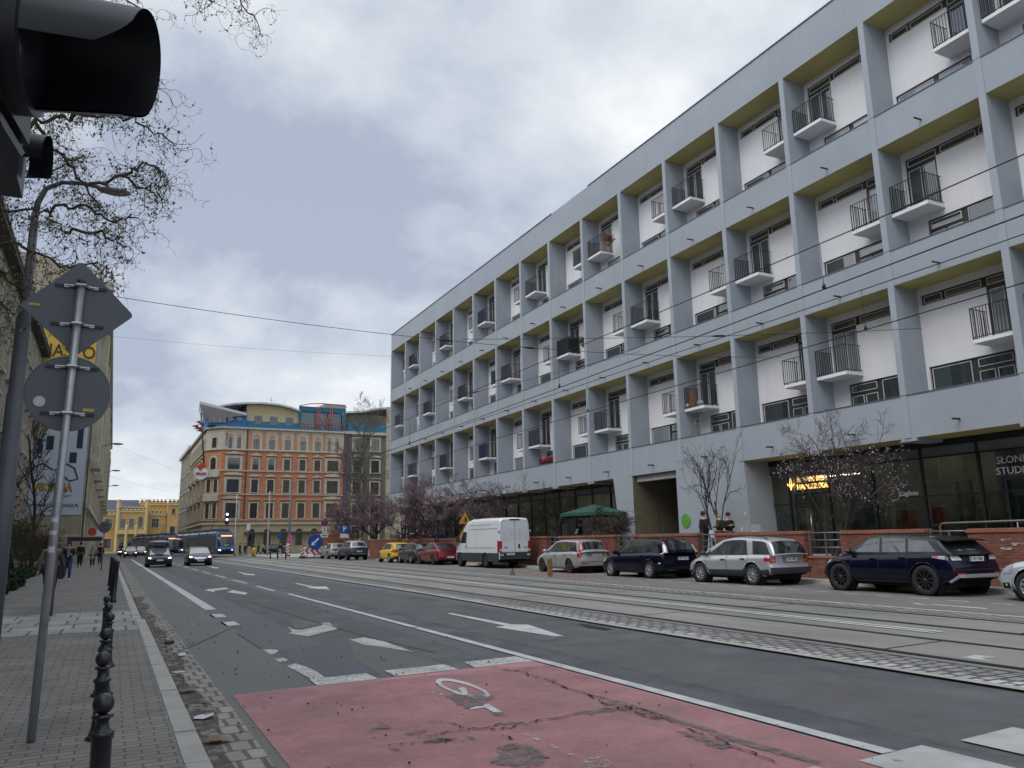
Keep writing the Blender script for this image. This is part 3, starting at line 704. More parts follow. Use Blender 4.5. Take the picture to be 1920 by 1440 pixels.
def shopfront(y0, y1, step, phase):
    ys = [y for y in [phase + step * i for i in range(-20, 40)] if y0 + .3 < y < y1 - .3]
    ys = [y0] + ys + [y1]
    for a, b in zip(ys, ys[1:]):
        g = MB().quad((GX, a + .04, 1.0), (GX, a + .04, 4.2), (GX, b - .04, 4.2), (GX, b - .04, 1.0)).build('shop_window', G_shop, block)
        MB().box(GX - .01, GX + .02, a + .04, b - .04, 4.25, 4.58).build('top_panel', M_frost, block)
    m = MB()
    for y in ys: m.box(GX - .06, GX + .06, y - .04, y + .04, .75, 4.7)
    for a, b in zip(ys, ys[1:]):
        m.box(GX - .05, GX + .05, a + .041, b - .041, 4.2, 4.25); m.box(GX - .05, GX + .05, a + .041, b - .041, 4.58, 4.82)
        m.box(GX - .045, GX + .045, a + .041, b - .041, 2.82, 2.87); m.box(GX - .05, GX + .05, a + .041, b - .041, .75, 1.0)
    m.build('shopfront_frame', M_alu, block)
shopfront(YN, 27.25, 2.16, 16.96)
shopfront(37.9, 77.2, 2.03, 39.69)
# shop interiors
M_int = mat('shop interior', (.25, .28, .26), .9, var=.3, scale=.6)
M_intl = mat('shop interior pale', (.42, .41, .38), .9, var=.1)
m = MB(); m.box(29.0, 31.45, YN, 31.1, .75, 4.8); m.box(29.0, 31.45, 35.7, YF, .75, 4.8)
for y in (27.3, 37.4, 48.5, 60.2, 70, 16.4): m.box(26.7, 31, y, y + .12, .75, 4.8)
m.box(26.7, 31, YN, 31.1, 4.7, 4.8); m.box(26.7, 31, 35.7, YF, 4.7, 4.8)
m.build('shop_partition', M_int, block)
rs = random.Random(5)
M_refl = mat('blue grey drape', (.16, .22, .26), .8, var=.3, scale=4)  # blue-grey folded panels added to imitate bluish street reflections in the shop glass
for y, w_, h_ in ((21.5, 1.3, 2.9), (15.6, .9, 2.4), (13.0, 1.2, 3.0), (11.2, .7, 2.2), (9.3, 1.5, 2.8), (7.4, .9, 2.4)):
    m = MB(); n = 14
    m.add([(26.95 + .07 * math.sin(i * 1.9), y + w_ * i / n, z) for z in (.8, .8 + h_) for i in range(n + 1)], [(i, i + 1, n + 2 + i, n + 1 + i) for i in range(n)], True); m.build('reflection_panel', M_refl, block)
for y, z, w_, h_ in ((21.0, 1.9, .5, .5), (18.2, 1.4, .4, .6), (14.9, 2.0, .3, .4), (10.4, 1.6, .5, .7), (41, 1.5, .5, .7), (53, 1.7, .8, .5), (61, 1.5, .6, .8)): MB().box(26.60, 26.61, y, y + w_, z, z + h_).build('notice', mat('shop notice', (.45, .47, .47), .6), block)
COLS = [(.5, .48, .42), (.1, .2, .35), (.35, .33, .3), (.45, .5, .5), (.5, .3, .15), (.2, .3, .2), (.6, .6, .58)]
for i, c in enumerate(COLS):
    m = MB()
    for q in range(18):
        y = rs.uniform(38.5, 76) if q < 11 else rs.uniform(7, 26); x = rs.uniform(26.8, 28.2); hh = rs.choice((.5, .9, 1.3, 1.8, 2.6))
        m.box(x, x + .4, y, y + rs.uniform(.3, 1.3), .75, .75 + hh)
    m.build('shop_stock', mat('stock %s' % 'abcdefg'[i], c, .7), block)
# shelf grid in the corner shop
m = MB(); y0 = 25.0
for i in range(5): m.box(26.75, 27.0, y0, y0 + 1.7, 1.35 + i * .32, 1.38 + i * .32)
for i in range(7): m.box(26.752, 26.998, y0 + i * .283, y0 + i * .283 + .02, 1.05, 2.6)
m.build('cube_shelf', mat('shelf mint', (.5, .62, .58), .6), block)
m = MB()
for i in range(14): y = y0 + rs.uniform(0, 1.5); m.box(26.8, 26.95, y, y + rs.uniform(.08, .25), (z := 1.38 + .32 * rs.randrange(4)), z + rs.uniform(.1, .24))
m.build('shelf_goods', mat('goods', (.25, .3, .4), .6, var=.6, scale=7), block)
m = MB(); y0 = 17.6
for i in range(6): m.box(26.78, 27.0, y0, y0 + .5, 1.2 + i * .42, 1.225 + i * .42)
for d_ in (0, .48): m.box(26.782, 26.998, y0 + d_, y0 + d_ + .025, 1.1, 3.35)
m.build('cube_shelf', mat('shelf green', (.3, .5, .42), .6), block)
m = MB()
for y, z in ((20.2, 1.5), (18.9, 1.55)): m.box(26.9, 27.3, y, y + .3, z, z + .9)
m.build('orange_goods', mat('orange goods', (.5, .12, .03), .6), block)
MB().box(26.62, 26.66, 63.5, 74.5, 1.2, 2.5).build('blue_banner', mat('blue banner', (.03, .08, .22), .6), block)
m = MB(); m.box(26.62, 26.66, 74.7, 77, 2.4, 4.1); m.box(26.62, 26.66, 46, 48.2, 2.0, 2.75); m.box(26.62, 26.66, 42.5, 44, 2.1, 2.9); m.build('white_poster', mat('poster white', (.5, .55, .54), .6), block)
m = MB(); m.box(26.62, 26.66, 74.7, 77, 1.0, 2.3); m.box(26.62, 26.66, 57, 58, 1.5, 2.6); m.build('green_poster', mat('poster green', (.1, .32, .12), .6), block)
m = MB()
for y in (25.3, 24.2, 23.0): m.box(27.2, 27.26, y - .5, y + .4, 3.95, 4.0)
for y in (20, 17.5, 12, 9, 40, 43.5, 46, 51, 55, 58, 63, 67, 72): m.box(27.6, 28.2, y - .06, y + .06, 4.55, 4.6)
m.build('ceiling_lamp', mat('ceiling lamp', (1, .85, .6), emit=9, var=0), block)
# shop doors
for y0 in (23.35, 14.2):
    m = MB(); m.box(26.38, 26.46, y0, y0 + 1.9, 3.2, 3.28); m.box(26.38, 26.44, y0 + .0, y0 + .06, .75, 3.2); m.box(26.38, 26.44, y0 + 1.84, y0 + 1.9, .75, 3.2); m.box(26.38, 26.44, y0 + .92, y0 + .98, .75, 3.2)
    o = m.build('shop_door', M_alu, block); MB().tube([(26.34, y0 + 1.05, 1.2), (26.34, y0 + 1.05, 2.4)], .02, 6).build('handle', mat('steel', (.5, .5, .5), .3, metal=1), o)
# lettering
def sign_on_x(nm, s, size, y, z, mm, x=26.44, depth=.03, **kw):
    t = text_mb(s, size, depth, **kw)
    t.xf(Matrix.Translation((x, y, z)) @ Matrix.Rotation(R(-90), 4, 'Z'))
    return t.build(nm, mm, block)
M_gold = mat('lit gold letters', (1, .62, .18), emit=1.6, var=0)
sign_on_x('lit_sign', 'SKŁADNICA', .30, 24.25, 3.86, M_gold, bold=.006, x=26.40)
sign_on_x('lit_sign', 'HARCERSKA', .30, 24.25, 3.55, M_gold, bold=.006, x=26.40)
m = MB()
yc, zc = 25.42, 3.70
m.lathe([(.03, -.015), (.03, .015)], 10, (26.4, yc, zc), 'X')
for s_ in (-1, 1): m.tube([(26.4, yc, zc - .2), (26.4, yc + s_ * .09, zc - .05), (26.4, yc + s_ * .2, zc + .05), (26.4, yc + s_ * .17, zc - .06)], .018, 5)
m.tube([(26.4, yc, zc - .25), (26.4, yc - .06, zc + .08), (26.4, yc, zc + .27), (26.4, yc + .06, zc + .08), (26.4, yc, zc - .25)], .018, 5)
m.build('lit_emblem', M_gold, block)
M_let = mat('pale letters', (.45, .47, .48), .5, var=.05)
sign_on_x('shop_sign', 'SŁONECZNE', .34, 15.35, 3.86, M_let)
sign_on_x('shop_sign', 'STUDIO', .34, 15.75, 3.50, M_let)
sign_on_x('shop_sign', 'Zaglinie', .26, 19.75, 2.98, M_let)
m = MB(); m.tube([(26.43, 20.35 + .24 * math.cos(a * .25), 3.0 + .24 * math.sin(a * .25)) for a in range(4, 24)], .012, 5); m.build('shop_emblem', M_let, block)
# downpipe and service boxes on the wall return
MB().tube([(25.5, 27.0, .75), (25.5, 27.0, 4.6), (25.2, 27.0, 4.8)], .06, 8).build('downpipe', M_cap, block)
m = MB().lathe([(.34, -.012), (.34, .012)], 20, (24.98, 30.95, 2.3), 'X'); m.build('round_sign', mat('green disc', (.10, .30, .05), .5), block)
MB().quad((40.01, YN, 0), (40.01, YF, 0), (40.01, YF, 22), (40.01, YN, 22)).build('rear_wall', M_grey, block)
# ------------------------------------------------------------------ cars
M_glassc = glass('car glass', (.012, .015, .017), .03)
M_glassl = mat('car glass light', (.035, .042, .045), .03, var=.7, scale=2.2, coat=1, spec=1)
M_tyre = mat('tyre', (.018, .018, .019), .85, var=.25, scale=9)
M_plast = mat('dark cladding', (.035, .037, .042), .6, var=.15)
M_alloy = mat('alloy', (.45, .46, .47), .3, metal=.7, var=.1)
M_steelw = mat('steel wheel', (.05, .05, .055), .5, metal=.4, var=.2)
M_blackw = mat('black alloy', (.014, .014, .016), .3, metal=.3, var=.1, coat=.5)
M_under = mat('underbody', (.008, .008, .009), .95, var=0)
M_taill = mat('tail lamp red', (.32, .012, .015), .15, var=.15, scale=12, coat=1)
M_tailw = mat('lamp clear', (.55, .55, .56), .12, var=.15, scale=12, coat=1)
M_amber = mat('lamp amber', (.55, .18, .03), .15, var=.1, coat=1)
M_headl = mat('headlamp', (.30, .32, .34), .08, var=.3, scale=14, coat=1)
M_lit = mat('lit headlamp', (1, .92, .72), emit=9, var=0)
M_plate = mat('plate white', (.72, .73, .74), .5, var=.05)
M_ink = mat('plate ink', (.02, .02, .025), .6, var=0)
M_eu = mat('plate blue', (.02, .05, .3), .5, var=0)
M_chrome = mat('chrome', (.6, .6, .6), .12, metal=1, var=0)
def paint(name, c, metal=.35, rough=.28): return mat(name, c, rough, metal=metal, var=.05, scale=1.5, coat=.5 if metal else .3, spec=.5 if metal else .25)

def smooth_tab(tab, n=160, it=10):
    xs = [tab[0][0] + (tab[-1][0] - tab[0][0]) * i / n for i in range(n + 1)]
    f = lerp_fn(tab); zs = [f(x) for x in xs]
    for _ in range(it):
        zs = [zs[0]] + [(zs[i - 1] + 2 * zs[i] + zs[i + 1]) / 4 for i in range(1, n)] + [zs[-1]]
    def g(x):
        t = (x - xs[0]) / (xs[-1] - xs[0]) * n; t = min(max(t, 0), n - 1e-6); i = int(t); return zs[i] + (zs[i + 1] - zs[i]) * (t - i)
    return g
GS = lerp_fn([(0, .885), (.08, .945), (.2, .985), (.45, 1.0), (.68, .992), (.84, .97), (.94, .93), (1, .875)])

class Car:
    def __init__(c, **P):
        c.P = P; c.L, c.W = P['L'], P['W']; c.xw = P['wheels']; c.rw = P['rw']; c.ra = P.get('ra', c.rw + .065)
        c.ztf = smooth_tab(P['deck']); c.zbf = lerp_fn(P['sill'])
        c.rl = lerp_fn(P.get('rlean', [(.3, .09), (.45, 0), (.62, 0), (1.0, .12)])); c.fl = lerp_fn(P.get('flean', [(.25, .07), (.42, 0), (.55, .02), (.75, .13), (.95, .22)]))
        c.rb, c.fb = P.get('rb', .10), P.get('fb', .20)
    def hw(c, x):
        a = x / (c.L / 2); e = c.L / 2 - abs(x)
        f = 1 - (c.P.get('ftap', .10) if x > 0 else c.P.get('rtap', .06)) * abs(a) ** (4 if x > 0 else 5)
        if e < .16: f *= 1 - .085 * (1 - e / .16) ** 2
        return c.W / 2 * f
    def bend(c, x, y, z):
        h = c.L / 2
        if x < 0:
            w_ = min(1, max(0, (-x - h + .75) / .75)); w_ = w_ * w_
            return (x + w_ * (c.rl(z) + c.rb * (y / (c.W / 2)) ** 2), y, z)
        w_ = min(1, max(0, (x - h + .9) / .9)); w_ = w_ * w_
        return (x - w_ * (c.fl(z) + c.fb * (y / (c.W / 2)) ** 2), y, z)
    def side(c, x, s, off=0.0, sg=1, arch=True):
        zb, zt = c.zbf(x), c.ztf(x); z = zb + (zt - zb) * s
        if arch:
            for xw in c.xw:
                d = abs(x - xw)
                if d < c.ra: z = max(z, c.rw + math.sqrt(c.ra ** 2 - d * d))
        s2 = (z - zb) / (zt - zb)
        y = c.hw(x) * GS(min(s2, 1)) + off
        return c.bend(x, sg * y, z)
    def body(c):
        m = MB(); xs = set()
        h = c.L / 2; n = 46
        for i in range(n + 1): xs.add(round(-h + c.L * i / n, 3))
        for e in (.015, .04, .08, .13): xs.add(round(h - e, 3)); xs.add(round(-h + e, 3))
        for xw in c.xw:
            for i in range(17): xs.add(round(xw + c.ra * 1.0005 * math.cos(PI * i / 16), 4))
        xs = sorted(xs); SS = [0, .03, .08, .15, .25, .36, .48, .6, .7, .78, .85, .91, .96, 1]
        ns = len(SS); nd = 5
        for sg in (1, -1):
            vs = []; fs = []
            for x in xs:
                for s in SS: vs.append(c.side(x, s, 0, sg))
                yb = c.hw(x) * GS(1); zt = c.ztf(x)
                for k in range(1, nd + 1):
                    t = k / nd; vs.append(c.bend(x, sg * yb * (1 - t), zt + c.P.get('crown', .035) * (1 - (1 - t) ** 2)))
            w_ = ns + nd
            for i in range(len(xs) - 1):
                for k in range(w_ - 1):
                    q = (i * w_ + k, (i + 1) * w_ + k, (i + 1) * w_ + k + 1, i * w_ + k + 1)
                    fs.append(q[::-1] if sg > 0 else q)
            m.add(vs, fs, True)
        for x in (xs[0], xs[-1]):
            o = []
            for s in SS:
                p = c.side(x, s, 0, 1); zb, zt = c.zbf(x), c.ztf(x); z = zb + (zt - zb) * s; y = c.hw(x) * GS(s)
                o.append([c.bend(x, y * (1 - k / 6), z) for k in range(13)])
            m.add([p for r in o for p in r], [(a * 13 + k, a * 13 + k + 1, (a + 1) * 13 + k + 1, (a + 1) * 13 + k) if x > 0 else (a * 13 + k, (a + 1) * 13 + k, (a + 1) * 13 + k + 1, a * 13 + k + 1) for a in range(ns - 1) for k in range(12)], True)
        return m
    # greenhouse ------------------------------------------------
    def gh_setup(c):
        c.rf = smooth_tab(c.P['roof'], 200, c.P.get('rsm', 14)); c.x0, c.x1 = c.P['roof'][0][0], c.P['roof'][-1][0]; c.tum = c.P.get('tum', .34)
    def ghw(c, x, z):
        a = (x - (c.x0 + c.x1) / 2) / ((c.x1 - c.x0) / 2)
        return c.W / 2 * (.885 - .05 * abs(a) ** 3) - c.tum * max(0, z - c.P['belt'])
    def ghp(c, x, y, z):
        hwid = c.W / 2; sh = .12 * (1 - (y / hwid) ** 2); mid = (c.x0 + c.x1) / 2; a = (x - mid) / ((c.x1 - c.x0) / 2)
        return (x + sh * (a ** 3), y, z)
    def green(c):
        m = MB(); n = 52; K_ = 9; T = 6
        for sg in (1, -1):
            vs = []; fs = []
            for i in range(n + 1):
                x = c.x0 + (c.x1 - c.x0) * i / n; zb = c.ztf(x) - .03; zr = max(c.rf(x), zb + .001); rc = min(.09, (zr - zb) * .5)
                row = []
                for k in range(6):
                    z = zb + (zr - rc - zb) * k / 5; row.append((c.ghw(x, z), z))
                y0 = c.ghw(x, zr - rc)
                for k in range(1, 4):
                    a = PI / 2 * k / 3; row.append((y0 - rc * .9 * (1 - math.cos(a)) - rc * .2 * math.sin(a), zr - rc + rc * math.sin(a)))
                yt = row[-1][0]
                for k in range(1, T + 1): t = k / T; row.append((yt * (1 - t), zr + .03 * (1 - (1 - t) ** 2)))
                vs += [c.ghp(x, sg * y, z) for y, z in row]
            w_ = len(row)
            for i in range(n):
                for k in range(w_ - 1):
                    q = (i * w_ + k, (i + 1) * w_ + k, (i + 1) * w_ + k + 1, i * w_ + k + 1); fs.append(q[::-1] if sg > 0 else q)
            m.add(vs, fs, True)
        return m
    def sidewin(c, q, sg, off=.008, marg=.075):
        """q = (x bottom rear, x bottom front, x top rear, x top front, z bottom, z top)"""
        m = MB(); nu, nv = 10, 5; br, bf, tr, tf, zb, zt = q; vs = []
        for j in range(nv + 1):
            v = j / nv
            for i in range(nu + 1):
                u = i / nu; x = (br + (bf - br) * u) * (1 - v) + (tr + (tf - tr) * u) * v
                ztop = min(zt, c.rf(x) - marg); z = zb + (ztop - zb) * v
                vs.append(c.ghp(x, sg * (c.ghw(x, z) + off), z))
        m.add(vs, [(j * 11 + i, j * 11 + i + 1, (j + 1) * 11 + i + 1, (j + 1) * 11 + i) if sg < 0 else (j * 11 + i, (j + 1) * 11 + i, (j + 1) * 11 + i + 1, j * 11 + i + 1) for j in range(nv) for i in range(nu)], True)
        return m
    def endwin(c, xa, xb, off=.010, inset=.10, inset2=None):
        m = MB(); nu, nv = 10, 6; vs = []
        inset2 = inset if inset2 is None else inset2
        for j in range(nv + 1):
            x = xa + (xb - xa) * j / nv; z = c.rf(x); d = .02; sl = (c.rf(x + d) - c.rf(x - d)) / (2 * d); l = math.hypot(1, sl)
            ins = inset + (inset2 - inset) * j / nv
            y0 = c.ghw(x, z) - ins
            for i in range(nu + 1):
                t = -1 + 2 * i / nu; y = y0 * t
                p = c.ghp(x, y, z + .03 * (1 - t * t)); vs.append((p[0] - sl / l * off, p[1], p[2] + off / l))
        m.add(vs, [(j * 11 + i, j * 11 + i + 1, (j + 1) * 11 + i + 1, (j + 1) * 11 + i) for j in range(nv) for i in range(nu)], True)
        return m
    def patch(c, x0, x1, s0, s1, sg, off, nu=10, nv=6, arch=True, fn=None):
        m = MB(); vs = []
        for j in range(nv + 1):
            for i in range(nu + 1):
                u, v = i / nu, j / nv
                if fn: u, v = fn(u, v)
                vs.append(c.side(x0 + (x1 - x0) * u, s0 + (s1 - s0) * v, off, sg, arch))
        w_ = nu + 1
        m.add(vs, [(j * w_ + i, j * w_ + i + 1, (j + 1) * w_ + i + 1, (j + 1) * w_ + i) if sg < 0 else (j * w_ + i, (j + 1) * w_ + i, (j + 1) * w_ + i + 1, j * w_ + i + 1) for j in range(nv) for i in range(nu)], True)
        return m
    def end(c, pts, end, off=.008):
        """polygon (y,z) laid on the rear (end=-1) or front (+1) face, subdivided as a fan of strips in y"""
        m = MB(); ys = sorted(set(p[0] for p in pts)); lo, hi = ys[0], ys[-1]; n = 10
        vs = []
        def span(y):
            zz = []
            for (a, b), (c_, d_) in zip(pts, pts[1:] + pts[:1]):
                if a == c_:
                    if abs(a - y) < 1e-9: zz += [b, d_]
                elif min(a, c_) - 1e-9 <= y <= max(a, c_) + 1e-9: zz.append(b + (d_ - b) * (y - a) / (c_ - a))
            return min(zz), max(zz)
        for i in range(n + 1):
            y = lo + (hi - lo) * i / n; z0, z1 = span(y)
            for k in range(4):
                z = z0 + (z1 - z0) * k / 3; p = c.bend(end * c.L / 2, y, z); vs.append((p[0] + end * off, p[1], p[2]))
        m.add(vs, [(i * 4 + k, (i + 1) * 4 + k, (i + 1) * 4 + k + 1, i * 4 + k + 1) if end > 0 else (i * 4 + k, i * 4 + k + 1, (i + 1) * 4 + k + 1, (i + 1) * 4 + k) for i in range(n) for k in range(3)], True)
        return m

def wheel_parts(parent, x, y, r, wd, sg, style, rimm):
    """tyre with its rim; style: spokes count, or 'cap' for a plastic wheel trim"""
    t = MB(); hw_ = wd / 2
    pr = [(r * .64, -hw_ * .8), (r * .70, -hw_), (r * .93, -hw_), (r * .985, -hw_ * .8), (r, -hw_ * .5), (r, hw_ * .5), (r * .985, hw_ * .8), (r * .93, hw_), (r * .70, hw_), (r * .64, hw_ * .8)]
    t.lathe(pr, 28, (x, y, r), 'Y', True, False)
    wo = empty('wheel', (0, 0, 0)); wo.parent = parent
    t.build('tyre', M_tyre, wo, world=False)
    k = MB(); yo = y + sg * hw_ * .72
    k.lathe([(r * .67, sg * hw_ * .25), (r * .67, sg * 0.1 * hw_), (r * .02, 0)], 24, (x, yo - sg * hw_ * .9, r), 'Y', True, False)
    k.build('rim_well', M_under, wo, world=False)
    m = MB()
    m.lathe([(r * .665, -.02), (r * .675, .015), (r * .63, .02), (r * .61, -.01)], 28, (x, yo, r), 'Y', True, False)
    m.lathe([(.001, .022 * sg), (r * .12, .018 * sg), (r * .14, -.01 * sg)], 14, (x, yo, r), 'Y', True, False)
    n, wi, wo_ = style
    for i in range(n):
        a = 2 * PI * i / n + .3; ca, sa = math.cos(a), math.sin(a)
        def P_(rr, w_): return [(x + rr * ca - w_ * sa, r + rr * sa + w_ * ca), (x + rr * ca + w_ * sa, r + rr * sa - w_ * ca)]
        a1, a2 = P_(r * .1, wi); b1, b2 = P_(r * .64, wo_)
        m.prism([(p[0], yo + sg * .012, p[1]) for p in (a1, a2, b2, b1)], (0, -sg * .03, 0))
    fixn(m.build('rim', rimm, wo, world=False))
    return wo

def plate(parent, p, txt, ang, w_=.50, h=.112, name='number_plate'):
    """p: centre, ang: rotation about z so the plate faces that way (0 = facing -Y)"""
    Mt = Matrix.Translation(p) @ Matrix.Rotation(ang, 4, 'Z')
    o = MB().box(-w_ / 2, w_ / 2, -.006, .006, -h / 2, h / 2).xf(Mt).build(name, M_plate, parent, world=False)
    MB().box(-w_ / 2 + .003, -w_ / 2 + .045, -.008, -.0062, -h / 2 + .003, h / 2 - .003).xf(Mt).build('band', M_eu, o, world=False)
    if txt:
        t = text_mb(txt, h * .86, .002, bold=.002, sx=.82); t.xf(Mt @ Matrix.Translation((.022, -.008, 0))); t.build('characters', M_ink, o, world=False)
    return o

def make_car(name, label, cat, loc, rz, pm, P, group=None):
    c = Car(**P); c.gh_setup()
    r = empty(name, loc, rz, label, cat, group); B = lambda m, nm, mm, par=r: m.build(nm, mm, par, world=False)
    det = P.get('detail', 1)
    B(c.body(), 'body', pm); B(c.green(), 'roof', P.get('roofmat', pm))
    # underside and arch liners
    m = MB(); m.box(-c.L / 2 + .35, c.L / 2 - .4, -c.W / 2 + .24, c.W / 2 - .24, c.rw * .55, P['belt'] - .15)
    for xw in c.xw:
        for sg in (1, -1):
            m.lathe([(c.ra + .002, 0), (c.ra + .002, -sg * .24), (.05, -sg * .24)], 20, (xw, sg * (c.W / 2 - .035), c.rw), 'Y', True, False)
    B(m, 'underbody', M_under)
    for xw in c.xw:
        for sg in (1, -1): wheel_parts(r, xw, sg * (c.W / 2 - P.get('wtrack', .125)), c.rw, P.get('tw', .215), sg, P.get('spokes', (10, .022, .045)), P.get('rim', M_alloy))
    for sg in (1, -1):
        for q in P['backing']: B(c.sidewin(q, sg, .004), 'window_trim', P.get('trimmat', M_plast))
        for q in P['windows']: B(c.sidewin(q, sg, .009), 'side_window', P.get('glass', M_glassc))
    B(c.endwin(*P['wind']), 'windshield', P.get('wsglass', M_glassc)); B(c.endwin(*P['rearwin']), 'rear_window', M_glassc)
    # doors: thin dark joint with the panel over it
    for (x0, x1, s0, s1, hx, hs) in P.get('doors', []):
        for sg in (1, -1):
            d = B(c.patch(x0, x1, s0, s1, sg, .004, arch=True), 'door', pm)
            mm = MB()
            for xx in (x0, x1): mm.v, mm.f, mm.sm = (lambda q: (mm.v + q.v, mm.f + [[i + len(mm.v) for i in f] for f in q.f], mm.sm + q.sm))(c.patch(xx - .006, xx + .006, s0, s1, sg, .006, 2, 10))
            q = c.patch(x0, x1, s0 - .006, s0 + .006, sg, .006, 10, 2); mm.v, mm.f, mm.sm = mm.v + q.v, mm.f + [[i + len(mm.v) for i in f] for f in q.f], mm.sm + q.sm
            B(mm, 'door_gap', M_under, d)
            if det:
                p = c.side(hx, hs, .022, sg); B(MB().cbox(p, .19, .03, .032), 'handle', P.get('handlemat', pm), d)
    for (x0, x1, s0, s1) in P.get('clad', []):
        for sg in (1, -1): B(c.patch(x0, x1, s0, s1, sg, .010, 26, 4), 'cladding', P.get('cladmat', M_plast))
    for (pts, e, mm, nm) in P.get('ends', []): B(c.end(pts, e), nm, mm)
    for (x0, x1, s0, s1, mm, nm, *fn) in P.get('lamps', []):
        for sg in (1, -1): B(c.patch(x0, x1, s0, s1, sg, .009, 8, 6, False, fn[0] if fn else None), nm, mm)
    for (pts, e, mm, nm) in P.get('elamps', []):
        for sg in (1, -1): B(c.end([(sg * y, z) for y, z in pts], e, .012), nm, mm)
    # mirrors
    mx, mz = P['mirror']
    for sg in (1, -1):
        y = c.ghw(mx, mz) + .10
        m = MB(); m.ball((mx, sg * (y + .04), mz), .1, 10, 7, (.85, 1.15, .75)); m.cbox((mx + .03, sg * (y - .07), mz - .04), .06, .14, .04)
        B(m, 'mirror', P.get('mirmat', pm))
    if P.get('rails'):
        x0, x1, mm = P['rails']
        for sg in (1, -1):
            pts = []
            for i in range(9):
                t = i / 8; x = x0 + (x1 - x0) * t; pts.append(c.ghp(x, sg * (c.ghw(x, c.rf(x)) - .12), c.rf(x) + (.065 if 0 < i < 8 else .01)))
            B(MB().tube(pts, .018, 6), 'roof_rail', mm)
    if P.get('rplate'):
        txt, z, ln = P['rplate']; p = c.bend(-c.L / 2, 0, z); plate(r, (p[0] - .02, P.get('rpy', 0), z), txt, -PI / 2)
    if P.get('fplate'):
        txt, z = P['fplate']; p = c.bend(c.L / 2, 0, z); plate(r, (p[0] + .02, 0, z), txt, PI / 2)
    if P.get('wiper'):
        pass
    return r, c

ROWG = 'cars parked along the brick wall'
HD = lambda deg: R(90 - deg)
def squash(P, k, z0=.55):
    # lower the upper body of a car while its wheels stay round
    f = lambda z: z - k * max(0, z - z0)
    for key in ('deck', 'roof'): P[key] = [(x, f(z)) for x, z in P[key]]
    P['belt'] = f(P['belt'])
    for key in ('backing', 'windows'): P[key] = [(*q[:4], f(q[4]), f(q[5])) for q in P[key]]
    P['mirror'] = (P['mirror'][0], f(P['mirror'][1]))
    return P
# 1 dark blue SUV with black roof
P_suv = dict(L=4.36, W=1.90, rw=.37, ra=.43, wheels=(1.33, -1.33), belt=1.02, tw=.24, spokes=(10, .016, .032), rim=M_blackw, ftap=.12, rtap=.09,
    deck=[(-2.18, 1.03), (-1.6, 1.09), (0, 1.04), (.75, 1.02), (1.2, .99), (1.9, .90), (2.18, .78)], sill=[(-2.18, .42), (-1.75, .30), (1.7, .27), (2.18, .33)],
    roof=[(-2.02, 1.02), (-1.70, 1.33), (-1.62, 1.45), (-1.2, 1.515), (-.5, 1.585), (.0, 1.60), (.38, 1.56), (.62, 1.46), (1.32, 1.0)], roofmat=paint('gloss black roof', (.012, .013, .016), .2), tum=.36, rsm=8,
    backing=[(-1.78, 1.02, -1.5, .44, 1.085, 1.54)],
    windows=[(.02, .98, .08, .46, 1.10, 1.52), (-.78, -.06, -.72, .0, 1.105, 1.52), (-1.62, -.86, -1.36, -.80, 1.12, 1.50)],
    wind=(1.26, .56, .01, .07), rearwin=(-1.93, -1.70, .012, .16), glass=M_glassl,
    doors=[(.0, .93, .10, .96, .18, .84), (-.88, -.01, .10, .96, -.72, .86)], handlemat=paint('navy paint', (.0015, .0028, .014), 0, .16),
    clad=[(-2.1, 2.12, .0, .085)], rlean=[(.3, .12), (.5, 0), (.72, .02), (1.0, .14)],
    ends=[([(-.80, .62), (.80, .62), (.80, .655), (-.80, .655)], -1, M_under, 'bumper_gap')],
    lamps=[(-2.02, -1.60, .80, .95, M_headl, 'tail_light', lambda u, v: (u, .5 + (v - .5) * (.35 + .65 * (1 - u)))), (1.72, 2.06, .80, .93, M_headl, 'headlight'), (-1.78, -1.62, .84, .91, M_taill, 'tail_light')],
    elamps=[([(.50, .86), (.80, .86), (.80, .97), (.55, .96)], -1, M_tailw, 'tail_light'), ([(.52, .52), (.78, .52), (.78, .57), (.52, .57)], -1, M_taill, 'reflector'),
            ([(.55, .70), (.82, .72), (.82, .82), (.6, .80)], 1, M_headl, 'headlight')],
    mirror=(.95, 1.13), mirmat=paint('gloss black roof', (.012, .013, .016)), rplate=('DW 1028S', .885, 0))
squash(P_suv, .10)
navy = paint('navy paint', (.0015, .0028, .014), 0, .16)
suv, cc = make_car('parked_car', 'dark blue SUV with black roof and black alloy wheels, parked by the brick wall', 'car', (18.98, 14.57, 0), HD(2.2), navy, P_suv, ROWG)
m = MB().box(-1.72, -1.30, -.0, .0, 0, .001)
sp_ = MB()
for i in range(9):
    pass
def roof_spoiler(c, x0, x1, mm, r, dz=.012):
    m = MB(); n = 8; vs = []
    for xx, d_ in ((x1, .0), (x0, .0)):
        for i in range(n + 1):
            t = -1 + 2 * i / n; y = (c.ghw(xx, c.rf(xx)) - .05) * t; z = max(c.rf(xx), c.rf(x1) - .06) + .03 * (1 - t * t) + dz
            vs.append(c.ghp(xx, y, z))
    k = n + 1; lo = [(x, y, z - .035) for x, y, z in vs]
    fs = [(i, i + 1, k + i + 1, k + i) for i in range(n)] + [(2 * k + i, 3 * k + i, 3 * k + i + 1, 2 * k + i + 1) for i in range(n)] + [(k + i, k + i + 1, 3 * k + i + 1, 3 * k + i) for i in range(n)] + [(0, k, 3 * k, 2 * k), (n, 2 * k + n, 3 * k + n, k + n)]
    fixn(m.add(vs + lo, fs, False).build('spoiler', mm, r, world=False))
roof_spoiler(cc, -1.86, -1.45, MATS['gloss black roof'], suv)
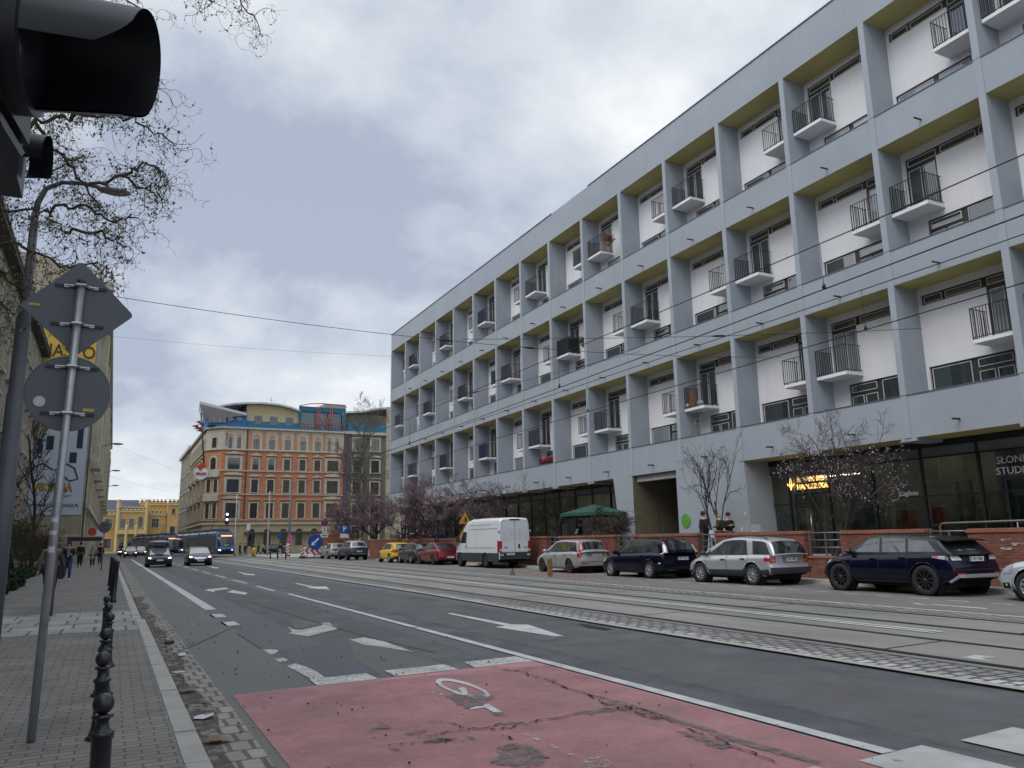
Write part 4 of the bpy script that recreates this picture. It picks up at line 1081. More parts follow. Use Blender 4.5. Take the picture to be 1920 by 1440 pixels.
t = text_mb('RANGE  ROVER', .085, .006, spacing=1.35, bold=.002); p = cc.bend(-2.18, 0, 1.0); t.xf(Matrix.Translation((p[0] - .02, 0, 1.005)) @ Matrix.Rotation(-PI / 2, 4, 'Z')); t.build('tailgate_lettering', M_chrome, suv, world=False)
M_skid = mat('silver skid plate', (.42, .43, .44), .4, metal=.4)
m = MB()
for (a, b, c_, d_) in [(-.95, .36, -.72, .53), (.95, .36, .72, .53)]:
    pts = [(a, b), (a * .93, b - .03), (c_, d_ - .08), (c_, d_)]
    m.prism([(cc.bend(-2.18, y, z)[0] - .01, y, z) for y, z in pts], (-.03, 0, 0))
m.box(-2.24, -2.14, -.72, .72, .455, .53)
fixn(m.build('skid_plate', M_skid, suv, world=False))

# 2 silver crossover with dark cladding
silver = paint('silver paint', (.50, .51, .525), .55, .32)
P_cross = dict(L=4.23, W=1.755, rw=.325, ra=.40, wheels=(1.28, -1.22), belt=.98, spokes=(9, .018, .034), rim=M_alloy, ftap=.13, rtap=.06,
    deck=[(-2.115, .98), (-1.5, 1.0), (0, .97), (.8, .93), (1.15, .90), (1.75, .80), (2.115, .66)], sill=[(-2.115, .36), (-1.7, .27), (1.7, .25), (2.115, .30)],
    roof=[(-2.04, .97), (-1.93, 1.25), (-1.78, 1.47), (-1.5, 1.55), (-.6, 1.615), (-.1, 1.605), (.32, 1.53), (.8, 1.28), (1.42, .86)], tum=.30, rsm=8, rlean=[(.3, .05), (.42, 0), (.56, 0), (.62, .06), (.98, .10)],
    backing=[(-.98, 1.22, -.84, .2, .99, 1.56), (-1.92, -1.20, -1.66, -1.10, 1.01, 1.52)],
    windows=[(-.02, .78, .02, .2, 1.0, 1.54), (-.92, -.14, -.80, -.10, 1.0, 1.54), (-1.88, -1.26, -1.62, -1.16, 1.03, 1.50), (.86, 1.18, .80, .84, .965, 1.2)],
    wind=(1.34, .34, .01, .07), rearwin=(-2.02, -1.80, .012, .06), glass=M_glassl,
    doors=[(-.06, .98, .10, .985, .10, .80), (-1.02, -.07, .10, .985, -.82, .82)], handlemat=M_plast,
    clad=[(-2.1, 2.08, .0, .31)],
    ends=[([(-.85, .36), (.85, .36), (.85, .555), (-.85, .555)], -1, M_plast, 'bumper'), ([(-.32, .69), (.32, .69), (.32, .88), (-.32, .88)], -1, mat('plate recess', (.2, .2, .21), .5), 'plate_recess')],
    lamps=[(-2.09, -1.80, .66, .94, M_taill, 'tail_light', lambda u, v: (u, .5 + (v - .5) * (.55 + .45 * (1 - u)))), (1.70, 2.02, .74, .95, M_headl, 'headlight')],
    elamps=[([(.60, .71), (.80, .68), (.80, .92), (.58, .90)], -1, M_taill, 'tail_light'), ([(.62, .74), (.76, .73), (.76, .80), (.62, .80)], -1, M_amber, 'indicator')],
    mirror=(1.02, 1.04), mirmat=M_plast, rails=(-1.6, .1, M_plast), rplate=('DW 1028S', .79, 0))
squash(P_cross, .125)
cx_, _c = make_car('parked_car', 'silver crossover with dark grey lower cladding, between navy estate and blue SUV', 'car', (18.95, 20.55, 0), HD(0), silver, P_cross, ROWG)

# 3 navy estate
P_est = dict(L=4.47, W=1.84, rw=.315, ra=.375, wheels=(1.34, -1.30), belt=.95, spokes=(9, .016, .040), rim=M_alloy, ftap=.12, rtap=.07,
    deck=[(-2.235, .93), (-1.5, .97), (0, .93), (.8, .91), (1.2, .88), (1.8, .79), (2.235, .64)], sill=[(-2.235, .33), (-1.7, .22), (1.75, .20), (2.235, .25)],
    roof=[(-2.18, .93), (-1.98, 1.27), (-1.84, 1.42), (-1.5, 1.46), (-.5, 1.49), (.0, 1.475), (.35, 1.41), (.7, 1.24), (1.40, .86)], tum=.34, rsm=8, rlean=[(.25, .06), (.42, 0), (.6, 0), (.93, .10)],
    backing=[(-1.86, 1.16, -1.55, .24, .955, 1.43)],
    windows=[(.0, 1.08, .05, .30, .97, 1.42), (-.86, -.08, -.78, -.02, .97, 1.42), (-1.80, -.95, -1.50, -.86, .985, 1.40)],
    wind=(1.33, .40, .01, .07), rearwin=(-2.12, -1.88, .012, .10), glass=M_glassl,
    doors=[(-.03, 1.02, .08, .985, .10, .82), (-1.02, -.04, .08, .985, -.85, .85)],
    ends=[([(-.82, .40), (.82, .40), (.82, .425), (-.82, .425)], -1, M_under, 'bumper_gap')],
    lamps=[(1.70, 2.1, .70, .94, M_headl, 'headlight'), (-2.1, -1.95, .40, .48, M_tailw, 'reflector')], elamps=[([(.30, .30), (.70, .30), (.70, .36), (.30, .36)], -1, M_plast, 'lower_bumper')],
    mirror=(.95, 1.0), rails=(-1.75, .0, M_plast), rplate=('DW 1178Y', .74, 0), rpy=-.05)
nav2 = paint('midnight paint', (.0012, .0028, .012), 0, .16)
es_, ec = make_car('parked_car', 'midnight blue estate car with tall white and red tail lamps, parked by the gateway', 'car', (19.27, 26.45, 0), HD(0), nav2, P_est, ROWG)
def tall_lamps(c, r, z0, z1, mats, w_=.10, base=None):
    for sg in (1, -1):
        for k, (a, b, mm) in enumerate(mats):
            m = MB(); vs = []; n = 8
            for i in range(n + 1):
                z = z0 + (z1 - z0) * (a + (b - a) * i / n); 
                x = c.x0
                for q in range(60):
                    if c.rf(c.x0 + q * .01) >= z: x = c.x0 + q * .01; break
                if z < c.P['belt']: x = c.bend(-c.L / 2, c.W * .43, z)[0] + .0
                y = (c.ghw(x, z) if z >= c.P['belt'] - .02 else c.W / 2 * .93)
                p = c.ghp(x, sg * y, z) if z >= c.P['belt'] else (x, sg * y, z)
                wi = w_ * (1.5 - .8 * (a + (b - a) * i / n))
                vs += [(p[0] - .028, sg * (y - wi), z), (p[0] - .02, sg * (y + .012), z), (p[0] + wi * .9, sg * (y + .016), z)]
            fs = []
            for i in range(n):
                for q in range(2): fs.append((i * 3 + q, i * 3 + q + 1, i * 3 + q + 4, i * 3 + q + 3))
            m.add(vs, fs, True); fixn(m.build('tail_light', mm, r, world=False))
tall_lamps(ec, es_, .86, 1.36, [(0, .12, M_taill), (.12, .8, M_tailw), (.8, 1, M_taill)], .085)

# 4 silver estate
P_est2 = dict(P_est); P_est2.update(L=4.51, W=1.77, wheels=(1.36, -1.28), spokes=(5, .05, .06), rim=M_steelw, rplate=('DW 7005E', .80, 0), rails=None, rpy=-.05,
    lamps=[(1.75, 2.1, .70, .94, M_headl, 'headlight')], ends=[([(-.30, .72), (.42, .72), (.42, .90), (-.30, .90)], -1, mat('plate recess', (.2, .2, .21), .5), 'plate_recess'), ([(-.8, .50), (.8, .50), (.8, .515), (-.8, .515)], -1, M_under, 'bumper_gap')],
    elamps=[([(.45, .42), (.70, .42), (.70, .46), (.45, .46)], -1, M_taill, 'reflector')])
sv2 = paint('champagne silver paint', (.43, .425, .42), .5, .33)
es2, ec2 = make_car('parked_car', 'champagne silver estate with red tail lamps and steel wheels, behind the wooden post', 'car', (19.60, 32.95, 0), HD(1), sv2, P_est2, ROWG)
tall_lamps(ec2, es2, .74, 1.40, [(0, .3, M_taill), (.3, 1, M_taill)], .10)

# hatchbacks, sedan and others further along
P_hat = dict(P_cross); P_hat.update(L=4.24, W=1.80, rw=.32, ra=.375, wheels=(1.32, -1.28), belt=.93, clad=[], rails=None, detail=0,
    deck=[(-2.12, .92), (-1.5, .96), (0, .92), (.8, .90), (1.2, .87), (1.8, .78), (2.12, .64)], sill=[(-2.12, .32), (-1.7, .20), (1.7, .19), (2.12, .24)],
    roof=[(-2.08, .92), (-1.90, 1.20), (-1.72, 1.34), (-1.4, 1.39), (-.5, 1.43), (.0, 1.415), (.35, 1.35), (.7, 1.2), (1.38, .86)], rsm=8,
    backing=[(-1.40, 1.12, -1.2, .24, .935, 1.38)], windows=[(.0, 1.05, .05, .3, .95, 1.37), (-.86, -.08, -.78, -.02, .95, 1.37), (-1.30, -.92, -1.16, -.85, .97, 1.35)],
    wind=(1.32, .40, .01, .07), rearwin=(-2.04, -1.78, .012, .12), mirror=(.95, .98), mirmat=M_plast,
    doors=[(-.03, 1.0, .08, .985, .1, .82), (-1.0, -.04, .08, .985, -.85, .85)], handlemat=M_plast,
    ends=[([(-.7, .24), (.7, .24), (.7, .38), (-.7, .38)], -1, M_plast, 'diffuser')], lamps=[(-2.09, -1.86, .72, .94, M_taill, 'tail_light'), (1.7, 2.0, .74, .95, M_headl, 'headlight')],
    elamps=[([(.42, .74), (.80, .72), (.80, .86), (.42, .84)], -1, M_taill, 'tail_light')], rplate=('DW 4K1', .62, 0))
yel = paint('yellow paint', (.62, .40, .03), .0, .3)
make_car('parked_car', 'yellow hatchback with dark rear window, parked by the far end of the brick wall', 'car', (19.85, 60.2, .06), HD(1), yel, P_hat, ROWG)
P_hat2 = dict(P_hat); P_hat2.update(roofmat=None)
dg = paint('dark green grey paint', (.030, .036, .036), .4, .28)
P_hat2['roofmat'] = dg
make_car('parked_car', 'dark grey hatchback parked between yellow hatchback and red saloon', 'car', (19.95, 55.6, .04), HD(1), dg, P_hat2, ROWG)
P_sed = dict(P_hat); P_sed.update(L=4.66, W=1.76, wheels=(1.36, -1.34), belt=.94, roofmat=None, rim=M_steelw, spokes=(5, .05, .06),
    deck=[(-2.33, .93), (-1.9, .98), (-1.5, .98), (0, .93), (.8, .90), (1.2, .87), (1.9, .78), (2.33, .64)], sill=[(-2.33, .32), (-1.8, .20), (1.8, .19), (2.33, .24)],
    roof=[(-1.95, .95), (-1.25, 1.28), (-.95, 1.38), (-.4, 1.42), (.0, 1.41), (.35, 1.34), (.7, 1.19), (1.38, .86)],
    backing=[(-1.32, 1.12, -.98, .24, .945, 1.37)], windows=[(.0, 1.05, .05, .3, .96, 1.36), (-.86, -.08, -.78, -.02, .96, 1.36), (-1.24, -.92, -1.02, -.85, .98, 1.3)],
    rearwin=(-1.86, -1.15, .012, .09), ends=[([(-.8, .55), (.8, .55), (.8, .565), (-.8, .565)], -1, M_under, 'bumper_gap')],
    lamps=[(-2.3, -2.05, .72, .93, M_taill, 'tail_light'), (1.85, 2.2, .74, .95, M_headl, 'headlight')], elamps=[([(.50, .74), (.78, .72), (.78, .88), (.50, .88)], -1, M_taill, 'tail_light')], rplate=('DW 1LG', .48, 0))
redp = paint('dark red paint', (.16, .012, .018), .2, .3); P_sed['roofmat'] = redp
make_car('parked_car', 'dark red saloon parked in front of the white van', 'car', (19.85, 51.0, .03), HD(1), redp, P_sed, ROWG)
P_s2 = dict(P_suv); P_s2.update(belt=1.02, mirror=(.95, 1.13), backing=[(-1.78, 1.02, -1.5, .44, 1.085, 1.54)], windows=[(.02, .98, .08, .46, 1.10, 1.52), (-.78, -.06, -.72, .0, 1.105, 1.52), (-1.62, -.86, -1.36, -.80, 1.12, 1.50)], L=4.43, W=1.87, detail=0, rplate=('WX 7805', .70, 0), rim=M_steelw, roofmat=paint('pale silver roof', (.40, .41, .42), .4), trimmat=M_plast, clad=[(-2.15, 2.15, 0, .22)],
    rlean=[(.3, .08), (.5, 0), (.7, 0), (1.0, .08)], lamps=[(-2.15, -1.95, .80, .99, M_taill, 'tail_light')], elamps=[([(.62, .98), (.82, .92), (.82, 1.06), (.62, 1.04)], -1, M_taill, 'tail_light')],
    roof=[(-2.1, 1.02), (-1.85, 1.40), (-1.7, 1.54), (-1.2, 1.62), (-.5, 1.65), (.0, 1.64), (.38, 1.58), (.62, 1.47), (1.32, 1.0)], rearwin=(-2.02, -1.78, .012, .12),
    ends=[([(-.6, .44), (.6, .44), (.6, .50), (-.6, .50)], -1, M_alloy, 'bumper_trim')])
P_s2['deck'] = [(-2.215, 1.03), (-1.6, 1.09), (0, 1.04), (.75, 1.02), (1.2, .99), (1.9, .90), (2.215, .78)]; P_s2['sill'] = [(-2.215, .42), (-1.75, .30), (1.7, .27), (2.215, .33)]
tg = paint('teal grey paint', (.045, .062, .078), .4, .3); P_s2['handlemat'] = tg
make_car('parked_car', 'dark teal grey SUV with pale roof, near the blue arrow sign', 'car', (19.75, 72.2, .08), HD(0), tg, P_s2, ROWG)
P_e3 = dict(P_est2); P_e3.update(detail=0, rim=M_alloy)
e3, c3 = make_car('parked_car', 'grey silver estate car farthest along the row beside the chevron barrier', 'car', (20.0, 80.6, .05), HD(0), paint('warm silver paint', (.36, .355, .35), .5, .35), P_e3, ROWG)
# white silver saloon cut by the right edge
P_pas = dict(P_sed); P_pas.update(L=4.77, W=1.83, rw=.325, ra=.39, wheels=(1.46, -1.25), detail=1, rim=M_alloy, spokes=(10, .014, .036), roofmat=None, rplate=None, fplate=None,
    deck=[(-2.385, .93), (-1.5, .98), (0, .95), (.8, .93), (1.2, .91), (1.8, .84), (2.15, .76), (2.385, .66)], sill=[(-2.385, .32), (-1.8, .22), (1.8, .19), (2.385, .22)], ftap=.11, fb=.24,
    lamps=[(1.86, 2.22, .66, .95, M_headl, 'headlight', lambda u, v: (u, .5 + (v - .5) * (.6 + .4 * (1 - u)))), (1.98, 2.24, .12, .34, M_under, 'fog_lamp_recess'), (2.06, 2.12, .22, .30, M_tailw, 'fog_lamp')],
    elamps=[([(.50, .60), (.82, .58), (.82, .70), (.50, .70)], 1, M_headl, 'headlight'), ([(.0, .58), (.46, .58), (.46, .68), (.0, .68)], 1, M_plast, 'grille')], ends=[])
pas = paint('ice silver paint', (.56, .60, .63), .45, .28); P_pas['roofmat'] = pas; P_pas['handlemat'] = pas; P_pas['mirmat'] = pas
make_car('parked_car', 'ice silver saloon cut off by the right picture edge, front wheel showing', 'car', (18.9, 9.30, 0), HD(0), pas, P_pas, ROWG)

# --- oncoming cars with lit headlamps (front faces the camera)
P_leaf = dict(P_hat); P_leaf.update(L=4.48, W=1.79, rplate=None, fplate=('', .52), lamps=[], detail=0, wheels=(1.4, -1.3), ftap=.12,
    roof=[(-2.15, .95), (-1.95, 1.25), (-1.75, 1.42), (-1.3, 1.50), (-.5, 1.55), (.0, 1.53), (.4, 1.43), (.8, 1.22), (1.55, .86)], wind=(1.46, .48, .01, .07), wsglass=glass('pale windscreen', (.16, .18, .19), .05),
    deck=[(-2.24, .94), (-1.5, .97), (0, .94), (.8, .92), (1.3, .90), (1.9, .80), (2.24, .68)], sill=[(-2.24, .32), (-1.7, .20), (1.7, .19), (2.24, .24)],
    ends=[([(-.45, .38), (.45, .38), (.45, .62), (-.45, .62)], 1, M_under, 'grille'), ([(-.75, .24), (.75, .24), (.75, .34), (-.75, .34)], 1, M_plast, 'lower_bumper')],
    elamps=[([(.50, .60), (.80, .62), (.80, .78), (.56, .72)], 1, M_headl, 'headlight'), ([(.60, .64), (.76, .65), (.76, .72), (.60, .70)], 1, M_lit, 'headlight_bulb')])
blk = paint('black paint', (.022, .022, .026), .3, .3); P_leaf['roofmat'] = blk; P_leaf['mirmat'] = blk
lf, lc = make_car('car', 'dark oncoming hatchback carrying a grey roof box, headlamps lit', 'car', (3.22, 66.6, 0), R(-90), blk, P_leaf)
m = MB(); m.prism([(.55, 1.64, z) for z in (1.62,)] * 1 + [(-1.4, .0, 1.62)], (0, 0, 0)) if False else None
m = MB(); m.ball((-.3, .0, 1.84), .5, 16, 8, (2.2, 1.5, .24))
m.build('roof_box', mat('roof box grey', (.38, .39, .40), .4), lf, world=False)
m = MB()
for x in (-.9, .2): m.box(x - .03, x + .03, -.66, .66, 1.58, 1.64); m.box(x - .03, x + .03, -.64, -.58, 1.45, 1.6); m.box(x - .03, x + .03, .58, .64, 1.45, 1.6)
m.build('roof_bar', M_plast, lf, world=False)
P_op = dict(P_leaf); P_op.update(L=4.83, W=1.86, wheels=(1.42, -1.32), fplate=('DW 6A', .40),
    roof=P_sed['roof'][:-1] + [(1.5, .86)], wind=(1.42, .44, .01, .07), rearwin=(-1.86, -1.15, .012, .09), deck=[(-2.415, .93), (-1.5, .98), (0, .95), (.8, .92), (1.3, .90), (2.0, .80), (2.415, .66)], sill=[(-2.415, .32), (-1.7, .2), (1.7, .19), (2.415, .24)],
    ends=[([(-.48, .50), (.48, .50), (.52, .66), (-.52, .66)], 1, M_chrome, 'grille'), ([(-.7, .24), (.7, .24), (.7, .34), (-.7, .34)], 1, M_under, 'lower_bumper')])
make_car('car', 'black oncoming saloon with chrome grille, right of the roof box car', 'car', (6.2, 68.4, 0), R(-91), blk, P_op)
# ------------------------------------------------------------------ white panel van
M_van = mat('van white', (.66, .68, .70), .32, var=.05, scale=1.2, coat=.5)
van = empty('panel_van', (19.95, 42.9, .08), R(89), 'tall white panel van with black bumper and lower panels, parked in the row', 'van', ROWG)
VL, VW = 6.9, 1.94
def vzr(x):
    return VZ(x)
VZ = smooth_tab([(-3.45, 2.56), (-3.38, 2.66), (-2, 2.70), (.6, 2.70), (1.35, 2.58), (1.9, 2.15), (2.45, 1.42), (2.75, 1.22), (3.25, 1.02), (3.45, .84)], 200, 5)
VB = lerp_fn([(-3.45, .44), (-3.0, .34), (2.9, .30), (3.45, .30)])
VWX = (2.35, -1.55); VR = .36; VA = .44
def vhw(x):
    a = x / 3.45; e = 3.45 - abs(x); f = 1 - (.13 * max(0, a) ** 4); 
    if e < .14: f *= 1 - .05 * (1 - e / .14) ** 2
    return VW / 2 * f
def vy(x, z): return vhw(x) * (1 - .025 * max(0, .75 - z)) - .055 * max(0, z - 1.15)
def vend(x, y, z):
    w_ = min(1, max(0, (x - 2.7) / .75)); return (x - w_ * w_ * .26 * (y / .97) ** 2 - w_ * w_ * .1 * max(0, z - .6), y, z)
def vside(x, s, off=0, sg=1):
    zb, zt = VB(x), vzr(x); rc = min(.20, (zt - zb) * .3); z = zb + (zt - rc - zb) * s
    for xw in VWX:
        d = abs(x - xw)
        if d < VA: z = max(z, VR + math.sqrt(VA * VA - d * d))
    return vend(x, sg * (vy(x, z) + off), z)
def van_body():
    m = MB(); xs = sorted(set([round(-3.45 + 6.9 * i / 60, 3) for i in range(61)] + [round(xw + VA * math.cos(PI * i / 14), 3) for xw in VWX for i in range(15)] + [-3.43, -3.4, -3.35, 3.43, 3.4]))
    for sg in (1, -1):
        vs = []; fs = []
        for x in xs:
            row = [vside(x, i / 14, 0, sg) for i in range(15)]
            zt = vzr(x); rc = min(.20, (zt - VB(x)) * .3); y0 = vy(x, zt - rc)
            for k in range(1, 4):
                a = PI / 2 * k / 3; row.append(vend(x, sg * (y0 - rc * (1 - math.cos(a))), zt - rc + rc * math.sin(a)))
            for k in range(1, 5): row.append(vend(x, sg * (y0 - rc) * (1 - k / 4), zt + .03 * (k / 4)))
            vs += row
        w_ = len(row)
        for i in range(len(xs) - 1):
            for k in range(w_ - 1):
                q = (i * w_ + k, (i + 1) * w_ + k, (i + 1) * w_ + k + 1, i * w_ + k + 1); fs.append(q[::-1] if sg > 0 else q)
        m.add(vs, fs, True)
        o = len(m.v) - len(vs)
    for x in (xs[0], xs[-1]):
        zb, zt = VB(x), vzr(x); rows = []
        for i in range(15):
            z = zb + (zt - zb) * i / 14; y = vy(x, z) - max(0, .2 - (zt - z)) ** 2 * 4; rows += [vend(x, y * (1 - k / 5), z) for k in range(11)]
        m.add(rows, [(a * 11 + k, (a + 1) * 11 + k, (a + 1) * 11 + k + 1, a * 11 + k + 1) if x < 0 else (a * 11 + k, a * 11 + k + 1, (a + 1) * 11 + k + 1, (a + 1) * 11 + k) for a in range(14) for k in range(10)], True)
    return m
VB_ = lambda m, n, mm, par=van: m.build(n, mm, par, world=False)
VB_(van_body(), 'body', M_van)
m = MB(); m.box(-3.2, 3.0, -.7, .7, .26, 1.0)
for xw in VWX:
    for sg in (1, -1): m.lathe([(VA + .002, 0), (VA + .002, -sg * .25), (.05, -sg * .25)], 18, (xw, sg * (VW / 2 - .05), VR), 'Y', True, False)
VB_(m, 'underbody', M_under)
for xw in VWX:
    for sg in (1, -1): wheel_parts(van, xw, sg * (VW / 2 - .14), VR, .22, sg, (8, .03, .05), M_steelw)
def vpatch(x0, x1, z0, z1, sg, off, mm, nm, nu=24, nv=4, taper=None):
    m = MB(); vs = []
    for j in range(nv + 1):
        for i in range(nu + 1):
            v = j / nv; xa, xb = x0, x1
            if taper: xa, xb = x0 + taper[0] * v, x1 + taper[1] * v
            x = xa + (xb - xa) * i / nu; z = z0 + (z1 - z0) * v
            for xw in VWX:
                d = abs(x - xw)
                if d < VA: z = max(z, min(VR + math.sqrt(VA * VA - d * d), z1 + .18 if nm == 'cladding' else 9))
            vs.append(vend(x, sg * (vy(x, z) + off), z))
    w_ = nu + 1
    m.add(vs, [(j * w_ + i, j * w_ + i + 1, (j + 1) * w_ + i + 1, (j + 1) * w_ + i) if sg < 0 else (j * w_ + i, (j + 1) * w_ + i, (j + 1) * w_ + i + 1, j * w_ + i + 1) for j in range(nv) for i in range(nu)], True)
    return VB_(m, nm, mm)
M_vseam = mat('van seam', (.25, .26, .27), .5, var=0)
for sg in (1, -1):
    vpatch(-3.40, 3.1, .30, .76, sg, .012, M_plast, 'cladding', 70)
    vpatch(1.25, 2.30, 1.32, 1.98, sg, .008, M_glassc, 'side_window', 10, 5, (.02, -.44))
    for (a, b) in ((1.12, 1.13), (2.35, 2.36), (-.2, -.19)): vpatch(a, b + .008, .78, 2.0, sg, .006, M_vseam, 'door_gap', 1, 8)
    vpatch(-3.0, .95, 1.02, 1.05, sg, .008, M_vseam, 'moulding', 30, 1); vpatch(-3.1, 1.0, 2.08, 2.11, sg, .008, M_vseam, 'moulding', 30, 1); vpatch(-2.3, .8, 2.32, 2.34, sg, .008, M_vseam, 'moulding', 30, 1)
    vpatch(1.22, 1.30, .98, 1.22, sg, .02, M_under, 'handle', 2, 2)
    vpatch(-3.44, -3.24, .78, 1.42, sg, .014, M_taill, 'tail_light', 3, 6)
    VB_(MB().box(-3.475, -3.44, sg * .93, sg * .80, .80, 1.40), 'tail_light', M_taill); VB_(MB().box(-3.478, -3.44, sg * .929, sg * .80, .86, .98), 'tail_light', M_tailw)
    vpatch(2.72, 3.2, .95, 1.12, sg, .012, M_headl, 'headlight', 6, 4)
    m = MB(); m.cbox((2.30, sg * 1.13, 1.55), .12, .20, .36); m.cbox((2.3, sg * 1.02, 1.42), .06, .2, .05); VB_(m, 'mirror', M_plast)
    m = MB()
    for z in (1.95, ): m.cbox((-3.40, sg * .965, z), .16, .07, .09)
    VB_(m, 'hinge', mat('hinge grey', (.45, .46, .47), .5))
    d = VB_(MB().box(-3.462, -3.452, sg * .02, sg * .80, .82, 2.48), 'rear_door', M_van)
    m = MB()
    for (y0, y1, z0, z1) in ((.02, .80, .815, .82), (.80, .806, .82, 2.48), (.02, .80, 2.48, 2.486)): m.box(-3.464, -3.45, sg * y0, sg * y1, z0, z1)
    VB_(m, 'door_gap', M_vseam, d)
    VB_(MB().box(-3.4655, -3.4625, sg * .10, sg * .72, 1.42, 2.06), 'panel_recess', mat('van panel', (.60, .62, .645), .35, coat=.4), d)
VB_(MB().box(-3.461, -3.450, -.02, .02, .82, 2.5), 'door_gap', M_vseam)
VB_(MB().box(-3.476, -3.466, -.30, -.20, 1.0, 1.24), 'handle', M_under)
VB_(MB().box(-3.50, -3.35, -.92, .92, .42, .79), 'bumper', M_plast)
for sg in (1, -1): VB_(MB().box(-3.505, -3.495, sg * .90, sg * .72, .62, .70), 'reflector', M_tailw)
VB_(MB().box(-3.47, -3.42, -.30, .30, 2.53, 2.60), 'brake_light', M_under)
plate(van, (-3.51, .3, .70), 'PZ 4JV09', -PI / 2)
for s_, y in (('IVECO', .56), ('DAILY', -.66)):
    t = text_mb(s_, .085, .004, bold=.003); t.xf(Matrix.Translation((-3.468, y, 1.05)) @ Matrix.Rotation(-PI / 2, 4, 'Z')); VB_(t, 'lettering', M_ink)
m = MB(); vs = []
for j in range(6):
    for i in range(9):
        x = 1.36 + (2.40 - 1.36) * j / 5; y = -.72 + 1.44 * i / 8; vs.append((x + .02, y * (1 + .1 * j / 5), VZ(x) + .032 - .03 * abs(y)))
m.add(vs, [(j * 9 + i, j * 9 + i + 1, (j + 1) * 9 + i + 1, (j + 1) * 9 + i) for j in range(5) for i in range(8)], True); VB_(m, 'windshield', M_glassc)

# ------------------------------------------------------------------ trams
M_tram = mat('tram blue', (.025, .075, .19), .25, var=.08, coat=.6)
M_tramw = mat('tram glazing', (.012, .016, .02), .06, var=.3, scale=1, coat=.8)
M_tramb = mat('tram bright blue', (.05, .20, .52), .3, coat=.5)
M_disp = mat('tram display', (1, .36, .14), emit=2.2, var=0)
def tram(loc, rz, label):
    r = empty('tram', loc, rz, label, 'tram', 'blue trams at the stop')
    B = lambda m, n, mm, par=r: m.build(n, mm, par, world=False)
    W2 = 1.2
    def sec(x, sc=1.0):
        pts = [(1.0, .35), (1.0, 1.0), (1.0, 2.2), (.97, 2.7), (.90, 3.05), (.72, 3.28), (.4, 3.38), (0, 3.4)]
        return [(x, y * W2 * sc, z) for y, z in pts] + [(x, -y * W2 * sc, z) for y, z in pts[-2::-1]]
    x = 0; lens = [7.2, 5.4, 7.2, 5.4, 6.5]
    for i, L_ in enumerate(lens):
        m = MB(); st = []
        if i == 0:
            # nose rakes back towards the roof
            for k in range(7):
                t = k / 6; rows = []
                for (xx, y, z) in sec(0): 
                    rake = .0 if z < 1.1 else (z - 1.1) ** 1.25 * .42
                    rnd_ = .38 * (y / W2) ** 2
                    rows.append((-t * 2.0 - (rake + rnd_) * (1 - t) ** 1.0, y * (.93 + .07 * min(1, t * 2)), z))
                st.append(rows)
            st.append(sec(-L_ + .12))
        else: st = [sec(x - .12), sec(x - L_ + .12)]
        n = len(st[0])
        m.add([p for s_ in st for p in s_], [(a * n + k, a * n + k + 1, (a + 1) * n + k + 1, (a + 1) * n + k) for a in range(len(st) - 1) for k in range(n - 1)], i != 0 and False)
        m.f.append([k for k in range(n)]); m.sm.append(False); m.f.append([(len(st) - 1) * n + k for k in range(n)][::-1]); m.sm.append(False)
        mod = B(m, 'car_module', M_tram)
        for sg in (1, -1):
            a, b = (x - 1.9 if i == 0 else x - .35), x - L_ + .35
            g = MB(); g.box(b, a, sg * (W2 + .004), sg * (W2 + .012), 1.25, 2.15); B(g, 'window_band', M_tramw, mod)
            d = MB(); xm = (a + b) / 2; d.box(xm - .65, xm + .65, sg * (W2 + .013), sg * (W2 + .02), .42, 2.3); B(d, 'door', M_tramw, mod)
        B(MB().box(x - L_ + .6, x - .8 - (1.2 if i == 0 else 0), -.7, .7, 3.36, 3.62), 'roof_unit', mat('tram roof grey', (.12, .14, .17), .6), mod)
        if i < 4: B(MB().box(x - L_ - .13, x - L_ + .13, -1.08, 1.08, .45, 3.15), 'gangway', M_under)
        x -= L_
    # driver's front
    def fr(y, z, off=.03):
        rake = .0 if z < 1.1 else (z - 1.1) ** 1.25 * .42
        return (-(rake + .38 * (y / W2) ** 2) + off, y * .93, z)
    def fpatch(y0, y1, z0, z1, mm, nm, off=.03):
        m = MB(); vs = [fr(y0 + (y1 - y0) * i / 8, z0 + (z1 - z0) * j / 4, off) for j in range(5) for i in range(9)]
        return B(m.add(vs, [(j * 9 + i, j * 9 + i + 1, (j + 1) * 9 + i + 1, (j + 1) * 9 + i) for j in range(4) for i in range(8)], True), nm, mm)
    fpatch(-1.0, 1.0, 1.30, 2.55, M_tramw, 'windscreen'); fpatch(-.98, .98, 2.58, 2.80, M_ink, 'display_case'); fpatch(-.6, .9, 2.62, 2.76, M_disp, 'display', .045)
    fpatch(-1.05, 1.05, .98, 1.26, M_tramb, 'front_panel'); fpatch(-.95, .95, .42, .80, M_under, 'bumper')
    fpatch(-.95, -.7, .84, .95, M_lit, 'headlight'); fpatch(.7, .95, .84, .95, mat('lamp pale', (.8, .85, .9), emit=1.5, var=0), 'headlight')
    m = MB(); m.tube([(-9, -.3, 3.6), (-8.2, 0, 4.4), (-9.0, .1, 5.0)], .035, 5); m.box(-9.05, -8.95, -.8, .8, 5.0, 5.05); B(m, 'pantograph', M_under)
    B(MB().box(.0, .03, -.3, .3, 1.42, 1.60).xf(Matrix.Translation((-.06, 0, 0))), 'notice', mat('yellow notice', (.5, .42, .1), .6))
    return r
tram((13.1, 108, .02), R(-84.6), 'nearer of two dark blue trams, in front of the orange corner building')
tram((8.7, 138.5, .02), R(-82.2), 'farther dark blue tram, seen behind the roof box car')

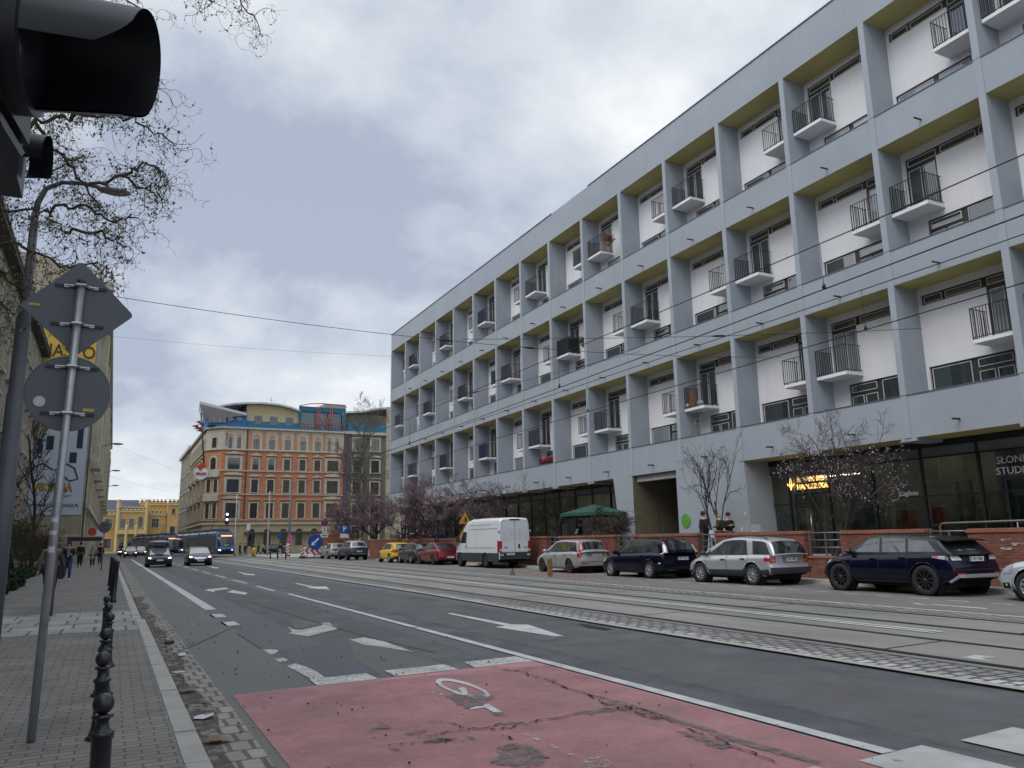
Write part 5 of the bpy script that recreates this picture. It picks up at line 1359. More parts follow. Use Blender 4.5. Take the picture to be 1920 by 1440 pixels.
# ------------------------------------------------------------------ brick wall with railings
M_brick = brickmat('red brick', (.17, .052, .032), (.26, .085, .05), (.11, .075, .06), .25, .077, 'YZ', .011, .85, .30, .6)
M_brickx = brickmat('red brick end', (.20, .062, .038), (.26, .085, .05), (.13, .09, .07), .25, .077, 'XZ', .012, .85, .22, .6)
M_cope = brickmat('brick coping', (.26, .10, .06), (.32, .13, .08), (.15, .09, .065), .5, .08, 'XY', .008, .8, .2, .5)
M_pole = mat('galvanised steel', (.21, .22, .23), .45, metal=.5, var=.15)
SECT = [(4.0, 13.97), (15.3, 18.35), (19.9, 24.5), (25.6, 30.3), (31.9, 37.5), (38.9, 47.5), (48.8, 56.0), (57.2, 65.5), (66.8, 75.8)]
WG = 'brick wall sections along the pavement'; RG = 'railings between the brick wall sections'
WL = ['rightmost brick wall section with pale paint smears, behind the ice silver saloon', 'short brick wall section behind the blue SUV', 'brick wall section behind the silver crossover', 'brick wall section in front of the gateway, behind the navy estate', 'brick wall section between parasol and champagne silver estate',
      'brick wall section behind the white van', 'brick wall section behind the red saloon', 'brick wall section behind the yellow hatchback', 'farthest brick wall section behind the teal grey SUV']
def wseg(m, y0, y1, z0, z1, t0=0, t1=.36):
    a0, a1 = WALLX(y0), WALLX(y1)
    m.add([(a0 + t0, y0, z0), (a0 + t1, y0, z0), (a1 + t1, y1, z0), (a1 + t0, y1, z0), (a0 + t0, y0, z1), (a0 + t1, y0, z1), (a1 + t1, y1, z1), (a1 + t0, y1, z1)], [(0, 3, 2, 1), (4, 5, 6, 7), (0, 1, 5, 4), (1, 2, 6, 5), (2, 3, 7, 6), (3, 0, 4, 7)])
    return m
for i, (y0, y1) in enumerate(SECT):
    r = empty('brick_wall', (WALLX(y0), y0, 0), 0, WL[i], 'wall', WG); zt = lerp_fn([(10, 1.62), (25, 1.68), (60, 1.75), (76, 1.85)])((y0 + y1) / 2)
    wseg(MB(), y0, y1, 0, zt - .11).build('wall', M_brick, r)
    wseg(MB(), y0 - .04, y1 + .04, zt - .11, zt - .035, -.035, .395).build('coping', M_cope, r)
    wseg(MB(), y0 - .02, y1 + .02, zt - .035, zt, .02, .34).build('coping_ridge', M_cope, r)
    if i == 0:
        m = MB(); rq = random.Random(2)
        for q in range(7):
            yy, zz = rq.uniform(10.5, 13.2), rq.uniform(.75, 1.3); m.quad((WALLX(yy) - .004, yy, zz), (WALLX(yy) - .004, yy - rq.uniform(.1, .4), zz), (WALLX(yy) - .004, yy - .3, zz + .08), (WALLX(yy) - .004, yy + .05, zz + rq.uniform(.05, .12)))
        m.build('paint_smear', paint_mat('smear', (.45, .42, .40), .50, 8), r)
    if i + 1 < len(SECT):
        a, b = y1 + .045, SECT[i + 1][0] - .045
        g = empty('railing', (WALLX(a), a, 0), 0, ['steel railing in the wall gap right of the blue SUV', 'steel railing on a low brick parapet left of the blue SUV', 'steel railing in front of the three standing people', 'steel railing in the wall gap above the navy estate', 'steel railing in the wall gap above the champagne silver estate', 'steel railing in the wall gap beside the white van', 'steel railing in the wall gap above the red saloon', 'steel railing in the wall gap above the yellow hatchback'][i], 'railing', RG)
        zb = .82 if i in (1, 3, 6) else .3
        wseg(MB(), a - .03, b + .03, 0, zb - .06).build('low_wall', M_brick, g); wseg(MB(), a - .035, b + .035, zb - .06, zb, -.03, .39).build('coping', M_cope, g)
        for z in [zt - .06 - .24 * k for k in range(6)]:
            if z > zb + .1: MB().tube([(WALLX(a) + .18, a - .03, z), (WALLX(b) + .18, b + .03, z)], .022, 6).build('rail', M_pole, g)
        for yy in (a + .04, (a + b) / 2, b - .04): MB().box(WALLX(yy) + .16, WALLX(yy) + .2, yy - .02, yy + .02, zb, zt - .03).build('post', M_pole, g)
h2 = empty('handrail', (22.5, 14.5, TER), 0, 'tubular steel handrail on the terrace before the studio entrance', 'handrail')
MB().tube([(22.4, 15.8, .75), (22.4, 15.8, 1.72), (22.4, 15.7, 1.80), (22.6, 6, 1.86)], .028, 8).build('rail', M_pole, h2)
for y in (13.5, 11, 8.5): MB().tube([(22.45, y, .75), (22.45, y, 1.8)], .02, 6).build('post', M_pole, h2)
# ------------------------------------------------------------------ generic old-town facade
def place_on(M): return lambda m, n, mm, par: m.xf(M).build(n, mm, par)
M_stone = mat('pale stone trim', (.48, .44, .35), .85, var=.14, scale=1.5, streak=.2)
M_winf = mat('window frame brown', (.05, .04, .035), .6, var=.1)
M_winw = mat('window frame white', (.5, .5, .48), .5, var=.1)
G_old = glass('old glass', (.018, .02, .022), .06)
def win_unit(par, M, u, z0, z1, w, trim, frame=M_winf, ped=None, mull=1, surround=.18, arch=False, sill=True, pil=False):
    """one window: frame > pane, stone surround with optional pediment, all proud of the wall"""
    b = place_on(M)
    f = MB(); hw_ = w / 2
    f.box(u - hw_, u + hw_, -.03, .02, z0, z1)
    if arch: f.prism([(u + hw_ * math.cos(PI * i / 10), -.03, z1 + hw_ * math.sin(PI * i / 10)) for i in range(11)], (0, .05, 0))
    wo = b(f, 'window', frame, par)
    p = MB(); n = mull + 1
    zt = z0 + (z1 - z0) * .68
    for i in range(n):
        a, c = u - hw_ + .05 + (w - .1) * i / n + (.03 if i else 0), u - hw_ + .05 + (w - .1) * (i + 1) / n - (.03 if i < n - 1 else 0)
        for q0, q1 in ((z0 + .06, zt - .03), (zt + .03, z1 - .05)): p.quad((a, -.036, q0), (c, -.036, q0), (c, -.036, q1), (a, -.036, q1))
    if arch: p.add([(u + (hw_ - .06) * math.cos(PI * i / 10), -.036, z1 + (hw_ - .06) * math.sin(PI * i / 10)) for i in range(11)], [tuple(range(11))])
    b(p, 'pane', G_old, wo)
    s = MB(); k = surround
    if k:
        s.box(u - hw_ - k, u - hw_, -.14, .02, z0 - (.0 if sill else 0), z1 + (0 if arch else k)); s.box(u + hw_, u + hw_ + k, -.14, .02, z0, z1 + (0 if arch else k))
        if arch:
            for i in range(10):
                a0, a1 = PI * i / 10, PI * (i + 1) / 10
                s.prism([(u + r_ * math.cos(a_), -.14, z1 + r_ * math.sin(a_)) for r_, a_ in ((hw_, a0), (hw_ + k, a0), (hw_ + k, a1), (hw_, a1))], (0, .16, 0))
        else: s.box(u - hw_, u + hw_, -.12, .02, z1, z1 + k)
        if sill: s.box(u - hw_ - k - .06, u + hw_ + k + .06, -.22, .02, z0 - .16, z0 - .001)
        if ped:
            q = hw_ + k + .16; zz = z1 + k + .30
            s.box(u - q, u + q, -.3, .02, zz, zz + .12)
            if ped == 'tri': s.prism([(u - q, -.26, zz + .121), (u + q, -.26, zz + .121), (u, -.26, zz + .5)], (0, .28, 0))
            if ped == 'arc': s.prism([(u + q * math.cos(PI * i / 8), -.26, zz + .121 + .42 * math.sin(PI * i / 8)) for i in range(9)], (0, .28, 0))
        b(s, 'window_surround', trim, wo)
    return wo

# --- plain building set back behind the planting (left)
M_left = mat('left house render', (.215, .20, .17), .9, var=.15, scale=.6, streak=.25)
hA = empty('tenement', (-7.2, 50, 0), 0, 'grey beige tenement behind the planting at the left picture edge', 'building')
MB().box(-19, -7.2, -14, 84.6, 0, 19.3).build('wall', M_left, hA)
m = MB(); m.box(-7.2, -6.55, -14, 84.6, 19.3, 19.75); m.box(-6.75, -6.5, -14, 84.6, 19.55, 19.8); m.build('eaves', mat('dark gutter', (.06, .055, .05), .7), hA)
MB().add([(-6.6, -14, 19.82), (-6.6, 84.6, 19.82), (-13, 84.6, 24), (-13, -14, 24), (-19, -14, 20), (-19, 84.6, 20)], [(0, 1, 2, 3)[::-1], (3, 2, 5, 4)[::-1]]).build('roof', mat('old roof tile', (.12, .06, .045), .9, var=.3), hA)
MA = Matrix.Translation((-7.2, 84.6, 0)) @ Matrix.Rotation(PI / 2, 4, 'Z')   # local x runs back towards the camera
MA = Matrix.Translation((-7.2, 0, 0)) @ Matrix.Rotation(PI / 2, 4, 'Z')
for j in range(5):
    for i in range(15):
        win_unit(hA, MA, 36 + i * 3.25, 2.2 + j * 3.55, 4.2 + j * 3.55, 1.25, M_stone, M_winw, surround=.14)
# reflected houses across the way, beside the camera
for j in range(5):
    for i in range(8):
        win_unit(hA, MA, -6 + i * 4.2, 2.2 + j * 3.55, 4.2 + j * 3.55, 1.4, M_stone, M_winw, surround=.14)

# --- tall house with the painted gable
hB = empty('gable_house', (-2.75, 85, 0), 0, 'tall cream old house with a windowless gable carrying yellow and pale blue adverts', 'building')
M_gable = mat('gable render', (.36, .31, .22), .9, var=.12, scale=.5, streak=.25)
M_creamf = mat('cream stone facade', (.52, .48, .36), .88, var=.2, scale=.8, streak=.3)
MB().prism([(-20, 85, 0), (-2.75, 85, 0), (-2.75, 85, 27.8), (-9, 85, 29.6), (-20, 85, 29.6)], (0, 30, 0)).build('gable_wall', M_gable, hB)
MB().box(-16, -2.74, 115, 232, 0, 27).build('wall', M_creamf, hB)
MB().box(-20.1, -2.6, 84.95, 85.6, 2.55, 2.70).build('gable_band', M_stone, hB)
M_bill = mat('pale blue billboard', (.50, .56, .64), .7, var=.05, scale=.4)
M_yelb = mat('yellow billboard', (.56, .36, .06), .75, var=.12, scale=.6)
MB().prism([(-7.75, 84.93, 4.55), (-2.8, 84.93, 4.55), (-2.85, 84.93, 14.5), (-4.9, 84.93, 14.5), (-7.2, 84.93, 10.8)], (0, .05, 0)).build('billboard', M_bill, hB)
MB().box(-7.9, -2.78, 84.93, 84.98, 18.3, 23.6).build('billboard', M_yelb, hB)
M_bk = mat('billboard black', (.02, .02, .018), .8, var=0); M_bd = mat('dark green mural', (.02, .045, .045), .8, var=.2)
t = text_mb('MIASTO', 1.75, .02, bold=.02, sx=.82); t.xf(Matrix.Translation((-5.35, 84.91, 20.1))); t.build('billboard_lettering', mat('brown lettering', (.07, .04, .015), .8), hB)
t = text_mb('VIKINGA', .98, .02, bold=.03, sx=.78); t.xf(Matrix.Translation((-5.35, 84.905, 7.05))); t.build('billboard_lettering', mat('gold lettering', (.5, .34, .05), .7), hB)
t = text_mb('VIKINGA', 1.02, .01, bold=.06, sx=.775); t.xf(Matrix.Translation((-5.35, 84.92, 7.05))); t.build('billboard_lettering', M_bk, hB)
t = text_mb('WWW.MIASTOVIKINGA.PL', .46, .02, bold=.006, sx=.82); t.xf(Matrix.Translation((-5.32, 84.91, 5.4))); t.build('billboard_lettering', M_bd, hB)
for sg in (1, -1): MB().tube([(-5.35 + sg * .1, 84.91, 8.7), (-5.35 + sg * 1.0, 84.91, 9.3), (-5.35 + sg * 1.65, 84.91, 8.9), (-5.35 + sg * 2.0, 84.91, 7.9), (-5.35 + sg * 1.3, 84.91, 7.7), (-5.35 + sg * .9, 84.91, 8.1)], .07, 5).build('billboard_drawing', M_bk, hB)
for a in ((-3.7, -3.2, 10.8, 14.3), (-6.9, -6.5, 10.2, 11.6), (-6.2, -5.6, 10.6, 11.9), (-4.2, -3.6, 9.4, 10.4)): MB().box(a[0], a[1], 84.9, 84.925, a[2], a[3]).build('billboard_drawing', M_bd, hB)
# street front in steep foreshortening: pilasters, cornices, bays
for z, d_, h_ in ((5.2, .5, .45), (9.8, .35, .3), (14.2, .35, .3), (18.6, .35, .3), (22.8, .7, .5), (26.9, 1.0, .7)):
    MB().box(-2.75, -2.75 + d_, 85.2, 232, z, z + h_).build('cornice', M_stone, hB)
for i in range(18):
    y = 86 + i * 8.0
    MB().box(-2.75, -2.45, y, y + .9, 0, 26.9).build('pilaster', M_creamf, hB)
    if i % 2 == 0:
        MB().box(-2.75, -1.75, y + 2.0, y + 5.6, 9.85, 22.8).build('bay_window', M_creamf, hB)
        MB().box(-2.75, -1.6, y + 1.8, y + 5.8, 9.2, 9.84).build('bay_corbel', M_stone, hB)
MB_ = Matrix.Translation((-2.75, 0, 0)) @ Matrix.Rotation(PI / 2, 4, 'Z')
for j in range(5):
    for i in range(14):
        if i % 2: win_unit(hB, MB_, 88.5 + i * 8, 6.3 + j * 4.35, 8.6 + j * 4.35, 1.5, M_stone, surround=.22, ped='tri')
m = MB(); m.tube([(-2.6, 85.0, .1), (-2.6, 85.0, 26.9)], .07, 6); m.build('downpipe', M_cap, hB)
# wall-mounted lamps over the street
def wall_lamp(y, z, label):
    r = empty('wall_lamp', (-2.7, y, z - .6), 0, label, 'street lamp', 'lamps on the left house fronts')
    MB().tube([(-2.7, y, z - .6), (-1.6, y, z - .25), (-.75, y, z - .05)], .05, 6).build('arm', M_pole, r)
    m = MB(); m.ball((-.25, y, z), .5, 10, 6, (1.15, .42, .24)); m.build('lamp_head', M_pole, r)
wall_lamp(94, 12.4, 'lowest hanging of the far wall lamps, nearest and largest above the left pavement'.replace('lowest hanging', 'biggest'))
wall_lamp(124, 12.1, 'middle lamp of three on long arms above the left pavement')
wall_lamp(156, 12.2, 'smallest and farthest lamp of three on arms above the left pavement')
# ------------------------------------------------------------------ orange corner building
M_or = brickmat('orange brick render', (.45, .195, .10), (.52, .225, .12), (.36, .16, .085), 3.0, .42, 'XZ', .03, .88, .18, .25)
M_or2 = brickmat('orange render side', (.33, .21, .12), (.36, .23, .14), (.26, .17, .10), 3.0, .42, 'YZ', .03, .88, .2, .25)
M_pink = mat('salmon panel', (.46, .22, .13), .85, var=.12, scale=1.2)
M_beige = mat('beige ashlar', (.42, .355, .22), .88, var=.15, scale=.8, streak=.15)
M_blu = mat('attic blue', (.03, .13, .36), .6, var=.1); M_teal = mat('attic teal', (.015, .13, .20), .6, var=.12)
M_tealb = mat('teal band', (.03, .15, .24), .7, var=.15); M_sand = mat('attic sand', (.44, .38, .22), .85, var=.1)
M_roofw = mat('pale roof edge', (.50, .51, .51), .5, var=.08)
M_redm = mat('red steel', (.42, .05, .03), .5, var=.1)
OR = empty('corner_building', (27, 150, 0), 0, 'orange and cream corner building with a colourful blue and teal attic under curved roofs', 'building')
Y0 = 150
MB().prism([(16.6, Y0, 5.1), (38.8, Y0, 5.1), (38.8, Y0 + 36, 5.1), (14.2, Y0 + 36, 5.1), (14.2, Y0 + 2.6, 5.1)], (0, 0, 13.5)).build('wall', M_or, OR)
MB().prism([(16.5, Y0 - .06, 0), (38.8, Y0 - .06, 0), (38.8, Y0 + 36, 0), (14.14, Y0 + 36, 0), (14.14, Y0 + 2.5, 0)], (0, 0, 5.1)).build('ground_floor', M_beige, OR)
MB().prism([(16.6, Y0 - .03, 18.6), (38.8, Y0 - .03, 18.6), (38.8, Y0 + 36, 18.6), (14.17, Y0 + 36, 18.6), (14.17, Y0 + 2.6, 18.6)], (0, 0, 3.9)).build('top_storey', M_stone, OR)
MB().box(14.12, 14.19, Y0 + 2.6, Y0 + 36, 5.1, 18.6).build('side_wall', M_or2, OR)
def ringband(z, h_, d_, mm, nm):
    MB().prism([(16.6 - d_ * .4, Y0 - d_, z), (38.85, Y0 - d_, z), (38.85, Y0 + 36, z), (14.2 - d_, Y0 + 36, z), (14.2 - d_, Y0 + 2.6 - d_ * .4, z)], (0, 0, h_)).build(nm, mm, OR)
for z, h_, d_ in ((5.1, .35, .30), (5.85, .16, .18), (10.42, .20, .20), (14.66, .20, .20), (18.5, .22, .25), (22.45, .28, .45)): ringband(z, h_, d_, M_stone, 'cornice')
ringband(22.73, .34, .30, M_tealb, 'teal_band')
MF = Matrix.Translation((0, Y0, 0)); MFt = Matrix.Translation((0, Y0 - .03, 0)); MG = Matrix.Translation((0, Y0 - .06, 0))
cols = [22.5, 25.3, 28.15, 31.0, 33.8]
for u in cols:
    win_unit(OR, MF, u, 6.25, 8.95, 1.25, M_stone, surround=.26, ped='flat'); win_unit(OR, MF, u, 10.85, 13.2, 1.15, M_stone, surround=.24, ped='tri'); win_unit(OR, MF, u, 15.0, 17.05, 1.1, M_stone, surround=.24, ped='tri')
    win_unit(OR, MFt, u, 18.9, 20.7, 1.05, M_stone, surround=0, sill=False)
    b = place_on(MFt); q = MB(); q.prism([(u + .55 * math.cos(PI * i / 8), -.03, 20.95 + .55 * math.sin(PI * i / 8)) for i in range(9)], (0, .02, 0)); b(q, 'salmon_arch', M_pink, OR)
    win_unit(OR, MG, u - .2, 1.3, 3.7, 1.3, M_beige, surround=.2, arch=True, sill=False)
for u in (23.9, 26.72, 29.57, 32.4, 35.05, 21.35): place_on(MFt)(MB().box(u - .32, u + .32, -.05, .0, 18.95, 22.1), 'salmon_panel', M_pink, OR)
for u in (18.7, 36.75):
    for z0, z1, pd in ((6.25, 8.95, 'arc'), (10.85, 13.2, 'arc'), (15.0, 17.05, 'tri')): win_unit(OR, MF, u, z0, z1, 2.1, M_stone, surround=.45, ped=pd)
    for s_ in (-.75, .75):
        win_unit(OR, MFt, u + s_, 18.9, 20.9, .62, M_stone, surround=0, sill=False)
        q = MB(); q.prism([(u + s_ + .42 * math.cos(PI * i / 8), -.03, 21.1 + .42 * math.sin(PI * i / 8)) for i in range(9)], (0, .02, 0)); place_on(MFt)(q, 'salmon_arch', M_pink, OR)
place_on(MF)(MB().box(20.75, 20.95, -.15, .0, 5.4, 22.7), 'downpipe', mat('copper pipe', (.10, .035, .025), .6), OR)
for z in (1.55,): place_on(MG)(MB().box(21.0, 35.0, -.9, .0, 3.65, 3.78), 'canopy', M_cap, OR)
# chamfered corner
MC = Matrix.Translation((14.2, Y0 + 2.6, 0)) @ Matrix.Rotation(-math.atan2(2.6, 2.4), 4, 'Z')
for z0, z1 in ((6.25, 8.95), (10.85, 13.2)):
    for u in (.95, 2.55): win_unit(OR, MC, u, z0, z1, .8, M_stone, surround=.26, ped=None)
win_unit(OR, MC, 1.75, 15.0, 16.6, 1.2, M_stone, surround=.35, arch=True); win_unit(OR, MC, 1.75, 18.9, 20.8, 1.0, M_stone, surround=.1)
place_on(MC)(MB().box(.1, 3.4, -.5, .0, 9.3, 10.4), 'oriel_parapet', M_stone, OR); place_on(MC)(MB().box(.1, 3.4, -.5, .0, 13.6, 14.7), 'oriel_parapet', M_stone, OR)
t = text_mb('KATHREINER', .42, .03); t.xf(Matrix.Translation((17.3, Y0 - .08, 20.5)) @ Matrix.Rotation(-PI / 2, 4, 'Y')); t.build('facade_lettering', M_winf, OR)
MS = Matrix.Translation((14.12, 0, 0)) @ Matrix.Rotation(-PI / 2, 4, 'Z')
for j, (z0, z1) in enumerate(((6.25, 8.95), (10.85, 13.2), (15.0, 17.05), (18.9, 20.8))):
    for i in range(8): win_unit(OR, MS, -(Y0 + 5.5 + i * 4), z0, z1, 1.25, M_stone, surround=.3, ped='flat' if j < 3 else None)
for i in range(8): MB().box(13.3, 14.1, Y0 + 4 + i * 4, Y0 + 6.8 + i * 4, 9.4 if i % 2 else 13.7, 10.3 if i % 2 else 14.6).build('balcony', M_stone, OR)
# attic storey
MB().prism([(14.0, Y0 + 1, 23.07), (20.5, Y0 - .2, 23.07), (20.5, Y0 + 9, 23.07), (14.0, Y0 + 12, 23.07)], (0, 0, 2.6)).build('attic_blue', M_blu, OR)
MB().prism([(20.51, Y0, 23.07), (30.0, Y0, 23.07), (30.0, Y0, 26.1), (28.5, Y0, 26.6), (26, Y0, 27.05), (23, Y0, 27.15), (20.51, Y0, 27.0)], (0, 10, 0)).build('attic_sand', M_sand, OR)
MB().box(20.52, 30.0, Y0 - .03, Y0 - .001, 23.07, 24.0).build('attic_band', M_tealb, OR)
for u in (22.6, 25.4, 28.3):
    w_ = win_unit(OR, Matrix.Translation((0, Y0 - .05, 0)), u, 23.3, 25.0, 1.3, M_stone, M_blu, surround=0, sill=False)
m = MB(); m.box(30.0, 39.0, Y0 - .3, Y0 - .0, 26.4, 27.3); m.box(30.0, 30.5, Y0 - .3, Y0, 23.07, 26.4); m.box(38.5, 39, Y0 - .3, Y0, 23.07, 26.4); m.box(30, 39, Y0 + 3, Y0 + 8, 23.07, 27.0); m.build('attic_teal', M_teal, OR)
MB().quad((30.5, Y0 + .6, 23.1), (38.5, Y0 + .6, 23.1), (38.5, Y0 + .6, 26.4), (30.5, Y0 + .6, 26.4)).build('attic_glazing', glass('attic glass', (.02, .06, .09)), OR)
m = MB()
for x in (33.5, 35.9):
    for d_ in (-.22, .22): m.tube([(x + d_, Y0 - .5, 23.0), (x + d_ + .25, Y0 - .5, 27.6)], .07, 5)
    for k in range(6): m.tube([(x - .22, Y0 - .5, 23.2 + k * .7), (x + .3, Y0 - .5, 23.8 + k * .7)], .04, 4)
m.tube([(33.6, Y0 - .5, 23.2), (36.1, Y0 - .5, 26.0)], .05, 5); m.tube([(35.9, Y0 - .5, 23.2), (33.8, Y0 - .5, 26.0)], .05, 5)
for k in range(14): m.tube([(30.2 + k * .66, Y0 - .45, 23.07), (30.2 + k * .66, Y0 - .45, 24.1)], .03, 4)
for z in (24.1, 23.6): m.tube([(30.2, Y0 - .45, z), (38.8, Y0 - .45, z)], .04, 4)
m.build('red_steelwork', M_redm, OR)
m = MB(); pts = [(30.0, 27.25), (32, 27.75), (34.3, 27.95), (37, 27.85), (39.1, 27.5)]
for a, b in zip(pts, pts[1:]): m.prism([(a[0], Y0 - .6, a[1]), (b[0], Y0 - .6, b[1]), (b[0], Y0 - .6, b[1] + .12), (a[0], Y0 - .6, a[1] + .12)], (0, .3, 0))
m.build('red_arch', M_redm, OR)
def curved_roof(pts, th, y0, y1, mm):
    m = MB()
    for (a, b), (c, d_) in zip(pts, pts[1:]): m.prism([(a, y0, b), (c, y0, d_), (c, y0, d_ + th), (a, y0, b + th)], (0, y1 - y0, 0))
    return m.build('curved_roof', mm, OR)
curved_roof([(15.6, 26.15), (18, 26.75), (20.4, 27.05), (23, 27.2), (26, 27.1), (28.5, 26.65), (30.0, 26.15)], .32, Y0 - .9, Y0 + 12, M_roofw)
MB().add([(12.2, Y0 - 1, 26.5), (20.4, Y0 - .8, 24.9), (20.6, Y0 + 8, 25.2), (13.0, Y0 + 10, 26.9), (12.2, Y0 - 1, 27.0), (20.4, Y0 - .8, 25.3), (20.6, Y0 + 8, 25.6), (13, Y0 + 10, 27.4), (13.3, Y0 + 1.5, 24.0)],
    [(4, 5, 6, 7), (0, 4, 7, 3), (0, 1, 5, 4), (1, 2, 6, 5), (0, 8, 1), (0, 3, 8), (8, 3, 2, 1)]).build('wing_roof', M_roofw, OR)
ring_ = mat('porthole ring', (.55, .35, .25), .5)
for u in (17.75, 19.3):
    z = 24.2; m = MB().lathe([(.40, -.06), (.40, .02)], 18, (u, Y0 + .18 - (u - 17.7) * .17 - .08, z), 'Y'); o = m.build('porthole', ring_, OR)
    MB().lathe([(.31, -.02), (.31, .02)], 18, (u, Y0 + .18 - (u - 17.7) * .17 - .16, z), 'Y').build('pane', G_old, o)
MB().prism([(14.15, Y0 + .75, 23.5), (16.9, Y0 + .25, 23.5), (16.9, Y0 + .25, 25.0), (14.15, Y0 + .75, 25.0)], (0, .2, 0)).build('attic_window', G_old, OR)
m = MB()
for x in (14.15, 15.05, 15.95, 16.85): m.box(x - .06, x + .06, Y0 + .15 + (16.9 - x) * .18, Y0 + .25 + (16.9 - x) * .18, 23.45, 25.05)
m.build('attic_window_frame', ring_, OR)
MB().tube([(12.6, Y0 - .3, 25.0), (14.1, Y0 + 1.4, 13.0)], .13, 6).build('steel_mast', M_winf, OR)
m = MB()
for k in range(5):
    z = 22.2 + k * .55; x = 14.2 - .5 * (k % 3); m.add([(x, Y0 + 6 + k, z), (x - 2.0 + k * .2, Y0 + 5 + k, z + .25), (x - .3, Y0 + 6.4 + k, z + .75)], [(0, 1, 2), (0, 2, 1)])
m.build('red_spikes', M_redm, OR)
m = MB(); m.box(36.2, 40.6, Y0 + 6, Y0 + 10, 26, 29.2); m.build('roof_hut', mat('hut grey', (.26, .27, .26), .8), OR)
m = MB(); m.tube([(25.5, Y0 + 4, 27), (25.5, Y0 + 4, 29.4)], .03, 4); m.tube([(24.3, Y0 + 4, 28.4), (26.6, Y0 + 4, 28.0)], .02, 4); m.tube([(24.6, Y0 + 4, 28.9), (26.3, Y0 + 4, 28.7)], .02, 4); m.tube([(28, Y0 + 4, 27), (28, Y0 + 4, 29)], .02, 4); m.build('aerial', M_winf, OR)
# round sign hanging from the mast
rs_ = empty('round_sign', (13.2, 147.6, 13.2), 0, 'large round white sign with red bird and lettering hung on the orange building corner', 'sign')
MB().lathe([(1.15, -.12), (1.15, .12)], 28, (13.0, 147.5, 14.0), 'Y').build('disc', mat('sign white', (.7, .72, .74), .5), rs_)
m = MB().prism([(11.9, 147.3, 15.5), (12.5, 147.3, 15.2), (13.0, 147.3, 15.9), (13.5, 147.3, 15.6), (13.9, 147.3, 15.1), (13.2, 147.3, 14.8), (12.9, 147.3, 14.35), (12.5, 147.3, 14.8)], (0, .1, 0)); m.build('emblem', M_redm, rs_)
t = text_mb('ORLEN', .58, .05, bold=.03); t.xf(Matrix.Translation((13.0, 147.3, 13.85))); t.build('lettering', M_redm, rs_)

# pale house beyond on the same side, and grey house to the right
hp = empty('pale_house', (14.2, 187, 0), 0, 'pale grey old house on the street side behind the orange corner building', 'building')
MB().box(14.3, 34, 186.3, 216, 0, 22.6).build('wall', mat('pale old render', (.36, .35, .32), .9, var=.2, scale=.6, streak=.3), hp)
MB().box(13.7, 34, 186.3, 216.3, 22.6, 23.3).build('cornice', M_stone, hp)
MP = Matrix.Translation((14.3, 0, 0)) @ Matrix.Rotation(-PI / 2, 4, 'Z')
for j in range(5):
    for i in range(6): win_unit(hp, MP, -(190 + i * 4.4), 2.0 + j * 4.2, 4.4 + j * 4.2, 1.3, M_stone, surround=.25, ped='flat')
gh = empty('grey_house', (42, 150, 0), 0, 'dark grey ornate house with purple pilaster strips right of the orange building, behind bare trees', 'building')
M_gh = mat('sooty render', (.155, .14, .11), .9, var=.25, scale=.8, streak=.2)
MB().box(38.86, 56, 150.3, 175, 0, 22.4).build('wall', M_gh, gh)
MB().box(38.86, 56, 149.8, 175, 22.4, 22.9).build('cornice', M_stone, gh); MB().box(38.9, 56, 150.5, 172, 22.9, 26.4).build('attic', M_gh, gh)
MB().box(38.86, 39.5, 150.0, 150.29, 0, 22.4).build('pilaster', mat('purple strip', (.13, .075, .13), .8), gh)
curve = [(38.9, 26.4), (42, 26.7), (45, 27.4), (48, 27.9), (52, 28)]
m = MB()
for (a, b), (c, d_) in zip(curve, curve[1:]): m.prism([(a, 149.6, b), (c, 149.6, d_), (c, 149.6, d_ + .35), (a, 149.6, b + .35)], (0, 20, 0))
m.build('curved_roof', M_roofw, gh)
MH = Matrix.Translation((0, 150.3, 0))
for j in range(5):
    for u in (41.6, 45.2, 48.9): win_unit(gh, MH, u, 2.2 + j * 4.25, 4.6 + j * 4.25, 1.6, M_stone, surround=.3, ped='tri' if j % 2 else 'flat')
MB().box(39.6, 56, 150.2, 150.25, 22.9, 24.5).build('attic_band', M_tealb, gh)
# end wall behind the block, stained
ew = empty('gable_house', (33, 110, 0), 0, 'cream stained gable wall just behind the far corner of the grey block', 'building')
MB().prism([(34.7, 110, 0), (60, 110, 0), (66, 135, 0), (43.4, 135, 0)], (0, 0, 21)).build('wall', add_ramp_mat('stained cream', (.20, .17, .12), (.40, .36, .27), (.50, .46, .36), 1.1), ew)

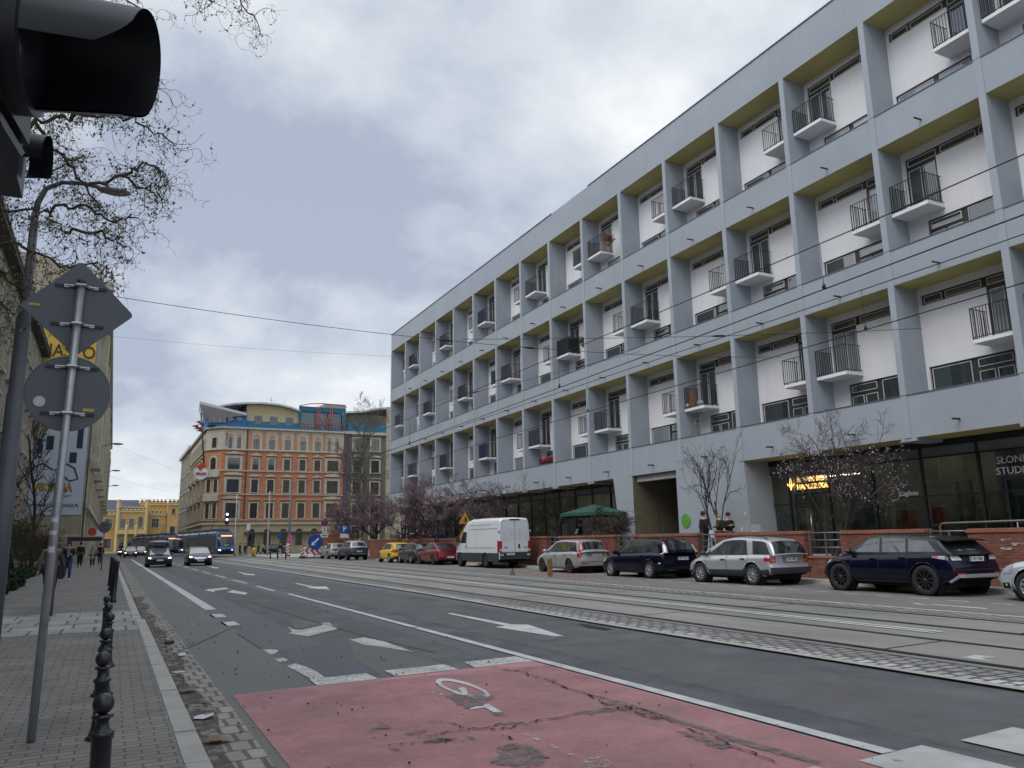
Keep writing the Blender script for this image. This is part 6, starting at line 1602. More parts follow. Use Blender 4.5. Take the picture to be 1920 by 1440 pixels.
# ------------------------------------------------------------------ yellow station
ST = empty('station', (8, 290, 0), 0, 'yellow ochre railway station with crenellated parapets and slim turrets closing the street', 'building')
M_och = mat('ochre render', (.46, .29, .105), .85, var=.10, scale=.25, streak=.1); M_och2 = mat('ochre trim', (.50, .39, .19), .85, var=.1)
Ys = 290
def stb(x0, x1, y0, y1, z0, z1, nm='wall', mm=M_och): return MB().box(x0, x1, y0, y1, z0, z1).build(nm, mm, ST)
stb(-18, 1.0, Ys, Ys + 20, 0, 12.6); stb(1.2, 9.4, Ys - 2.0, Ys + 20, 0, 13.6); stb(9.5, 15.6, Ys, Ys + 20, 0, 12.6); stb(7.4, 15.8, Ys + 4, Ys + 22, 12.6, 16.2); stb(15.8, 34, Ys - 1, Ys + 22, 0, 16.0)
for x0, x1, z, y in ((-18, 1.0, 12.6, Ys), (1.2, 9.4, 13.6, Ys - 2), (9.5, 15.6, 12.6, Ys), (7.4, 15.8, 16.2, Ys + 4), (15.8, 34, 16.0, Ys - 1)):
    stb(x0, x1, y - .3, y, z - 1.0, z - .55, 'string_course', M_och2)
    m = MB(); n = max(3, int((x1 - x0) / 1.15))
    for i in range(n):
        u = x0 + (x1 - x0) * (i + .5) / n; m.box(u - .33, u + .33, y - .25, y + .25, z, z + .95)
    m.box(x0, x1, y - .25, y + .25, z - .4, z + .35)
    m.build('battlement', M_och2, ST)
for x in (1.1, 9.45):
    m = MB().lathe([(.55, 0), (.55, 13.6), (.7, 14), (.62, 16.2), (.75, 16.3), (.7, 16.6), (.1, 16.9)], 8, (x, Ys - 2.1, 0), smooth=False); m.build('turret', M_och2, ST)
for x in (3.8, 6.6): MB().lathe([(.42, 0), (.42, 7.6), (.5, 7.9), (.1, 8.6)], 8, (x, Ys - 3.6, 0), smooth=False).build('column', M_och2, ST)
stb(1.0, 9.6, Ys - 3.8, Ys - 2, 5.6, 7.0, 'balcony', M_och2)
M1 = Matrix.Translation((0, Ys - 2, 0)); M2 = Matrix.Translation((0, Ys, 0)); M3 = Matrix.Translation((0, Ys - 1, 0))
for u in (2.6, 5.1, 7.7): win_unit(ST, M1, u, 7.6, 10.6, 1.5, M_och2, surround=.2, arch=u > 7)
for u in (2.6, 5.1, 7.7): win_unit(ST, M1, u, .4, 3.6, 1.4, M_och2, surround=.2, arch=True, sill=False)
for u in (-1.4, -7, -13, 12.3): win_unit(ST, M2, u, 7.6, 10.6, 2.2, M_och2, M_winw, surround=.2, mull=2)
for u in (-1.4, -7, -13, 12.3): win_unit(ST, M2, u, 1.2, 4.2, 2.0, M_och2, surround=.2)
for u in (17.6, 20.5, 24): win_unit(ST, M3, u, 12.2, 13.8, .9, M_och2, surround=.1)
for u in (17.6, 21.5): win_unit(ST, M3, u, 5, 8, 1.6, M_och2, surround=.2)
MB().prism([(-18, Ys + 3, 12.6), (7.3, Ys + 3, 12.6), (7.3, Ys + 12, 17.3), (-18, Ys + 12, 17.3)], (0, 8, .01)).build('roof', mat('slate blue roof', (.05, .058, .085), .6, var=.15), ST)
for x, lab in ((.9, ''),):
    pass
# ------------------------------------------------------------------ far traffic
def far_car(loc, rz, pm, label, lit=True):
    P = dict(P_leaf); P['roofmat'] = pm; P['mirmat'] = pm; P['detail'] = 0
    if not lit: P['elamps'] = [P['elamps'][0]]
    return make_car('car', label, 'car', loc, rz, pm, P, 'cars on the far street')
far_car((2.5, 131, 0), R(-90), paint('far red paint', (.14, .02, .015)), 'small dark red car with bright headlamps far down the street, behind the cyclist')
far_car((4.5, 152, 0), R(-91), paint('far grey paint', (.30, .31, .33)), 'pale grey car with headlamps on, far down the street left of the trams')
far_car((1.9, 168, 0), R(-90), blk, 'black car farthest down the street with headlamps on')
far_car((24.8, 139, 0), R(0), blk, 'black car parked at the foot of the orange building, left one of two', False)
far_car((31.0, 137, 0), R(180), paint('far navy paint', (.012, .016, .03)), 'dark navy car parked at the foot of the orange building, right one of two', False)
# ------------------------------------------------------------------ street furniture
M_sback = mat('sign back grey', (.105, .112, .125), .5, metal=.2, var=.06)
M_clamp = mat('clamp dark', (.015, .016, .018), .5, var=0); M_clampl = mat('clamp pale', (.42, .43, .44), .4, metal=.5, var=.1)
M_stick = mat('sticker white', (.55, .56, .57), .5, var=.3, scale=40); M_sticky = mat('sticker yellow', (.45, .34, .10), .6, var=.2, scale=30)
sp = empty('sign_post', (-.46, 7.28, .1), 0, 'near grey steel post carrying the backs of a diamond and a round sign', 'sign post')
px_, py_ = -.44, 7.28
def pz(z): return px_ + (.0135 * (z - .1))
MB().tube([(pz(.1), py_, .1), (pz(3.70), py_, 3.70)], .031, 14).build('pole', mat('zinc pole', (.36, .38, .40), .38, metal=.55, var=.18, scale=6), sp)
MB().lathe([(.033, 0), (.033, .06), (.02, .065)], 14, (pz(3.7), py_, 3.68)).build('cap', M_clamp, sp)
def rounded(pts, r, n=4):
    out = []; k = len(pts)
    for i in range(k):
        p, a, b = Vector(pts[i]), Vector(pts[i - 1]), Vector(pts[(i + 1) % k]); u, v = (a - p).normalized(), (b - p).normalized()
        q0, q1 = p + u * r, p + v * r
        for j in range(n + 1):
            t = j / n; out.append(tuple(q0 * (1 - t) ** 2 + p * 2 * t * (1 - t) + q1 * t * t))
    return out
YB = py_ + .055
dc = (-.40, 3.50); hd_ = .425
dm = MB(); dm.prism([(x, YB, z) for x, z in rounded([(dc[0] - hd_, dc[1] - .01), (dc[0] + .01, dc[1] - hd_ + .02), (dc[0] + hd_, dc[1] - .01), (dc[0] - .005, dc[1] + hd_)], .035)], (0, .018, 0))
ds = dm.build('diamond_sign', M_sback, sp)
cd = MB().lathe([(.312, YB), (.315, YB + .02)], 40, (-.415, 0, 2.775), 'Y').build('round_sign', M_sback, sp)
MB().lathe([(.309, YB - .006), (.317, YB - .004), (.317, YB + .02)], 40, (-.415, 0, 2.775), 'Y', cap=False).build('rim', mat('rim grey', (.2, .21, .22), .4, metal=.4), cd)
for z, o in ((3.69, ds), (3.355, ds), (2.99, cd), (2.60, cd)):
    x = pz(z); w_ = .2
    MB().box(x - .195, x + .195, YB - .012, YB - .001, z - .012, z + .012).build('slot_rail', M_clamp, o)
    MB().tube([(x - .12, YB - .016, z), (x - .05, YB - .02, z + .004), (x - .034, py_ - .034, z), (x + .034, py_ - .034, z), (x + .05, YB - .02, z + .004), (x + .12, YB - .016, z)], .012, 4, True, False).build('clamp', M_clampl, o)
    for d_ in (-.11, .11): MB().box(x + d_ - .017, x + d_ + .017, YB - .022, YB - .013, z - .014, z + .014).build('clamp_nut', M_clampl, o)
MB().box(-.76, -.68, YB - .003, YB - .0005, 3.495, 3.515).build('sticker', M_sticky, ds); MB().box(-.30, -.215, YB - .003, YB - .0005, 2.63, 2.655).build('sticker', M_sticky, cd)
MB().lathe([(.043, YB - .004), (.043, YB - .0005)], 18, (-.615, 0, 2.695), 'Y').build('sticker', M_stick, cd)
for z, d_ in ((1.72, .05), (1.48, .06), (1.62, .04)): 
    m = MB()
    for i in range(5):
        a = -PI * .85 + i * .35; a2 = a + .35
        m.quad(*[(pz(z) + .0325 * math.cos(q), py_ + .0325 * math.sin(q), zz) for q, zz in ((a, z), (a2, z + .01), (a2, z + d_), (a, z + d_ - .01))])
    m.build('sticker', M_stick, sp)

st2 = empty('steel_post', (-1.1, 20, .1), 0, 'dark steel post standing right behind the near sign post', 'post')
MB().lathe([(.09, .1), (.09, 1.2), (.075, 1.25), (.07, 5.2), (.02, 5.25)], 12, (-1.12, 20, 0)).build('pole', M_sback, st2)
# big street lamp
M_lampp = mat('lamp pole paint', (.10, .11, .125), .5, var=.12)
l1 = empty('street_lamp', (-1.4, 15, .1), 0, 'tall grey street lamp with curved arm over the left pavement, among the willow twigs', 'street lamp')
lx = -1.60
MB().lathe([(.15, .1), (.15, 2.5), (.135, 2.55), (.13, 4.0), (.115, 4.05), (.11, 5.3), (.085, 5.4), (.06, 7.2)], 14, (lx, 15, 0)).build('pole', M_lampp, l1)
MB().tube([(lx, 15, 7.1), (lx + .02, 15, 7.4), (lx + .12, 15, 7.68), (lx + .35, 15, 7.84), (lx + .65, 15, 7.88), (lx + .95, 15, 7.86)], [.055, .05, .045, .04, .038, .036], 8).build('arm', M_lampp, l1)
m = MB(); m.ball((lx + 1.17, 15, 7.83), .25, 14, 8, (1.15, .5, .26)); m.build('lamp_head', mat('lamp head grey', (.25, .26, .26), .5), l1)
m = MB(); m.ball((lx + 1.2, 15, 7.80), .2, 12, 6, (1.0, .45, .24)); m.build('lamp_glass', mat('lamp lens', (.3, .3, .26), .2), l1)
# traffic light close to the camera, facing the side street
M_tl = mat('traffic light plastic', (.008, .009, .013), .42, var=.1)
tl = empty('traffic_light', (-.45, 1.72, .1), 0, 'black traffic light head very close at the top left corner, seen from its side', 'traffic light')
ax = Vector((math.cos(R(-9)), math.sin(R(-9)), .02)).normalized(); ny = Vector((0, 0, 1)).cross(ax).normalized(); nz = ax.cross(ny)
c0 = Vector((-.205, 1.60, 2.452))
def tlp(a, s, r): # a along the axis, angle s from the top towards the camera side
    return c0 + ax * a + (nz * math.cos(s) - ny * math.sin(s)) * r
m = MB(); na, ns = 10, 36; s0, s1 = R(-165), R(104)
for off, flip in ((0, False), (-.004, True)):
    vs = []
    for j in range(ns + 1):
        s = s0 + (s1 - s0) * j / ns
        ln = .195 + .02 * math.cos(s + R(40))
        e = min(1, (s1 - s) / R(34)); ln -= .055 * (1 - e) ** 2
        e2 = min(1, (s - s0) / R(30)); ln -= .03 * (1 - e2) ** 2
        for i in range(na + 1): vs.append(tlp(ln * i / na, s, .112 - .010 * i / na + off))
    w_ = na + 1
    m.add(vs, [(j * w_ + i, j * w_ + i + 1, (j + 1) * w_ + i + 1, (j + 1) * w_ + i) for j in range(ns) for i in range(na)], True)
m.build('visor', M_tl, tl)
m = MB()
for (ra, aa), (rb_, ab) in (((.124, -.03), (.124, .004)), ((.124, .004), (.108, .006))):
    vs = [tlp(aa, 2 * PI * j / 40, ra) for j in range(40)] + [tlp(ab, 2 * PI * j / 40, rb_) for j in range(40)]
    m.add(vs, [(j, (j + 1) % 40, 40 + (j + 1) % 40, 40 + j) for j in range(40)], True)
m.build('lens_ring', M_tl, tl)
m = MB(); vs = [tlp(.02 - .02 * (r_ / .105) ** 2, 2 * PI * j / 28, r_) for r_ in (.001, .04, .08, .105) for j in range(28)]
m.add(vs, [(k * 28 + j, k * 28 + (j + 1) % 28, (k + 1) * 28 + (j + 1) % 28, (k + 1) * 28 + j) for k in range(3) for j in range(28)], True); m.build('lens', mat('dark lens', (.012, .013, .017), .12, var=.2, scale=60), tl)
Mh = Matrix((ax, ny, nz)).transposed().to_4x4(); Mh.translation = c0
MB().box(-.17, -.028, -.15, .15, -.145, .62).xf(Mh).build('housing', M_tl, tl, bevel=.015)
m = MB().add([(-.035, -.14, -.146), (-.035, .14, -.146), (-.035, .12, -.165), (-.035, .0, -.165), (-.165, -.14, -.146), (-.165, .14, -.146), (-.165, .12, -.165), (-.165, .0, -.165)], [(0, 1, 2, 3), (4, 7, 6, 5), (0, 4, 5, 1), (1, 5, 6, 2), (2, 6, 7, 3), (3, 7, 4, 0)]).xf(Mh)
fixn(m).__class__ if False else None
fixn(m.build('lower_housing', M_tl, tl))
m = MB(); c2 = Vector((-.262, 2.09, 2.455)); vs = []
for j in range(21):
    s = R(-150) + R(270) * j / 20
    for i in range(5): vs.append(c2 + ax * (.06 * i / 4 * (1 - .1 * abs(math.sin(s)))) + (nz * math.cos(s) - ny * math.sin(s)) * (.055 - .004 * i / 4))
m.add(vs, [(j * 5 + i, j * 5 + i + 1, (j + 1) * 5 + i + 1, (j + 1) * 5 + i) for j in range(20) for i in range(4)], True); m.build('small_visor', M_tl, tl)
MB().cbox(c2 + ax * -.05, .1, .14, .16).build('small_housing', M_tl, tl)
MB().tube([(-.62, 1.75, .1), (-.62, 1.75, 3.2)], .055, 12).build('pole', M_lampp, tl)
MB().tube([(-.62, 1.75, 2.7), (-.36, 1.70, 2.7)], .02, 6).build('bracket', M_tl, tl)

# ball-topped bollards
M_bol = mat('bollard black', (.012, .014, .018), .42, var=.25, scale=14, coat=.25)
def bollard():
    m = MB().lathe([(.10, 0), (.10, .012), (.085, .02), (.066, .07), (.056, .14), (.052, .22), (.052, .405), (.062, .41), (.064, .425), (.05, .432), (.034, .45), (.032, .475), (.04, .50), (.056, .505), (.056, .515), (.04, .522)], 20)
    r = empty('bollard', (0, 0, 0)); o = m.build('post', M_bol, r, world=False)
    MB().ball((0, 0, .575), .056, 18, 10).build('ball', M_bol, r, world=False)
    return r
BL = ['nearest ball-topped bollard, cut off by the bottom picture edge', 'second ball-topped bollard from the bottom picture edge', 'third ball-topped bollard from the camera', 'fourth ball-topped bollard from the camera', 'fifth ball-topped bollard, second farthest of its row', 'farthest ball-topped bollard beside the stone slab band']
b0 = bollard()
for i, (x, y) in enumerate(((.035, 5.12), (.02, 7.12), (.015, 9.1), (.04, 11.2), (.025, 13.14), (.005, 15.1))):
    o = b0 if i == 0 else copy_tree(b0); o.location = (x, y, .098); o.rotation_euler = (R(uni(-1.5, 1.5)), R(uni(-2, 2)), 0); tag(o, BL[i], 'bollard', 'ball-topped bollards along the kerb')
TB = ['nearest of the tall plain posts along the kerb', 'second of the tall plain posts along the kerb', 'third of the tall plain posts along the kerb', 'farthest of the tall plain posts along the kerb']
for i, (x, y) in enumerate(((.13, 23.8), (.10, 27.0), (.05, 30.3), (.02, 34.5))):
    o = MB().lathe([(.08, 0), (.075, .06), (.062, .08), (.06, 1.0), (.072, 1.01), (.072, 1.05), (.05, 1.07)], 12).build('bollard', M_bol)
    o.location = (x, y, .098); o.rotation_euler = (0, R(1.2), 0); tag(o, TB[i], 'bollard', 'tall posts along the kerb')
lb = empty('bollard', (-2.32, 22.6, .098), 0, 'black post with yellow band at the left picture edge by the hedge', 'bollard')
MB().lathe([(.075, 0), (.065, .04), (.06, .95), (.02, .99)], 12).build('post', M_bol, lb, world=False); MB().lathe([(.063, .80), (.063, .84)], 12, cap=False).build('band', mat('yellow band', (.5, .38, .05), .5), lb, world=False)
# wooden stakes by the tracks
M_wood = mat('old wood', (.22, .13, .055), .85, var=.3, scale=9)
w1 = empty('stake', (16.05, 28.7, 0), 0, 'upright brown wooden post on a pale base beside the tram tracks', 'post', 'wooden posts by the tracks')
MB().box(-.09, .09, -.07, .07, .03, .74).build('post', M_wood, w1, world=False, bevel=.01); MB().box(-.24, .24, -.12, .12, 0, .035).build('base', mat('pale base', (.4, .36, .28), .9), w1, world=False)
w2 = empty('stake', (16.08, 32.2, 0), 0, 'low broken wooden stump beside the tram tracks', 'post', 'wooden posts by the tracks')
m = MB(); m.add([(-.14, -.05, 0), (.14, -.05, 0), (.14, .05, 0), (-.14, .05, 0), (-.02, -.04, .30), (.05, -.03, .24), (.03, .04, .27)], [(0, 1, 5, 4), (1, 2, 6, 5), (2, 3, 4, 6), (3, 0, 4), (4, 5, 6)]); m.build('stump', M_wood, w2, world=False)
# service cabinets on the wall
cb = empty('service_cabinet', (24.5, 25.8, TER), 0, 'pale grey service cabinet with smaller box on top against the grey wall', 'cabinet')
M_cab = mat('cabinet grey', (.33, .34, .34), .6, var=.1)
MB().box(24.1, 24.5, 25.05, 26.35, TER, 2.0).build('box', M_cab, cb, bevel=.01); MB().box(24.2, 24.5, 25.75, 26.3, 2.005, 2.62).build('upper_box', M_cab, cb, bevel=.01)
MB().box(24.092, 24.099, 25.69, 25.70, TER + .05, 1.95).build('door_gap', M_clamp, cb)
for y, z in ((25.4, 1.6), (26.1, 1.75), (25.95, 2.4)): MB().box(24.09, 24.0985, y, y + .12, z, z + .14).build('sticker', M_stick, cb) if z < 2 else MB().box(24.19, 24.1985, y, y + .12, z, z + .14).build('sticker', M_stick, cb)
# green parasol
pr = empty('parasol', (24.0, 37.6, TER), 0, 'open dark green parasol on the terrace in front of the shop glazing', 'parasol')
M_par = mat('parasol green', (.018, .075, .055), .85, var=.12)
m = MB(); n = 8; top = (24, 37.6, 3.42); ring = [(24 + 1.9 * math.cos(2 * PI * i / n + .2), 37.6 + 2.1 * math.sin(2 * PI * i / n + .2), 2.92) for i in range(n)]
m.add([top] + ring + [(x, y, z - .17) for x, y, z in ring], [(0, 1 + i, 1 + (i + 1) % n) for i in range(n)] + [(1 + i, 9 + i, 9 + (i + 1) % n, 1 + (i + 1) % n) for i in range(n)]); m.build('canopy', M_par, pr)
MB().tube([(24, 37.6, TER), (24, 37.6, 3.5)], .03, 8).build('pole', M_clamp, pr)
m = MB()
for p in ring: m.tube([(24, 37.6, 3.36), (p[0], p[1], p[2])], .012, 4)
m.build('ribs', M_clamp, pr); MB().lathe([(.35, 0), (.35, .1)], 14, (24, 37.6, TER)).build('base', M_cab, pr)

# ------------------------------------------------------------------ road signs
M_sblue = mat('sign blue', (.012, .06, .30), .45, var=.05); M_swht = mat('sign white face', (.66, .67, .68), .45, var=.04); M_sred = mat('sign red', (.45, .03, .03), .45, var=.05)
M_syel = mat('sign yellow', (.60, .34, .02), .5, var=.06)
ys = empty('warning_sign', (20.95, 49.0, 0), 0, 'two stacked yellow warning triangles on a post behind the white van', 'sign')
MB().tube([(21.0, 49.05, .1), (21.0, 49.05, 3.5)], .03, 8).build('pole', M_pole, ys)
def tri(z, s, nm):
    y = 49.0; o = MB().prism([(x, y, zz) for x, zz in rounded([(21 - s, z), (21 + s, z), (21, z + s * 1.73)], .06)], (0, .02, 0)).build(nm, mat('sign dark red', (.22, .05, .02), .5), ys)
    MB().prism([(x, y - .004, zz) for x, zz in rounded([(21 - s * .84, z + s * .09), (21 + s * .84, z + s * .09), (21, z + s * 1.54)], .05)], (0, .003, 0)).build('face', M_syel, o)
    return o
o = tri(2.62, .52, 'triangle')
m = MB(); m.ball((21.03, 48.985, 3.06), .06, 8, 6, (1, .2, 1)); m.prism([(20.93, 48.985, 2.72), (21.0, 48.985, 2.72), (21.05, 48.985, 2.88), (21.1, 48.985, 2.72), (21.16, 48.985, 2.72), (21.1, 48.985, 3.0), (20.98, 48.985, 3.0)], (0, .004, 0)); m.tube([(20.9, 48.985, 2.95), (20.82, 48.985, 2.74)], .012, 4); m.build('worker_symbol', M_ink, o)
o = tri(1.72, .52, 'triangle'); MB().prism([(20.95, 48.985, 1.8), (21.06, 48.985, 1.8), (21.04, 48.985, 2.3), (20.98, 48.985, 2.3)], (0, .004, 0)).build('symbol', M_ink, o)
def post(x, y, z, par, r=.035, z0=0.0): return MB().tube([(x, y, z0), (x, y, z)], r, 8).build('pole', M_pole, par)
ba = empty('chevron_barrier', (19.4, 86, 0), 0, 'red and white chevron barrier with a round blue arrow sign above it', 'road barrier')
MB().box(18.3, 20.5, 86, 86.05, .45, 1.2).build('board', M_swht, ba)
m = MB()
for k in range(4):
    x = 18.35 + k * .56
    m.prism([(x, 85.99, .825), (x + .32, 85.99, 1.19), (x + .58, 85.99, 1.19), (x + .26, 85.99, .825)], (0, .006, 0)); m.prism([(x, 85.992, .825), (x + .26, 85.992, .825), (x + .58, 85.992, .46), (x + .32, 85.992, .46)], (0, .006, 0))
m.build('chevrons', M_sred, ba)
d_ = MB().lathe([(.78, 85.90), (.78, 85.94)], 28, (19.42, 0, 1.72), 'Y').build('arrow_sign', M_sblue, ba)
MB().prism([(19.0, 85.89, 1.32), (19.42, 85.89, 1.40), (19.30, 85.89, 1.5), (19.82, 85.89, 2.0), (19.68, 85.89, 2.14), (19.18, 85.89, 1.63), (19.08, 85.89, 1.74)], (0, .008, 0)).build('arrow', M_swht, d_)
m = MB()
for x in (18.6, 19.4, 20.3): m.box(x - .04, x + .04, 86.05, 86.1, 0, 1.3)
m.box(18.5, 20.4, 85.7, 86.5, 0, .1); m.build('frame', M_clamp, ba)
def striped(x, y, label, z1=1.35, top=None):
    r = empty('striped_board', (x, y, 0), 0, label, 'road barrier', 'striped warning boards at the roadworks')
    MB().box(x - .2, x + .2, y, y + .05, .25, z1).build('board', M_swht, r)
    m = MB()
    for k in range(3): z = .27 + k * .36; m.prism([(x - .2, y - .004, z), (x + .2, y - .004, z + .28), (x + .2, y - .004, z + .44), (x - .2, y - .004, z + .16)], (0, .003, 0))
    m.build('stripes', M_sred, r); MB().box(x - .3, x + .3, y - .15, y + .25, 0, .24).build('foot', M_clamp, r)
    if top: MB().box(x - .02, x + .5, y, y + .06, z1 + .1, z1 + .95).build('top_panel', mat('pink panel', (.5, .10, .22), .6), r)
striped(18.2, 86.3, 'red white striped board left of the chevron barrier', 1.3)
striped(18.7, 97, 'red white striped board with pink panel on top, before the parked black cars', 1.6, True)
def psign(x, y, z, label, kind):
    r = empty('road_sign', (x, y, 0), 0, label, 'sign'); post(x, y + .05, z + .5, r)
    if kind == 'P':
        o = MB().box(x - .5, x + .5, y - .02, y + .02, z - .35, z + .55).build('plate', M_sblue, r)
        t = text_mb('P', .85, .02, bold=.02); t.xf(Matrix.Translation((x, y - .03, z + .1))); t.build('letter', M_swht, o); MB().box(x - .5, x + .5, y - .02, y + .02, z - .85, z - .4).build('plate', M_swht, r)
    elif kind == 'stop':
        o = MB().lathe([(.42, y - .02), (.42, y + .02)], 24, (x, 0, z), 'Y').build('disc', M_sred, r); MB().lathe([(.34, y - .026), (.34, y - .021)], 24, (x, 0, z), 'Y').build('face', M_sblue, o)
        m = MB()
        for s_ in (1, -1): m.tube([(x - .24, y - .03, z - s_ * .24), (x + .24, y - .03, z + s_ * .24)], .035, 4)
        m.build('cross', M_sred, o)
        o = MB().box(x - .25, x + .25, y - .02, y + .02, z - 1.2, z - .5).build('plate', M_swht, r); MB().prism([(x - .02, y - .03, z - 1.1), (x + .02, y - .03, z - 1.1), (x + .06, y - .03, z - .65), (x, y - .03, z - .55), (x - .06, y - .03, z - .65)], (0, .005, 0)).build('symbol', M_ink, o)
        o = MB().box(x - .45, x + .45, y - .02, y + .02, z - 1.7, z - 1.3).build('plate', M_swht, r); MB().box(x - .3, x + .3, y - .03, y - .022, z - 1.55, z - 1.45).build('symbol', M_ink, o)
    elif kind == 'back':
        MB().lathe([(.36, y - .06), (.36, y - .03)], 24, (x, 0, z), 'Y').build('disc', M_sback, r)
        for q in (-.12, .12): MB().box(x - .2, x + .2, y - .075, y - .062, z + q - .02, z + q + .02).build('clamp', M_clamp, r)
    else: MB().box(x - .28, x + .28, y - .02, y + .02, z - .5, z + .5).build('plate', M_swht if kind == 'w' else M_sblue, r)
psign(23.1, 88, 2.95, 'square blue parking sign at the end of the brick wall', 'P'); psign(21.8, 92, 3.9, 'round blue and red no stopping sign above two white plates', 'stop')
psign(-.50, 56, 2.75, 'back of a round grey sign on a thin post on the left pavement', 'back')
psign(18.6, 128, 4.2, 'small white sign at the tram stop before the orange building', 'w'); psign(24.4, 134, 2.9, 'small blue sign left of the parked black cars', 'b')
sb = empty('shop_sign', (-2.6, 60, 2.2), 0, 'red round and dark shop signs projecting from the left house front', 'sign')
MB().lathe([(.26, 59.96), (.26, 60.02)], 18, (-1.25, 0, 2.55), 'Y').build('disc', M_sred, sb); MB().box(-2.7, -.6, 60.02, 60.06, 1.95, 2.2).build('board', M_ink, sb); MB().box(-1.0, -.5, 60.02, 60.06, 2.25, 2.7).build('board', M_swht, sb); MB().tube([(-2.7, 60.05, 2.2), (-2.7, 60.05, .1)], .04, 6).build('pole', M_pole, sb)
# poles by the crossing
def mast(x, y, h_, label, mm, r=.14, arm=0):
    o = empty('mast', (x, y, 0), 0, label, 'mast', 'masts at the far junction'); MB().lathe([(r, 0), (r, 1.5), (r * .6, h_)], 10, (x, y, 0)).build('pole', mm, o)
    if arm: MB().tube([(x, y, h_ - .3), (x - arm, y - 1, h_ + .2)], .04, 5).build('arm', mm, o)
mast(18.55, 110, 8.6, 'pale timber-coloured mast in front of the orange building', mat('pale mast', (.33, .29, .22), .8)); mast(19.4, 100, 9.2, 'dark grey mast right of the pale one before the orange building', M_lampp, .15)
mast(15.9, 122, 8.8, 'thin white-topped mast behind the nearer tram', mat('white mast', (.5, .48, .46), .6), .08)
ts = empty('tram_signal', (13.6, 113, 0), 0, 'black signal head with two white lights above the nearer tram', 'signal')
MB().box(13.35, 13.85, 113, 113.3, 4.3, 6.0).build('head', M_clamp, ts); MB().tube([(13.6, 113.2, 4.4), (13.6, 113.2, 2.5), (15.0, 113.5, 0)], .06, 6).build('pole', M_lampp, ts)
M_wl = mat('white signal light', (.9, .92, 1), emit=2.5, var=0)
for z in (5.6, 4.9): MB().lathe([(.16, 112.97), (.16, 113)], 12, (13.6, 0, z), 'Y').build('light', M_wl, ts)
yb = MB().lathe([(.28, 0), (.28, .9), (.2, 1.1), (.02, 1.2)], 14).build('bollard', mat('yellow bollard', (.55, .36, .04), .5)); yb.location = (16.5, 108, 0); tag(yb, 'yellow rounded bollard beside the tram stop', 'bollard')
SB = ['leftmost of three short black posts in the roadway', 'middle of three short black posts in the roadway', 'rightmost of three short black posts in the roadway']
for i, x in enumerate((15.2, 15.75, 15.85)):
    o = MB().lathe([(.07, 0), (.07, .75), (.04, .8)], 8).build('bollard', M_bol); o.location = (x, (88.2, 87.2, 83.2)[i], 0); tag(o, SB[i], 'bollard', 'short posts in the far roadway')
sk = empty('waste_skip', (24.2, 97, 0), 0, 'orange brown waste skip behind the silver estate at the roadworks', 'skip')
m = MB().add([(21.9, 96, .2), (26.2, 96, .2), (26.2, 98, .2), (21.9, 98, .2), (21.5, 95.8, 2.6), (26.6, 95.8, 2.6), (26.6, 98.2, 2.6), (21.5, 98.2, 2.6)], [(0, 1, 5, 4), (1, 2, 6, 5), (2, 3, 7, 6), (3, 0, 4, 7), (0, 3, 2, 1)]); m.build('box', mat('rust orange', (.36, .12, .03), .8, var=.25), sk)
m = MB()
for i in range(8): x = 21.7 + i * .66; m.box(x, x + .08, 95.72, 95.86, .4, 2.55)
m.box(21.45, 26.65, 95.7, 95.85, 2.5, 2.65); m.build('ribs', MATS['rust orange'], sk)
isl = MB().prism([(16.5, 92, 0), (24, 90, 0), (27, 118, 0), (17, 120, 0)], (0, 0, .10)).build('traffic_island', mat('pale island', (.42, .41, .37), .85, var=.1)); tag(isl, kind='structure')
# litter in the gutter
can = empty('drink_can', (.90, 13.7, .03), R(20), 'crushed drink can lying in the gutter', 'litter')
MB().lathe([(.02, -.065), (.032, -.058), (.033, 0), (.030, .03), (.033, .055), (.026, .065)], 12, (0, 0, .033), 'X').build('can', mat('can dark', (.05, .045, .04), .3, metal=.4, var=.5, scale=30), can, world=False); MB().lathe([(.028, .0655), (.024, .0665)], 12, (0, 0, .033), 'X').build('lid', M_alloy, can, world=False)
def scrap(x, y, s, label, mm):
    m = MB(); r_ = random.Random(int(x * 100 + y * 10)); n = 7
    m.add([(0, 0, .03)] + [(s * math.cos(2 * PI * i / n) * r_.uniform(.6, 1.3), s * .7 * math.sin(2 * PI * i / n) * r_.uniform(.6, 1.3), r_.uniform(.012, .045)) for i in range(n)], [(0, 1 + i, 1 + (i + 1) % n) for i in range(n)])
    o = m.build('paper_scrap', mm); o.location = (x, y, .008); tag(o, label, 'litter', 'litter in the gutter')
scrap(.98, 12.35, .07, 'white paper scrap in the gutter just before the drink can', M_stick); scrap(.84, 10.6, .08, 'pale flattened wrapper in the gutter', mat('wrapper', (.4, .5, .5), .4)); scrap(.86, 7.9, .11, 'torn pale leaves of paper in the gutter beside the red surfacing', M_stick); scrap(.82, 9.35, .14, 'dirty crumpled rag in the middle of the gutter', mat('rag', (.16, .14, .12), .9, var=.5, scale=20)); scrap(.84, 6.9, .1, 'brown litter in the gutter nearest the camera', mat('brown litter', (.2, .15, .1), .9, var=.5, scale=20))
